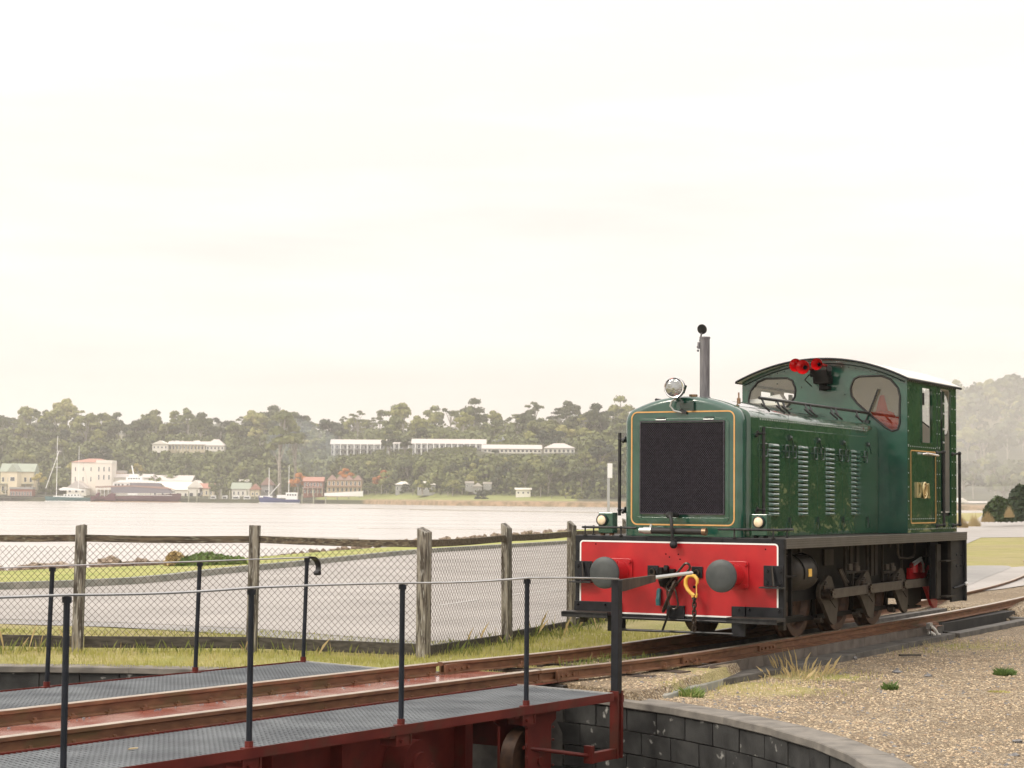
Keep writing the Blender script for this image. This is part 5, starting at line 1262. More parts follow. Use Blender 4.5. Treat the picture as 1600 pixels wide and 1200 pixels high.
# roof
mb=MB(); n=24; hw=1.105; vs=[]
for X_ in(4.27,6.53):
    for dz in(0,.028):
        for k in range(n+1): yy=hw-2*hw*k/n; vs.append(Vector((X_,yy,roofz(yy)-.025+dz)))
m_=n+1; fs=[]
for k in range(n):
    fs.append((k,k+1,2*m_+k+1,2*m_+k)); fs.append((m_+k,3*m_+k,3*m_+k+1,m_+k+1)); fs.append((k,m_+k,m_+k+1,k+1)); fs.append((2*m_+k,2*m_+k+1,3*m_+k+1,3*m_+k))
fs+=[(0,2*m_,3*m_,m_),(n,m_+n,3*m_+n,2*m_+n)]
mb.add(vs,fs); RF=mb.build('cab_roof','roof paint',LO,smooth=30)
mb=MB(); pts=[(4.262,hw-2*hw*k/n,roofz(hw-2*hw*k/n)-.012) for k in range(n+1)]; mb.tube(pts,.014,6); mb.tube([(4.27,-hw-.005,roofz(hw)-.02),(6.53,-hw-.005,roofz(hw)-.02)],.015,6); mb.tube([(4.27,hw+.005,roofz(hw)-.02),(6.53,hw+.005,roofz(hw)-.02)],.015,6); mb.build('gutter','black paint',RF,smooth=60)
mb=MB(); pts=[(4.372,(CW-.03)-2*(CW-.03)*k/n,roofz(CW-2*CW*k/n)-.065) for k in range(n+1)]; mb.tube(pts,.008,6); 
for k in range(22): yy=-.98+k*.093; mb.ball((4.376,yy,roofz(yy)-.095),.008,5)
for p in((.60,2.95),(.62,2.72),(.30,2.62),(-.05,2.62),(.28,2.9),(-.28,2.8),(.2,2.45),(-.2,2.45)): mb.ball((4.377,p[0],p[1]),.009,5)
mb.build('front_rivets','dark green paint',CB,kind='stuff')
# horns
hn=part('air_horns')
for (y,z,r,x) in((.215,3.150,.082,4.00),(.10,3.120,.088,3.94),(-.065,3.155,.074,3.98)):
    mb=MB(); mb.lathe([(r,0),(r*1.0,.006),(r*.86,.03),(r*.6,.07),(r*.4,.13),(r*.28,.22),(r*.25,.34)],(x,y,z),(1,0,0),28); mb.lathe([(r*.97,.002),(r*.82,.03),(r*.55,.07),(r*.3,.12),(0,.14)],(x,y,z),(1,0,0),28); T_=mb.build('trumpet','horn red',hn,smooth=60); MB().cyl((x+.085,y,z),(x+.09,y,z),r*.30,14).build('throat_shade','grille backing',T_)  # black disc stands in for the shade deep inside each trumpet
mb=MB(); mb.box(4.25,4.36,-.10,.12,3.02,3.10); mb.box(4.20,4.34,-.14,.06,2.93,3.03); mb.cyl((4.30,-.03,2.93),(4.30,-.03,2.85),.05,10); mb.box(4.24,4.34,-.12,-.02,2.86,2.90); mb.cyl((4.26,-.10,2.99),(4.26,.08,2.99),.022,8); mb.tube([(4.3,-.12,3.10),(4.22,-.16,3.12),(4.22,-.15,3.02),(4.28,-.1,2.97)],.012,6); mb.tube([(4.28,.14,3.05),(4.2,.17,2.98),(4.26,.1,2.9)],.008,6); mb.build('valve_manifold','dark grime',hn,smooth=True)
mb=MB(); mb.cyl((4.30,-.10,3.12),(4.20,-.15,3.11),.035,10); mb.build('solenoid','satin black',hn,smooth=True)
# wiper and things seen through the windows
mb=MB(); mb.cyl((4.35,-.55,2.45),(4.345,-.72,2.86),.012,8); mb.box(4.34,4.365,-.60,-.52,2.40,2.48); mb.build('wiper','satin black',LO)
mb=MB(); mb.cyl((4.34,.83,2.70),(4.34,.72,2.60),.009,6); mb.build('wiper','satin black',LO)
mb=MB(); random.seed(2)
n_=0
bmv=bmesh.new(); bmesh.ops.create_icosphere(bmv,subdivisions=3,radius=1)
for v in bmv.verts:
    k=1+.35*math.sin(v.co.x*7+v.co.y*3)*math.cos(v.co.z*6+v.co.y*5); v.co=Vector((v.co.x*.10*k,v.co.y*.22*k,v.co.z*.11*k+.02*math.sin(v.co.y*12)))
me=bpy.data.meshes.new('safety_vest'); bmv.to_mesh(me); bmv.free(); me.materials.append(MATS['hivis'])
for pl in me.polygons: pl.use_smooth=True
o=link('safety_vest',me); o.location=loc2w(4.62,-.765,2.47); o.rotation_euler=(.42,0,AL); o.scale=(1,.95,.85); tag(o,'crumpled orange safety vest lying behind the right cab window','vest')
o=MB().lathe([(.16,0),(.16,.01),(.11,.012),(.03,.34),(.02,.35),(0,.352)],(0,0,0),(0,0,1),20).build('traffic_cone','cone pink',None,smooth=60); o.location=loc2w(5.0,-.55,2.47); tag(o,'red traffic cone standing inside the cab behind the right window','cone')
o=MB().box(4.86,5.2,-.75,-.36,2.44,2.468).build('cone_shelf','cream interior',CB)
mb=MB(); mb.prism([(-.30,.0),(.28,.0),(.30,.03),(.12,.06),(-.16,.11),(-.20,.05),(-.30,.02)],'x',-.10,.10); o=mb.build('cap','boat white'); o.location=loc2w(4.55,.77,2.715); o.rotation_euler=(0,0,AL+.1); tag(o,'crumpled white cap lying behind the left cab window','cap')
MB().box(4.45,4.66,.55,1.0,2.69,2.714).build('left_shelf','cream interior',CB)
# ================================================================ FAR SHORE: trees
def crown_cards(nl, spread, hgt_, base, per, size, seed, flat=.75, irregular=.25):
    r=np.random.default_rng(seed); V=[];
    cs=[]
    for i in range(nl):
        a=r.uniform(0,2*PI); q=r.uniform(0,1)**.6*spread; z=base+(hgt_-base)*r.uniform(.15,1)**.8*(1-.45*(q/spread)**2)
        rad=r.uniform(.36,.58)*spread*(1-.25*irregular); cs.append((q*math.cos(a),q*math.sin(a),z-rad*.3,rad))
    for cx,cy,cz_,rad in cs:
        n=per; d=r.normal(size=(n,3)); d/=np.linalg.norm(d,axis=1)[:,None]; d[:,2]=np.abs(d[:,2])*1.0-.35*(r.random(n)<.45)
        rr_=rad*(.55+.5*r.random(n))[:,None]; p=np.array([cx,cy,cz_])+d*rr_*np.array([1,1,flat])
        nrm=d+r.normal(size=(n,3))*.33; nrm/=np.linalg.norm(nrm,axis=1)[:,None]
        t=np.cross(nrm,r.normal(size=(n,3))); t/=np.linalg.norm(t,axis=1)[:,None]; b=np.cross(nrm,t); s=size*(.5+r.random(n))[:,None]
        q=np.stack([p-t*s-b*s*.6,p+t*s-b*s*.5,p+t*s*.8+b*s*.6,p-t*s*.9+b*s*.7],1); V.append(q.reshape(-1,3))
    V=np.concatenate(V); F=np.arange(len(V)).reshape(-1,4); return V,F,cs
def tree_meshes(seed,kind,leaf):
    r=random.Random(seed)
    if kind=='gum': V,F,cs=crown_cards(11,4.4,15,5.,170,.42,seed)
    elif kind=='tall': V,F,cs=crown_cards(9,3.6,19,8.,150,.42,seed,.7)
    elif kind=='round': V,F,cs=crown_cards(9,3.4,8,1.4,180,.34,seed,.9)
    elif kind=='sparse': V,F,cs=crown_cards(8,3.9,18,12.,60,.34,seed,.5)
    elif kind=='bush': V,F,cs=crown_cards(9,1.5,2.6,.4,120,.16,seed,.9)
    crown=rawmesh('crown',V,F,leaf)
    mb=MB(); top=max(c[2] for c in cs)
    if kind!='bush':
        mb.tube([(0,0,-1.),(.2,.1,top*.35),(.1,-.1,top*.7),(0,0,top*.92)],[.42,.33,.22,.08],7)
        for cx,cy,cz_,rad in cs[:9]: mb.tube([(.12,0,cz_*.55),(cx*.5,cy*.5,cz_*.8),(cx,cy,cz_)],[.2,.13,.05],5)
    else: mb.tube([(0,0,-.2),(0,0,.6),(.1,0,1.4)],[.12,.08,.03],6)
    return crown, mb.mesh('trunk','bark',True)
TM={}
for kk,lf,ns in(('gum','gum leaves',4),('tall','gum leaves',2),('round','gum leaves',3),('sparse','gum leaves',3),('bush','shrub leaves',2)):
    TM[kk]=[tree_meshes(11*i+sum(map(ord,kk)),kk,lf) for i in range(ns)]
TM['olive']=[tree_meshes(77+i,'gum','olive leaves') for i in range(3)]
TM['orange']=[tree_meshes(5,'round','orange leaves')]; TM['orange_tall']=[tree_meshes(6,'gum','orange leaves')]
TM['yellow']=[tree_meshes(15,'round','yellow leaves')]
def tree(kind,x,y,z,s,label,group=None,name='gum_tree',cat='tree',i=None,sz=1.):
    cm_,tm_=TM[kind][random.randrange(len(TM[kind])) if i is None else i]
    t_=thing(name,label,cat,(x,y,z),random.uniform(0,6.28),group); t_.scale=(s*random.uniform(.92,1.1),s*random.uniform(.92,1.1),s*sz)
    link('crown',cm_,t_); link('trunk',tm_,t_); return t_
def treeat(kind,u,vbase,vtop,D,label,group=None,**k):
    b=B(u,vbase,D); hpx=(vbase-vtop)/FOC*D; nat={'gum':15.3,'tall':19,'round':8.3,'sparse':18,'bush':2.8,'olive':15.3,'orange':8.3,'orange_tall':15.3,'yellow':8.3}[kind]
    return tree(kind,b.x,D,b.z,hpx/nat,label,group,**k)
# ---------------------------------------------------------------- buildings
def bld(name,label,cat,D,u0,u1,vb,ve,vr,wall,roof,kind='gable_x',depth=9,rows=((.3,.7),),cols=4,wfrac=.4,extra=None,over=.5,glass='window glass',yaw=0.,trim='white paint'):
    a=B(u0,vb,D); b=B(u1,vb,D); W_=b.x-a.x; z0=a.z; Hh=(vb-ve)/FOC*D; Rr=(ve-vr)/FOC*D
    t_=thing(name,label,cat,((a.x+b.x)/2,D,z0),yaw); hw=W_/2
    MB().box(-hw,hw,0,depth,-1.6 if W_<14 else -3.,Hh).build('wall',wall,t_)
    mb=MB(); o=over
    if kind=='gable_x': mb.add([(-hw-o,-o,Hh),(hw+o,-o,Hh),(hw+o,depth+o,Hh),(-hw-o,depth+o,Hh),(-hw-o,depth/2,Hh+Rr),(hw+o,depth/2,Hh+Rr)],[(0,1,5,4),(2,3,4,5),(0,4,3),(1,2,5),(0,3,2,1)])
    elif kind=='hip': mb.add([(-hw-o,-o,Hh),(hw+o,-o,Hh),(hw+o,depth+o,Hh),(-hw-o,depth+o,Hh),(-hw+min(hw*.7,depth/2),depth/2,Hh+Rr),(hw-min(hw*.7,depth/2),depth/2,Hh+Rr)],[(0,1,5,4),(2,3,4,5),(0,4,3),(1,2,5),(0,3,2,1)])
    elif kind=='gable_y': mb.add([(-hw-o,-o,Hh),(hw+o,-o,Hh),(0,-o,Hh+Rr),(-hw-o,depth+o,Hh),(hw+o,depth+o,Hh),(0,depth+o,Hh+Rr)],[(0,1,2),(3,5,4),(0,2,5,3),(1,4,5,2),(0,3,4,1)])
    elif kind=='flat': mb.box(-hw-o*.4,hw+o*.4,-o*.4,depth,Hh,Hh+max(Rr,.3))
    elif kind=='multi':
        n=4
        for k in range(n):
            x0=-hw+W_*k/n; x1=-hw+W_*(k+1)/n
            mb.add([(x0,-o,Hh),(x1,-o,Hh),((x0+x1)/2,-o+.8,Hh+Rr),(x0,depth,Hh),(x1,depth,Hh),((x0+x1)/2,depth,Hh+Rr)],[(0,1,2),(3,5,4),(0,2,5,3),(1,4,5,2),(0,3,4,1)])
    mb.build('roof',roof,t_)
    if cols:
        cw=W_/cols
        for (f0,f1) in rows:
            zz0=Hh*f0; zz1=Hh*f1; fm_=MB(); ww=cw*wfrac/2; strip_loop(fm_,[(-ww,zz0),(ww,zz0),(ww,zz1),(-ww,zz1)],min(.12,ww*.3),'y',-.10,.02); fme_=fm_.mesh('window',trim); pm=MB(); pm.box(-ww,ww,-.04,.02,zz0,zz1); pme=pm.mesh('pane',glass)
            for k in range(cols):
                w_=link('window',fme_,t_); w_.location=(-hw+cw*(k+.5),-.001,0); link('pane',pme,w_)
    if extra: extra(t_,hw,Hh,Rr,depth)
    return t_
def veranda(roofm,z,post='white paint',n=6,dp=2.2,zf=.35):
    def f(t_,hw,Hh,Rr,depth):
        MB().box(-hw-.3,hw+.3,-dp,0.02,Hh*z,Hh*z+.18).build('veranda_roof',roofm,t_)
        pm=MB(); pm.box(-.09,.09,-dp+.1,-dp+.28,-.5,Hh*z); pme=pm.mesh('veranda_post',post)
        for k in range(n): o=link('veranda_post',pme,t_); o.location=(-hw+2*hw*k/(n-1),0,0)
    return f
def bw(u,v,D): return B(u,v,D)
# left waterfront
bld('house','cream house with pale green gabled roofs at the left end of the waterfront','house',905,0,52,772,737,724,'cream wall','pale green roof','gable_x',9,((.15,.35),(.55,.75)),6,.45,veranda('pale green roof',.45))
bld('house_wing','front gable wing of the cream green-roofed house','house',893,12,26,770,737,725,'cream wall','pale green roof','gable_y',8,((.55,.75),),1,.5)
bld('lean_house','small cream green-roofed cottage beside the round bright shrub','house',907,44,56,772,742,731,'cream wall','pale green roof','gable_y',7,((.3,.6),),1,.4)
bld('cafe','dark red cafe with a low flat roof in front of the cream house','cafe',889,15,50,780,764,761,'brick wall','grey wall','flat',6,((.35,.75),),8,.6)
bld('hotel','tall pale three storey building with red hipped roof above the wharf','hotel',903,111,172,772,722,716,'pink wall','red roof','hip',14,((.40,.54),(.72,.84)),5,.16)
bld('parapet_block','pale wing with curved parapet on the right of the tall building','hotel',899,150,174,760,724,719,'pink wall','white wall','flat',10,((.3,.5),(.65,.85)),3,.3)
bld('shed','white wharf shed with pale timber gable between the two masted boat and the tall building','shed',893,104,134,772,763,751,'white wall','pale roof','gable_y',9,((.3,.7),),3,.4)
bld('terrace_block','tan terrace building behind the superstructure of the maroon ferry','building',915,172,193,760,739,735,'tan wall','pale roof','flat',8,((.3,.6),),3,.5)
bld('warehouse','long low white warehouse behind the maroon ferry','warehouse',905,172,235,775,746,740,'white wall','pale roof','gable_x',14,((.3,.6),),6,.4)
bld('warehouse','long white warehouse with worn brownish roof behind the ferry bow','warehouse',908,228,298,775,751,742,'white wall','pale roof','gable_x',16,((.3,.6),),7,.3)
bld('boat_shed','white boat shed with pointed gable right of the ferry','shed',893,293,316,778,762,750,'white wall','white wall','gable_y',14,((.05,.5),),2,.5)
bld('boat_shed_roof','long white shed roof behind the ferry bow beside the pointed gable','shed',897,236,296,778,765,752,'white wall','white wall','gable_x',12,((.1,.6),),5,.3)
bld('cottage','small cottage with orange roof left of the round dark tree','cottage',893,312,333,777,763,755,'cream wall','red roof','gable_x',6,((.3,.7),),3,.4)
bld('cottage','grey roofed cottage between two orange roofs near the blue boat','cottage',891,362,390,777,764,754,'white wall','pale green roof','gable_x',7,((.3,.7),),4,.4)
bld('cottage','tiny orange roofed cottage beside the mast of the blue boat','cottage',889,391,405,777,765,756,'cream wall','red roof','gable_y',6,((.3,.6),),2,.4)
bld('cottage','steep grey gabled cottage among trees behind the blue boat','cottage',897,408,426,775,758,746,'grey wall','brown roof','gable_y',7,((.3,.6),),1,.4)
bld('kiosk','small white roofed hut under trees above the marina','hut',905,374,388,758,752,749,'grey wall','white wall','flat',5,((.2,.6),),2,.5)
bld('restaurant','brown two storey building with long red roof left of the four gabled block','restaurant',880,474,504,773,752,745,'brick wall','red roof','gable_x',9,((.12,.36),(.62,.9)),6,.55,veranda('pale roof',.5,'cream wall',5))
bld('apartment_block','tan two storey block with four pointed brown gables above the jetty','apartments',876,511,565,770,750,742,'tan wall','brown roof','multi',10,((.1,.38),(.58,.9)),8,.5,veranda('brown roof',.48,'cream wall',9,1.2))
f_=thing('white_fence','long white paling fence below the four gabled block','fence',B(507,774,858)); w_=(B(567,774,858)-B(507,774,858)).x
MB().add([(0,0,-.3),(w_,0,-.3),(w_,0,2.0),(0,0,1.0),(0,.2,-.3),(w_,.2,-.3),(w_,.2,2.0),(0,.2,1.0)],[(0,1,2,3),(4,7,6,5),(3,2,6,7),(0,3,7,4),(1,5,6,2)]).build('paling','white paint',f_)
mb=MB(); 
for k in range(9): mb.box(w_*k/8-.06,w_*k/8+.06,-.08,.28,-.5,2.1*(.5+.5*k/8))
mb.build('fence_post','white paint',f_)
bld('villa','low grey villa with white verandah roof right of the tall orange tree','house',828,618,640,768,757,752,'grey wall','white wall','hip',7,((.2,.7),),4,.5)
bld('villa','low white roofed villa partly hidden by a spreading dark tree','house',792,652,680,768,757,752,'grey wall','white wall','hip',7,((.2,.7),),4,.5)
bld('shed','tiny white roofed shed beside the power pole','shed',772,727,740,762,755,752,'grey wall','pale roof','flat',4,((.2,.6),),2,.5)
bld('shed','small white gabled shed between the trees right of the power pole','shed',770,740,753,765,760,754,'grey wall','pale roof','gable_y',4,((.2,.6),),1,.4)
bld('shed','small white roofed shed on the far slope above the bank','shed',771,755,768,760,756,753,'grey wall','pale roof','flat',4,((.2,.6),),2,.4)
bld('boathouse','low white boathouse above the brown bank','boathouse',758,806,829,773,765,762,'white wall','white wall','gable_x',5,((.2,.6),),3,.4)
# hillside hotels
def colonnade(n):
    def f(t_,hw,Hh,Rr,depth):
        pm=MB(); pm.box(-.22,.22,-1.6,-1.2,-.5,Hh); pme=pm.mesh('column','white paint')
        for k in range(n): o=link('column',pme,t_); o.location=(-hw+2*hw*(k+.5)/n,0,0)
        MB().box(-hw,hw,-1.6,.02,Hh*.48,Hh*.48+.22).build('balcony','grey wall',t_)
    return f
bld('motel_wing','long pale roofed motel wing with white columns at the left end of the terrace','hotel',947,517,600,710,694,686,'grey wall','pale roof','gable_x',9,((.06,.40),(.56,.9)),13,.62,colonnade(8))
bld('motel_wing','middle pale roofed motel wing with white columns behind the rounded trees','hotel',909,604,643,710,693,686,'grey wall','pale roof','gable_x',9,((.06,.40),(.56,.9)),6,.62,colonnade(5))
bld('motel_wing','right two storey motel wing with pale roof right of the rounded trees','hotel',866,644,758,710,693,685,'grey wall','pale roof','gable_x',9,((.06,.40),(.56,.9)),16,.62,colonnade(12))
bld('motel_lobby','grey pyramid roofed building behind the low white wing','hotel',880,770,791,700,690,681,'grey wall','grey roof','hip',9,((.3,.7),),2,.4)
bld('motel_hall','long low white hall with pale roof at the right of the hillside terrace','hotel',856,755,846,707,701,694,'white wall','pale roof','gable_x',9,((.15,.8),),14,.62)
bld('motel_hall','short white hall with hipped roof at the far right of the terrace','hotel',853,850,898,708,700,692,'white wall','pale roof','hip',9,((.15,.75),),7,.6)
bld('hill_lodge','white colonial lodge with long roof high on the left hillside','lodge',970,263,330,703,694,689,'cream wall','pale roof','gable_x',8,((.15,.7),),12,.5,veranda('pale roof',.9,'white paint',14,1.4))
bld('hill_lodge','white pyramid roofed end pavilion of the left hillside lodge','lodge',966,322,350,703,696,686,'white wall','pale roof','hip',8,((.15,.7),),5,.5)
bld('hill_lodge','white gabled left wing of the hillside lodge','lodge',966,238,262,702,694,688,'white wall','white wall','gable_y',8,((.2,.6),),4,.4)
bld('upper_house','small pale roofed house above the hillside lodge','house',985,268,286,694,691,688,'cream wall','pale roof','gable_x',6,((.2,.7),),3,.4)
bld('upper_house','small white roofed house above the pavilion of the lodge','house',985,298,311,694,691,688,'cream wall','white wall','gable_x',6,((.2,.7),),2,.4)
# right background
bld('waterside_house','white gabled waterside house just right of the engine cab','house',715,1497,1512,797,785,778,'white wall','white wall','gable_y',9,((.3,.6),),2,.4)
bld('waterside_shed','low white waterside shed left of the round dark shrubs','shed',713,1511,1548,797,788,783,'white wall','pale roof','gable_x',8,((.3,.6),),5,.4)
# ---------------------------------------------------------------- jetties, piles
def jetty(label,u0,u1,D,vt,cat='jetty',piles=(),pv=8,full=True):
    a=B(u0,785,D); b=B(u1,785,D); t_=thing('jetty',label,cat,(a.x,D,-1.1)); W_=b.x-a.x; zt=B(u0,vt,D).z+1.1
    MB().box(0,W_,0,3.,zt-.35,zt).build('deck','wharf dark',t_)
    mb=MB(); mb.box(0,W_,0,.15,zt-.9,zt-.7); mb.box(0,W_,2.6,2.8,zt-.9,zt-.7); mb.build('waling','wharf dark',t_)
    pm=MB(); pm.cyl((0,.1,-2),(0,.1,zt),.2,7); pme=pm.mesh('pile','wharf dark'); k=0; x=.5
    while x<W_: o=link('pile',pme,t_); o.location=(x,0,0); x+=3.1
    for (u,vtop) in piles:
        p_=B(u,vtop,D-1); mb=MB(); mb.cyl((p_.x-a.x,-1,-2),(p_.x-a.x,-1,p_.z+1.1),.27,8); mb.build('tall_pile','pile timber',t_)
    return t_
jetty('dark quay edge with boulders at the left below the cafe',-60,70,884,777)
jetty('timber marina jetty with tall pale piles between the ferry and the blue boat',281,405,880,779,piles=((295,767),(308,765),(327,766),(346,764),(359,766),(386,764),(398,768)))
jetty('dark timber jetty with tall pale piles right of the blue boat',470,581,862,781,piles=((472,772),(490,765),(509,776),(527,767),(545,774),(562,772),(580,776)))
mb=MB(); a=B(-60,780,888).x; b=B(290,780,888).x; mb.box(a,b,888,892,-2,1.2); o=mb.build('quay','wharf dark',kind='structure')
# ---------------------------------------------------------------- boats (waterline at z=-1.1)
def boat(name,label,cat,D,u0,u1,vwl,vd0,vd1,hullm,bow='l',beam=3.,stripe=None):
    a=B(u0,vwl,D); b=B(u1,vwl,D); Lx=b.x-a.x; t_=thing(name,label,cat,((a.x+b.x)/2,D,-1.1)); s=-1 if bow=='l' else 1
    hb=(vwl-(vd0 if bow=='l' else vd1))/FOC*D; hs_=(vwl-(vd1 if bow=='l' else vd0))/FOC*D; mb=MB(); n=12; rows=[]
    for k in range(n+1):
        q=k/n; x=s*Lx*(.5-q); wd=beam/2*min(1,(q*2.6)**.6)*(1 if q<.8 else 1-.25*(q-.8)/.2); z=hb+(hs_-hb)*min(1,q*1.6)
        rake=(1-q)**6*s*Lx*.0
        rows.append([(x-s*Lx*.05*(1-min(1,q*6)),-wd*.55,-.4),(x,-wd,z*.55),(x,-wd,z),(x,wd,z),(x,wd,z*.55),(x-s*Lx*.05*(1-min(1,q*6)),wd*.55,-.4)])
    vs=[p for r in rows for p in r]; fs=[(i*6+k,i*6+(k+1)%6,(i+1)*6+(k+1)%6,(i+1)*6+k) for i in range(n) for k in range(6)]; fs+=[tuple(range(6)),tuple(n*6+k for k in range(6))]
    mb.add(vs,fs); mb.build('hull',hullm,t_,smooth=40)
    mb=MB(); vs=[]
    for k in range(n+1):
        r=rows[k]; vs+=[(r[1][0],r[1][1]-.03,r[2][2]*.0+.02),(r[1][0],r[1][1]*1.0-.04,.28)]
    mb.add(vs,[(2*k,2*k+1,2*k+3,2*k+2) for k in range(n)]); mb.build('boot_stripe',stripe or 'boat white',t_)
    return t_,Lx
def mast(t_,dx,z0,z1,r=.11,m='boat white'): MB().cyl((dx,0,z0),(dx,0,z1),r,7,r*.6).build('mast',m,t_)
D=872
t_,Lx=boat('sailing_boat','two masted white ketch with dark green hull moored left of the ferry','sailboat',D,70,142,784.3,776.5,778,'hull green','l',4)
cx0=t_.location.x
def X_(u,D): return B(u,780,D).x-cx0
MB().box(X_(84,D),X_(130,D),-1.2,1.2,1.5,2.5).build('deckhouse','boat white',t_); MB().box(X_(100,D),X_(126,D),-1.25,1.25,2.4,3.3).build('wheelhouse','boat white',t_)
mb=MB()
for k in range(5): mb.box(X_(102+k*5,D),X_(104.5+k*5,D),-1.3,-1.2,2.6,3.1)
mb.build('window_band','window glass',t_)
zt=lambda v,D: B(0,v,D).z+1.1-(B(0,784,D).z+1.1)+0
def zz(v,D,u=100): return (784.3-v)/FOC*D
mast(t_,X_(88,D),1,zz(682,D),.16); mast(t_,X_(122,D),1,zz(698,D),.13)
mb=MB(); mb.bar((X_(91,D),0,zz(705,D)),(X_(71,D),0,zz(764,D)),.22,.22); mb.bar((X_(84,D),0,zz(731,D)),(X_(94,D),0,zz(731,D)),.15,.15); mb.bar((X_(87,D),0,zz(706,D)),(X_(94,D),0,zz(706,D)),.12,.12); mb.build('spar','boat white',t_,kind='stuff')
mb=MB(); mb.tube([(X_(89,D),0,zz(683,D)),(X_(70,D),0,zz(777,D))],.035,4); mb.tube([(X_(89,D),0,zz(683,D)),(X_(116,D),0,zz(777,D))],.035,4); mb.tube([(X_(122,D),0,zz(699,D)),(X_(142,D),0,zz(777,D))],.03,4); mb.build('stays','grey wall',t_)
mb=MB(); mb.prism([(X_(92,D),zz(765,D)),(X_(100,D),zz(762,D)),(X_(134,D),zz(766,D)),(X_(134,D),zz(767,D)),(X_(95,D),zz(767,D))],'y',-1.6,1.6); mb.build('awning','boat white',t_)
D=868
t_,Lx=boat('ferry','large maroon cruise catamaran with grey glass cabin moored at the wharf','ferry',D,144,283,785,776,771,'hull maroon','r',10,'tan stripe'); cx0=t_.location.x
Z=lambda v:(785-v)/FOC*D
mb=MB(); mb.prism([(X_(176,D),Z(771)),(X_(272,D),Z(771)),(X_(270,D),Z(767)),(X_(255,D),Z(761)),(X_(176,D),Z(761))],'y',-4.2,4.2); mb.build('main_cabin','boat grey glass',t_)
mb=MB(); mb.prism([(X_(152,D),Z(763)),(X_(210,D),Z(761)),(X_(272,D),Z(765)),(X_(256,D),Z(760.5)),(X_(205,D),Z(759)),(X_(152,D),Z(761))],'y',-4.4,4.4); mb.build('cabin_roof','brown roof',t_)
mb=MB(); mb.prism([(X_(206,D),Z(760)),(X_(255,D),Z(760.5)),(X_(249,D),Z(755)),(X_(206,D),Z(755))],'y',-3.6,3.6); mb.build('upper_glass','boat grey glass',t_)
mb=MB(); mb.prism([(X_(178,D),Z(755)),(X_(249,D),Z(755)),(X_(234,D),Z(751)),(X_(190,D),Z(751))],'y',-3.8,3.8); mb.build('upper_roof','boat white',t_)
mb=MB(); mb.box(X_(178,D),X_(205,D),-3.4,3.4,Z(761),Z(755)); mb.box(X_(198,D),X_(222,D),-2.2,2.2,Z(751),Z(746)); mb.box(X_(202,D),X_(216,D),-1.8,1.8,Z(746),Z(742)); mb.bar((X_(208,D),0,Z(742)),(X_(205,D),0,Z(728)),.5,.5); mb.build('bridge_house','boat white',t_)
mb=MB()
for u in(181,186,192,200): mb.box(X_(u,D),X_(u+3,D),-3.5,-3.4,Z(760),Z(757))
for u in(201,205,209,213,217): mb.box(X_(u,D),X_(u+2.4,D),-2.3,-2.2,Z(749.5),Z(747.5))
mb.build('bridge_windows','window glass',t_,kind='stuff')
mb=MB()
for u in(154,160,166,172,178): mb.box(X_(u,D)-.1,X_(u,D)+.1,-4.1,-3.9,Z(776),Z(762))
mb.box(X_(152,D),X_(178,D),-4.15,-3.95,Z(764.5),Z(764)); mb.build('deck_rail','boat white',t_)
mb=MB(); mb.prism([(X_(144,D),Z(782)),(X_(150,D),Z(782)),(X_(158,D),Z(776)),(X_(160,D),Z(771)),(X_(156,D),Z(770)),(X_(152,D),Z(776))],'y',-5,-3.5); mb.prism([(X_(168,D),Z(782)),(X_(172,D),Z(774)),(X_(178,D),Z(771)),(X_(184,D),Z(772)),(X_(184,D),Z(783))],'y',-5.4,-4); mb.build('stern_fairing','hull maroon',t_)
mb=MB(); mb.box(X_(203,D),X_(218,D),-5.06,-5.0,Z(773.5),Z(771.5)); mb.box(X_(183,D),X_(272,D),-5.06,-5.,Z(774.6),Z(774)); mb.build('name_band','boat white',t_,kind='stuff')
D=862
t_,Lx=boat('fishing_boat','blue hulled fishing boat with two masts and white wheelhouse','fishing boat',D,404,469,786,774,780,'hull blue','l',5); cx0=t_.location.x
Z=lambda v:(786-v)/FOC*D
mb=MB(); mb.box(X_(447,D),X_(465,D),-1.7,1.7,Z(780),Z(769)); mb.box(X_(433,D),X_(447,D),-1.3,1.3,Z(778),Z(773)); mb.box(X_(406,D),X_(426,D),-1.2,1.2,Z(777),Z(774.5)); mb.build('wheelhouse','boat white',t_)
mb=MB()
for u in(449,453,457,461): mb.box(X_(u,D),X_(u+2.4,D),-1.8,-1.7,Z(774),Z(771.5))
mb.build('window_band','window glass',t_,kind='stuff')
mast(t_,X_(420,D),1,Z(731),.2); mast(t_,X_(451,D),1,Z(727),.17)
mb=MB(); mb.bar((X_(420,D),0,Z(775)),(X_(437,D),0,Z(755)),.28,.28); mb.bar((X_(449,D),0,Z(752)),(X_(453,D),0,Z(752)),.15,.15); mb.build('boom','boat white',t_,kind='stuff')
for i,(u0,u1,D,v) in enumerate(((322,338,877,779),(340,356,878,779.5),(356,375,876,779.5),(374,392,875,780))):
    lab=['small white runabout nearest the ferry bow in the marina','second small white cruiser from the left in the marina','white motor cruiser with tan canopy in the middle of the marina','small white launch just left of the blue fishing boat'][i]
    t_,Lx=boat('motor_boat',lab,'motor boat',D+4,u0,u1,784,779,780.5,'boat white','l',2.6,'boat white'); cx0=t_.location.x
    Z=lambda v:(784-v)/FOC*D
    mb=MB(); mb.prism([(X_(u0+4,D),Z(781)),(X_(u0+6,D),Z(773)),(X_(u1-3,D),Z(772.5)),(X_(u1-2,D),Z(781))],'y',-1,1); mb.build('cabin','boat white',t_)
    mb=MB(); mb.box(X_(u0+6.5,D),X_(u1-4,D),-1.06,-1,Z(777),Z(774.5)); mb.build('window_band','window glass',t_)
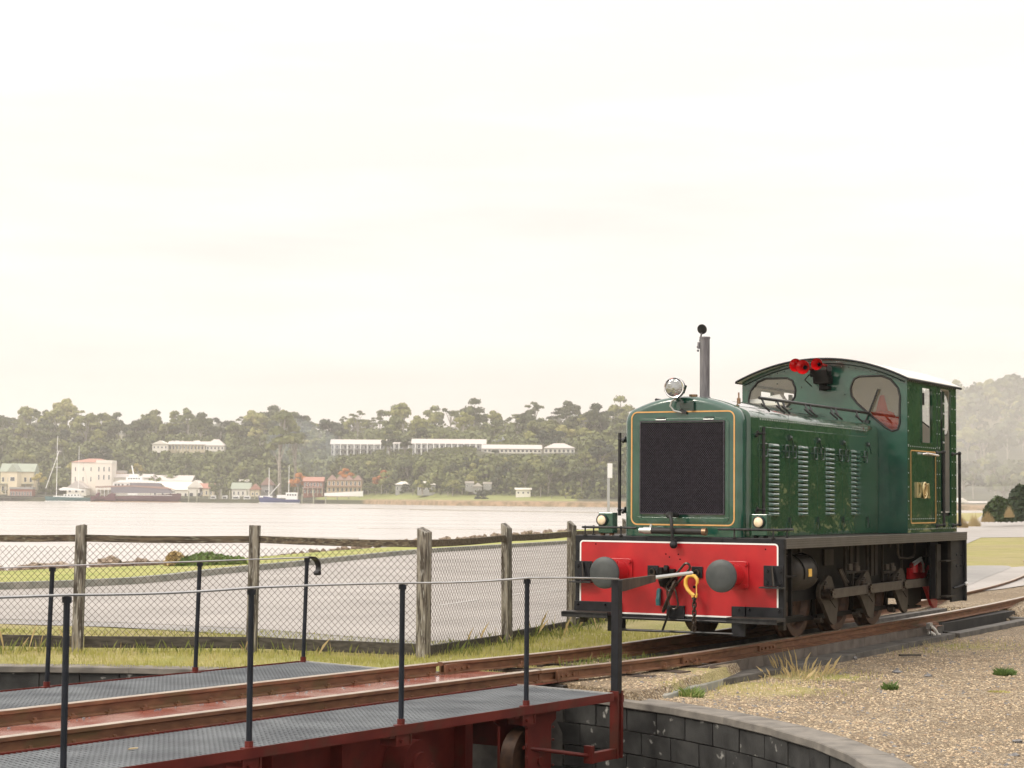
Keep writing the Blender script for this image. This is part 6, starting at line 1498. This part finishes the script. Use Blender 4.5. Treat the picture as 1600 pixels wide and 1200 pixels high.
# vehicles, poles on the far shore
t_=thing('parked_car','small white parked car on the far bank','car',B(791,773,778)); mb=MB(); mb.prism([(-2,0.3),(2,.3),(2,.9),(1.2,1.0),(.7,1.5),(-1.,1.5),(-1.6,.95),(-2,.8)],'y',-.8,.8); mb.build('body','car white',t_)
mb=MB(); mb.prism([(-1.3,1.0),(1.,1.0),(.6,1.42),(-.95,1.42)],'y',-.82,.82); mb.build('windows','window glass',t_)
for x in(-1.25,1.25): mb=MB(); mb.cyl((x,-.84,.3),(x,.84,.3),.3,10); mb.build('wheels' ,'rubber',t_,kind='stuff')
for (u,v0,v1,D,lab) in((681,752,777,800,'pale power pole right of the villas on the far shore'),(866,743,778,765,'leaning pale power pole on the far bank below the dark trees'),):
    a=B(u,v1,D); t_=thing('power_pole',lab,'pole',a); h_=(v1-v0)/FOC*D; mb=MB(); mb.cyl((0,0,-1),(.25,0,h_),.18,7,.12); mb.build('pole','pile timber',t_); mb=MB(); mb.box(-.8,1.2,-.06,.06,h_-.8,h_-.65); mb.build('crossarm','pile timber',t_)
# ---------------------------------------------------------------- forest
random.seed(21)
forest=[]
def top_v(x,y,ztop): return proj_v(x,y,ztop)
def proj_uv(x,y,z):
    z=z-CZ; d=y*cp+z*sp; u=z*cp-y*sp; px=FOC*x/d; py=FOC*u/d; return 800+px*cr+py*sr, 600-(py*cr-px*sr)
# (u0,u1,vbase,vtop) pieces that must stay visible: built things on the shore and the slope
KEEP=[(0,56,722,790,890),(14,52,755,790,885),(108,176,712,790,898),(172,300,734,790,900),(300,408,748,790,888),(236,352,684,704,975),(514,602,683,709,950),(602,645,683,709,915),(642,760,681,709,870),(755,902,681,709,860),(470,568,740,790,872),(616,642,752,770,826),(650,682,752,770,790),(726,769,753,766,768),(805,830,761,775,757),(1496,1550,777,800,712),(404,428,745,776,890)]
ZONE={0:('on the left hillside','forest trees on the left hillside'),1:('on the slope below the terrace motels','forest trees below the hotel terrace'),2:('on the skyline ridge','skyline trees behind the hotels'),3:('in mist on the right hill','misty trees on the right hill')}
LM=[(5,'above the cream house'),(50,'left of the ketch mast'),(95,'above the ketch'),(145,'above the tall pale building'),(200,'above the ferry cabin'),(250,'above the ferry bow'),(300,'near the white lodge'),(345,'near the lodge pavilion'),(385,'above the marina'),(425,'above the blue boat'),(480,'above the restaurant'),(540,'above the four gables'),(600,'above the orange tree'),(650,'near the villas'),(700,'right of the villas'),(760,'near the grey pyramid roof'),(830,'near the low white hall'),(900,'right of the white hall'),(955,'beside the engine radiator'),(1505,'just behind the cab'),(1540,'right of the cab'),(1580,'near the right edge')]
KW={'gum':'spreading','tall':'tall narrow','round':'rounded','sparse':'thin crowned','olive':'olive coloured'}
def autolabel(kind,u,sc,gid):
    return ('small ' if sc<.72 else 'large ' if sc>1.1 else 'medium ')+KW[kind]+' eucalypt '+ZONE[gid][0]+' '+min(LM,key=lambda q:abs(q[0]-u))[1], ZONE[gid][1]
def crosses(u,v0,v1,y,halfw):
    for a,b,c,d,Dk in KEEP:
        if u+halfw>a+1 and u-halfw<b-1 and v0<d-1 and v1>c+2 and y<Dk+6: return True
    return False
cnt={0:0,1:0,2:0,3:0,4:0}
def plant(u,s,kind,hm,gid):
    y=float(dsh(u))+s; x=(u-800)/FOC*y; z=float(far_h(np.array([x]),np.array([y]))[0]); nat={'gum':15.3,'tall':19,'round':8.3,'sparse':18,'olive':15.3}[kind]; sc=hm/nat
    uu,vt=proj_uv(x,y,z+hm); _,vb=proj_uv(x,y,z); hwp=4.2*sc*FOC/y*(1.15 if kind!='round' else 1.1)
    if crosses(uu,vt,vb,y,hwp*.75): return False
    lab,gr=autolabel(kind,u,sc,gid); tree(kind,x,y,z-.5,sc,lab,gr); cnt[gid]+=1; return True
# skyline rows and slope rows
for (n,u0,u1,s0,s1,gid,kinds,h0,h1) in (
    (54,-20,480,150,290,0,('gum','olive','tall','sparse'),17,26),
    (34,-20,480,45,150,0,('gum','round','olive','gum'),12,20),
    (10,-20,470,22,60,0,('round','gum'),7,11),
    (46,420,980,150,330,2,('gum','olive','tall','sparse','olive'),14,23),
    (32,430,980,48,130,1,('gum','round','gum','olive'),9,14),
    (30,560,980,26,90,1,('round','gum','round'),7.5,12),
    (28,820,980,25,220,1,('gum','olive','gum'),10,17),
    (38,1485,1620,60,560,3,('gum','olive','round','tall'),14,21)):
    k=0; tries=0
    while k<n and tries<n*6:
        tries+=1; u=u0+(u1-u0)*((k+random.random())/n); s=random.uniform(s0,s1)
        if plant(u,s,random.choice(kinds),random.uniform(h0,h1),gid): k+=1
# individually recognisable trees
treeat('gum',608,716,672,895,'broad rounded eucalypt standing in front of the motel terrace',name='rounded_tree')
treeat('gum',632,716,674,885,'second rounded eucalypt just right of the broad one on the terrace',name='rounded_tree')
treeat('round',727,713,690,850,'small dark tree in front of the right motel wing',name='rounded_tree')
treeat('gum',848,716,672,843,'dark tree between the two low white halls on the terrace',name='rounded_tree',i=1)
treeat('round',775,716,700,846,'low bushy tree at the left end of the long white hall',name='rounded_tree')
treeat('round',660,770,741,779,'spreading dark tree between the two white roofed villas',name='spreading_tree')
treeat('orange_tall',596,769,732,852,'tall orange autumn tree on the green foreshore',name='autumn_tree',i=0)
treeat('orange',542,752,730,880,'orange autumn tree behind the four brown gables',name='autumn_tree',i=0)
treeat('orange',466,768,736,884,'faded orange tree left of the red roofed restaurant',name='autumn_tree',i=0)
treeat('yellow',216,748,721,925,'yellowish round tree behind the maroon ferry',name='yellow_tree')
treeat('yellow',61,756,736,893,'bright green yellow shrub beside the cream house',name='bright_shrub')
treeat('round',343,776,746,882,'round dark tree above the marina',name='round_tree')
treeat('round',155,726,688,930,'olive rounded tree above the red roof of the tall building',name='round_tree')
treeat('gum',945,735,628,935,'dark tall conical tree breaking the skyline left of the engine',name='skyline_tree',i=0)
treeat('tall',437,768,636,892,'tall dark tree rising behind the blue fishing boat',name='tall_dark_tree',i=1)
treeat('tall',460,765,655,900,'second tall dark tree right of the first above the blue boat',name='tall_dark_tree',i=0)
for (u,vb,vt,D,l) in((575,771,750,868,'dark bush between the white paling fence and the orange tree'),(587,771,757,856,'low dark bush beside the tall orange tree'),(604,772,762,838,'low bush left of the first villa'),(628,773,765,818,'garden bush in front of the first villa'),(645,772,757,796,'rounded bush between the two villas'),(676,773,760,778,'rounded bush right of the second villa'),(700,772,755,768,'rounded dark tree on the foreshore right of the power pole'),(722,771,756,765,'rounded tree left of the pole side shed'),(746,771,763,760,'garden bush in front of the small gabled shed'),(772,772,758,756,'rounded tree right of the white sheds'),(800,774,765,750,'low bush left of the boathouse'),(836,776,764,748,'rounded bush right of the boathouse'),(862,777,762,746,'rounded bush at the foot of the leaning pole'),(884,779,760,746,'dark rounded tree near the white post')):
    treeat('round',u,vb,vt,D,l,name='foreshore_bush')
treeat('round',755,792,760,752,'small dark bush at the water edge on the brown bank',name='bank_bush',i=0)
for (u,vb,vt,D,l) in((905,785,768,742,'low shrub on the far bank near the white post'),(930,787,765,740,'dark shrub on the far bank beside the engine'),(895,784,772,744,'pale shrub on the far bank')):
    treeat('round',u,vb,vt,D,l,name='bank_shrub')
# distant ridge woods: one mass
V=[];
r=np.random.default_rng(3)
def mass(n,ua,ub,sa,sb,h,keep=lambda u,s:True,n2=34,chk=False,sq=.11):
    out=[]
    for i in range(n):
        u=r.uniform(ua,ub); s=r.uniform(sa,sb)
        if not keep(u,s): continue
        y=float(dsh(u))+s; x=(u-800)/FOC*y; z=float(far_h(np.array([x]),np.array([y]))[0]); hh=h*r.uniform(.6,1.2)
        if chk:
            u_,vt_=proj_uv(x,y,z+hh); _,vb_=proj_uv(x,y,z)
            if crosses(u_,vt_,vb_,y,hh*.4/y*FOC): continue
        d=r.normal(size=(n2,3)); d/=np.linalg.norm(d,axis=1)[:,None]; p=np.array([x,y,z+hh*.55])+d*np.array([hh*.42,hh*.42,hh*.45])*(.6+.5*r.random((n2,1)))
        nn=d+r.normal(size=(n2,3))*.33; nn/=np.linalg.norm(nn,axis=1)[:,None]; t=np.cross(nn,r.normal(size=(n2,3))); t/=np.linalg.norm(t,axis=1)[:,None]; b=np.cross(nn,t); s_=hh*sq
        out.append(np.stack([p-t*s_-b*s_,p+t*s_-b*s_,p+t*s_+b*s_,p-t*s_+b*s_],1).reshape(-1,3))
    return out
V=mass(420,-60,1000,330,1100,13)+mass(300,150,460,1100,1950,12)+mass(520,1150,1700,300,1300,15)+mass(200,480,1100,1000,1900,14)+mass(260,-60,1000,24,60,4.5,lambda u,s: not(500<u<900 and s<36) and u>575)
V=np.concatenate(V); me=rawmesh('distant_woods',V,np.arange(len(V)).reshape(-1,4),'gum leaves'); link('distant_woods',me,kind='stuff')
# undergrowth on the slope
V=mass(2300,-60,985,24,300,7.5,lambda u,s: not(500<u<900 and s<34),46,True,.085); V=np.concatenate(V); V=np.concatenate([V]+mass(1900,-60,985,28,100,4.2,lambda u,s: not(500<u<900 and s<34),40,True,.1)+mass(1500,480,920,60,116,1.7,lambda u,s: True,16,True,.15)+mass(900,505,745,84,112,1.15,lambda u,s: True,14,False,.17)+mass(2600,-60,985,20,135,2.6,lambda u,s: not(500<u<900 and s<30),22,True,.12)); link('undergrowth',rawmesh('undergrowth',V,np.arange(len(V)).reshape(-1,4),'gum leaves'),kind='stuff')

# woodland that stands to the right of the engine, outside the picture, and is mirrored in its paint
r=np.random.default_rng(9); V=[]
for i in range(190):
    az=math.radians(r.uniform(24,92)); dd=r.uniform(70,125); hh=r.uniform(5,15); x=dd*math.sin(az); y=dd*math.cos(az); n2=150
    d=r.normal(size=(n2,3)); d/=np.linalg.norm(d,axis=1)[:,None]; p=np.array([x,y,hh*.52])+d*np.array([hh*.4,hh*.4,hh*.5])*(.6+.5*r.random((n2,1)))
    nn=d+r.normal(size=(n2,3))*.6; nn/=np.linalg.norm(nn,axis=1)[:,None]; t=np.cross(nn,r.normal(size=(n2,3))); t/=np.linalg.norm(t,axis=1)[:,None]; b=np.cross(nn,t); s_=hh*.07
    V.append(np.stack([p-t*s_-b*s_,p+t*s_-b*s_,p+t*s_+b*s_,p-t*s_+b*s_],1).reshape(-1,3))
V=np.concatenate(V); link('woodland',rawmesh('woodland',V,np.arange(len(V)).reshape(-1,4),'shrub leaves'),kind='stuff')
# ================================================================ NEAR SHORE, ROCKS, PLANTS
def rockmesh(seed,sub=2):
    bm=bmesh.new(); bmesh.ops.create_icosphere(bm,subdivisions=sub,radius=1); r=random.Random(seed); ph=[r.uniform(0,6) for _ in range(6)]
    for v in bm.verts:
        c=v.co; k=1+.25*math.sin(c.x*3+ph[0])*math.cos(c.y*3.3+ph[1])+.16*math.sin(c.z*6+c.x*5+ph[2])+r.uniform(-.05,.05); v.co=Vector((c.x*k,c.y*k*.8,c.z*k*.6))
    me=bpy.data.meshes.new('rock'); bm.to_mesh(me); bm.free(); me.materials.append(MATS['rock']); return me
RM=[rockmesh(i) for i in range(6)]
def rock(u,v,wpx,hpx,label,y=None,group=None):
    yy=float(np.interp((u-800)/FOC,SU,SY))*(1.02 if y is None else y)
    c=B(u,v-2,yy); w_=wpx/FOC*yy/2; h_=hpx/FOC*yy/2*1.15
    o=link('rock',random.choice(RM)); o.location=(c.x,yy,c.z-h_*.25); o.rotation_euler=(random.uniform(-.2,.2),random.uniform(-.2,.2),random.uniform(-.4,.4)); o.scale=(w_,w_*.7,h_*1.75); tag(o,label,'rock',group); return o
random.seed(3)
for (u,v,w_,h_,l) in ((-4,893,26,16,'brown rock at the left edge of the shoreline'),(28,892,30,13,'low reddish rock second from the left on the shore'),(50,888,34,17,'large rusty brown rock left of the fence post'),(88,888,56,19,'broad grey brown boulder just left of the fence post'),(118,889,22,14,'small boulder behind the fence post'),(150,884,22,8,'low brown rock right of the fence post'),(172,880,44,17,'big grey pointed boulder between two fence posts'),(198,883,26,10,'sloping grey rock beside the pointed boulder'),(222,880,26,15,'upright grey rock left of the green shore shrub'),(245,882,30,9,'long low tan rock left of the green shore shrub')):
    rock(u,v,w_,h_,l)
for k in range(46):
    u=380+k*11.5+random.uniform(-4,4); v=float(np.interp(u,[380,480,640,800,960],[880,864,849,837,828])); rock(u,v+random.uniform(-2,1),random.uniform(7,18),random.uniform(4,8),'small pale rock among the line of rocks along the near shore',y=random.uniform(1.0,1.06),group='small rocks along the near shore')
for k in range(16):
    u=258+k*10; v=881; rock(u,v,random.uniform(10,20),random.uniform(5,9),'small pale rock among the line of rocks along the near shore',y=1.03,group='small rocks along the near shore')
# shore shrubs
def cards(n,cx,cy,cz_,rx,ry,rz,size,seed):
    r=np.random.default_rng(seed); d=r.normal(size=(n,3)); d/=np.linalg.norm(d,axis=1)[:,None]; d[:,2]=np.abs(d[:,2]); p=np.array([cx,cy,cz_])+d*np.array([rx,ry,rz])*(.5+.5*r.random((n,1)))
    nn=d+r.normal(size=(n,3))*.7; nn/=np.linalg.norm(nn,axis=1)[:,None]; t=np.cross(nn,r.normal(size=(n,3))); t/=np.linalg.norm(t,axis=1)[:,None]; b=np.cross(nn,t); s=size*(.5+r.random((n,1)))
    return np.stack([p-t*s-b*s*.5,p+t*s-b*s*.5,p+t*s*.4+b*s,p-t*s*.4+b*s],1).reshape(-1,3)
def shrub(name,label,cat,u,v,D,blobs,leaf,size=.07,n=500,seed=1):
    c=B(u,v,D); t_=thing(name,label,cat,c); V=[cards(int(n*b[3]/blobs[0][3]) if blobs[0][3] else n,b[0],0+b[4] if len(b)>4 else b[0]*0,b[1]*0,b[2],b[2]*.8,b[3],size,seed+i) for i,b in enumerate(blobs)]
    V=np.concatenate(V); link('foliage',rawmesh('foliage',V,np.arange(len(V)).reshape(-1,4),leaf),t_)
    mb=MB(); mb.tube([(0,0,-.2),(.02,0,.2),(.1,0,.4)],[.04,.03,.01],5); mb.build('stem','bark',t_); return t_
D=50; s_=D/FOC*1.15
shrub('shore_shrub','bright green shrub spreading over the shore rocks behind the mesh fence','shrub',322,884,D,[(0,0,28*s_,18*s_),(22*s_,0,22*s_,14*s_),(40*s_,0,16*s_,12*s_),(-24*s_,0,20*s_,12*s_)],'green grass',.06,1300)
shrub('dry_shrub','brown dry shrub at the left end of the green shore shrub','shrub',273,884,D,[(0,0,14*s_,20*s_),(8*s_,0,9*s_,14*s_)],'dry grass',.05,700,9)
D=150; s_=D/FOC
shrub('round_shrub','round dark green shrub beyond the road at the right edge','shrub',1560,812,D,[(0,0,22*s_,36*s_),(-10*s_,0,14*s_,26*s_),(10*s_,0,12*s_,30*s_)],'shrub leaves',.16,2200,4)
D=158; s_=D/FOC
shrub('tall_shrub','taller dark shrub cut by the right edge of the picture','shrub',1596,812,D,[(0,0,26*s_,54*s_),(-14*s_,0,12*s_,36*s_)],'shrub leaves',.18,2400,8)
def tussock(u,v,D,wpx,hpx,label,n=260,leaf='tussock',seed=0):
    c=B(u,v,D); r=np.random.default_rng(seed); w_=wpx/FOC*D/2; h_=hpx/FOC*D
    a=r.uniform(0,2*PI,n); q=w_*.8*r.random(n)**.6; x=q*np.cos(a); y=q*np.sin(a)*.8; L_=h_*(.45+.6*r.random(n))*(1-.85*(q/(w_*.8))**1.4); lean=(r.random(n)*.35)*w_; a2=a+r.normal(size=n)*.6
    wd=max(.004,w_*.012)*(1+r.random(n)); px,py=-np.sin(a2)*wd,np.cos(a2)*wd
    b0=np.stack([x-px,y-py,np.zeros(n)-.02],1); b1=np.stack([x+px,y+py,np.zeros(n)-.02],1); m0=np.stack([x+np.cos(a2)*lean*.4-px*.7,y+np.sin(a2)*lean*.4,L_*.6],1); m1=np.stack([x+np.cos(a2)*lean*.4+px*.7,y+np.sin(a2)*lean*.4,L_*.6],1); t=np.stack([x+np.cos(a2)*lean,y+np.sin(a2)*lean,L_],1)
    V=np.stack([b0,b1,m1,m0,m0,m1,t,t],1).reshape(-1,3); F=np.arange(len(V)).reshape(-1,4); F=F
    me=rawmesh('grass_tuft',V,F,leaf); o=link('grass_tuft',me); o.location=c; tag(o,label,'grass tuft'); return o
for i,(u,v,D,w_,h_,l) in enumerate(((1503,824,120,26,22,'dry straw coloured tussock just behind the engine cab'),(1522,822,122,26,26,'tall pale tussock right of the cab on the far kerb'),(1543,815,130,26,20,'dry tussock between the cab and the round dark shrub'),(1577,808,140,20,22,'dry tussock between the two dark shrubs'))):
    tussock(u,v,D,w_,h_,l,600,'tussock',i)
# white post by the water, seen left of the engine
a=B(951,724,40); t_=thing('marker_post','tall thin white post standing left of the radiator','post',(a.x,40,-.3)); mb=MB(); mb.box(-.026,.026,-.03,.03,0,a.z+.3-.02); mb.build('pole','galvanised',t_); mb=MB(); mb.box(-.02,.075,-.045,.045,a.z+.3-.30,a.z+.3); mb.build('head','white paint',t_,bevel=.004)
# ---------------------------------------------------------------- grass blades
def blades(pts,h0,h1,wd,leafs,name,seed,lean=.5):
    r=np.random.default_rng(seed); n=len(pts); a=r.uniform(0,2*PI,n); L_=h0+(h1-h0)*r.random(n)**1.7; ln=L_*lean*r.random(n); x,y,z=pts[:,0],pts[:,1],pts[:,2]
    px,py=-np.sin(a)*wd,np.cos(a)*wd; tx=x+np.cos(a)*ln; ty=y+np.sin(a)*ln
    V=np.stack([np.stack([x-px,y-py,z-.01],1),np.stack([x+px,y+py,z-.01],1),np.stack([x+px*.8+(tx-x)*.4,y+py*.8+(ty-y)*.4,z+L_*.6],1),np.stack([tx,ty,z+L_],1)],1).reshape(-1,3)
    link(name,rawmesh(name,V,np.arange(len(V)).reshape(-1,4),leafs),kind='stuff')
def scatter(fn,n,seed):                             # rejection sampling with a density function over a box
    r=np.random.default_rng(seed); x0,x1,y0,y1,dens=fn; X=r.uniform(x0,x1,n*3); Y=r.uniform(y0,y1,n*3); k=r.random(n*3)<dens(X,Y); X=X[k][:n];Y=Y[k][:n]; return np.stack([X,Y,hgt(X,Y)],1)
def clump(x,y,s=2.2): return np.clip(.5+.5*smnoise(x,y,s,3),0,1)
def dens_verge(x,y):
    lx,ly=w2l(x,y); d=np.hypot(x-PC.x,y-PC.y)-PR; bf=fence_side(x,y)
    ok=(d>.02)&(ly>.74)&(bf<.05)&(lx<3.5); return ok*(.25+.75*clump(x,y))
blades(scatter((-7,2.8,18.6,29,dens_verge),52000,1),.015,.075,.0035,'grass blades','verge_grass',1)
def dens_fence(x,y):
    lx,ly=w2l(x,y); bf=fence_side(x,y); return ((bf>-.55)&(bf<.12)&(ly>.74))*clump(x,y,3.1)**1.2
blades(scatter((-7,3.4,19.2,31,dens_fence),15000,2),.04,.17,.0024,'grass blades','tall_fence_grass',2,.7)
blades(scatter((-7,3.4,19.6,31,lambda x,y:dens_fence(x,y)*(clump(x+7,y,1.7)>.62)),2600,5),.10,.34,.0018,'dry grass','dry_fence_stalks',5,.9)
def dens_beyond(x,y): bf=fence_side(x,y); return ((bf>.05)&(bf<(6.2 if False else 5.5))&~inpoly(x,y,near+far_+kl[::-1]))*(.4+.6*clump(x,y,1.))
blades(scatter((-9,1.5,20.7,28.5,dens_beyond),22000,3),.01,.05,.005,'grass blades','roadside_grass',3)
def dens_track(x,y): lx,ly=w2l(x,y); return ((np.abs(ly)<.5)&(lx>-1.9)&(lx<-.5))*clump(x,y,5)+0.
blades(scatter((0,2.6,17.8,20.6,dens_track),2600,6),.02,.12,.003,'grass blades','track_grass',6)
def dens_kerbgrass(x,y): 
    lx,ly=w2l(x,y); g_=np.zeros(x.shape)
    for c,rad,s in tuft[:5]: g_=np.maximum(g_,s*np.exp(-((x-c.x)**2+(y-c.y)**2)/(rad*rad*.5)))
    return g_*(ly<-.98)*clump(x,y,6)
blades(scatter((1,6.5,15.5,26,dens_kerbgrass),17000,7),.012,.085,.0026,'grass blades','gravel_grass',7)
for i,(x,y,w_,h_,n,lf,l) in enumerate(((.55,-1.16,1.3,.34,44,'dry grass','tall pale grass stalks beside the concrete footing'),(.05,-1.25,1.1,.2,40,'dry grass','shorter pale stalks left of the tall grass by the footing'),(-2.55,-1.28,.36,.12,420,'green grass','bright green weed on the coping beside the corner post'),(-.55,-2.45,.22,.10,220,'green grass','green weed on the gravel near the edge of the pit wall'),(1.65,-2.95,.34,.10,420,'green grass','largest green weed alone on the open gravel'),(2.7,-3.35,.2,.03,160,'green grass','flat green weed right of the largest weed'),(2.6,-3.9,.2,.05,260,'green grass','dark green weed in the middle of the gravel'),(5.2,-6.3,.25,.30,26,'dry grass','thin reddish dead weed at the right of the gravel'),(-.25,-3.4,.3,.03,200,'grass blades','small moss patch near the coping'))):
    c=loc2w(x,y); c.z=float(hgt(np.array([c.x]),np.array([c.y]))[0]); r=np.random.default_rng(100+i)
    a=r.uniform(0,2*PI,n); q=w_*.30*r.random(n)**.6; X=q*np.cos(a);Y=q*np.sin(a); a2=a+r.normal(size=n)*.7; L_=h_*(.25+.8*r.random(n)**1.5)*(1-.55*q/(w_*.3)); ln=L_*(.3 if h_>.2 else .9)*r.random(n)+q*.25; wd=.0014 if h_>.2 else .0035
    px,py=-np.sin(a2)*wd,np.cos(a2)*wd; tx=X+np.cos(a2)*ln;ty=Y+np.sin(a2)*ln; o0=np.zeros(n)-.01
    V=np.stack([np.stack([X-px,Y-py,o0],1),np.stack([X+px,Y+py,o0],1),np.stack([X+px+(tx-X)*.4,Y+py+(ty-Y)*.4,L_*.65],1),np.stack([tx,ty,L_],1)],1).reshape(-1,3)
    o=link('weed',rawmesh('weed',V,np.arange(len(V)).reshape(-1,4),lf)); o.location=c; tag(o,l,'weed')
# ---------------------------------------------------------------- gravel stones
r=np.random.default_rng(12)
def stones(n,xr,yr,dens,smin,smax,seed,name,mt):
    P_=scatter((*xr,*yr,dens),n,seed); n=len(P_); r=np.random.default_rng(seed+1); s=smin+(smax-smin)*r.random(n)**2.5
    base=np.array([(1,0,0),(-.2,1,.1),(-.9,-.1,0),(.1,-1,.05),(.25,.1,.75),(-.3,.2,.6)],float); a=r.uniform(0,2*PI,n); c_,s__=np.cos(a),np.sin(a)
    b=base[None]*(.7+.6*r.random((n,6,1)))*s[:,None,None]; xx=b[...,0]*c_[:,None]-b[...,1]*s__[:,None]; yy=b[...,0]*s__[:,None]+b[...,1]*c_[:,None]
    V=np.stack([xx+P_[:,0:1],yy+P_[:,1:2],b[...,2]*.8+P_[:,2:3]-.001],-1).reshape(-1,3)
    f=np.array([(0,1,4),(1,5,4),(1,2,5),(2,3,5),(3,4,5),(3,0,4)]); F=(f[None]+6*np.arange(n)[:,None,None]).reshape(-1,3)
    link(name,rawmesh(name,V,F,mt),kind='stuff')
def dens_gravel(x,y):
    lx,ly=w2l(x,y); d=np.hypot(x-PC.x,y-PC.y)-PR; return ((d>.28)&(ly<-1.02))|((d>.28)&(ly<-.66)&(lx<-1.3))|((d>.1)&(np.abs(ly)<.5)&(lx<-.5)&(lx>-3.6))|((d>.1)&(ly<-.62)&(ly>-.98)&(lx<-1.9))
sm_=MATS['stone'].node_tree
for nn_ in sm_.nodes:
    if nn_.type=='TEX_NOISE': nn_.inputs['Scale'].default_value=55
mat('stone brown',(.26,.18,.11),.85,col2=(.40,.30,.2),nscale=40,ndet=1); mat('stone slate',(.10,.095,.09),.7,col2=(.20,.19,.18),nscale=30,ndet=1)
stones(26000,(.5,7.5),(12,26),dens_gravel,.006,.016,31,'gravel','stone')
stones(9000,(.5,7.5),(12,26),dens_gravel,.006,.020,32,'brown_gravel','stone brown')
stones(2600,(.5,7.5),(12,26),dens_gravel,.006,.026,33,'slate_chips','stone slate')
for i,(u,v,w_,h_,l) in enumerate(((1270,1156,26,10,'dark flat stone near the lower right of the gravel'),(1520,1178,26,13,'angular dark stone in the lower right corner'),(1585,1182,18,12,'dark stone at the right edge near the bottom'),(1402,1050,18,7,'grey flat stone on the gravel below the pit footing'),(1450,1056,12,8,'small dark stone right of the grey flat stone'),(1476,1171,12,7,'round brown pebble near the bottom of the gravel'),(1218,1105,12,6,'black stone on the gravel beside the green weed'),(1335,1029,9,8,'pale stone leaning against the concrete footing'),(1590,1158,16,6,'grey flat stone at the right edge of the gravel'))):
    c=G(u,v,-.27); o=link('stone',random.choice(RM)); s_=c.y/FOC/2; o.scale=(w_*s_,w_*s_*1.3,h_*s_*1.4); o.location=c; o.rotation_euler=(0,0,i); o.data=o.data.copy(); o.data.materials[0]=MATS['stone dark']; tag(o,l,'stone')
c=G(1422,1025,-.265); o=MB().box(-.13,.13,-.02,.02,0,.02).build('timber_offcut','board dark'); o.location=c; o.rotation_euler=(0,0,.2); tag(o,'short weathered piece of timber lying on the gravel near the footing','timber')
c=G(207,1171,ZN+.006); o=MB().prism([(-.03,.0),(.03,.006),(.035,.012),(-.02,.008)],'y',-.012,.012).build('dead_leaf','dry grass'); o.location=c; tag(o,'dry curled leaf lying on the near perforated walkway','leaf')
# ---------------------------------------------------------------- smoke and mist
def vol(name,blobs,col,dens,label=None):
    bm=bmesh.new()
    for (c,rx,ry,rz) in blobs:
        r_=bmesh.ops.create_icosphere(bm,subdivisions=3,radius=1); 
        for v in r_['verts']: v.co=Vector((c.x+v.co.x*rx,c.y+v.co.y*ry,c.z+v.co.z*rz))
    me=bpy.data.meshes.new(name); bm.to_mesh(me); bm.free(); m=bpy.data.materials.new(name); m.use_nodes=True; t=m.node_tree; t.nodes.clear(); o_=t.nodes.new('ShaderNodeOutputMaterial'); pv=t.nodes.new('ShaderNodeVolumePrincipled'); pv.inputs['Color'].default_value=(*col,1); pv.inputs['Density'].default_value=dens; t.links.new(pv.outputs[0],o_.inputs['Volume']); me.materials.append(m); return link(name,me,kind='stuff')
vol('smoke',[(B(500,738,900),5,5,6),(B(492,722,905),6,6,7),(B(480,705,905),9,8,9),(B(462,690,905),14,10,11),(B(500,700,905),10,8,9)],(.75,.88,1),.012)
vol('mist',[(B(1535,655,690),60,80,24),(B(1640,665,690),70,85,34)],(1,.98,.94),.0026)
HB.build('haze','haze',kind='stuff')
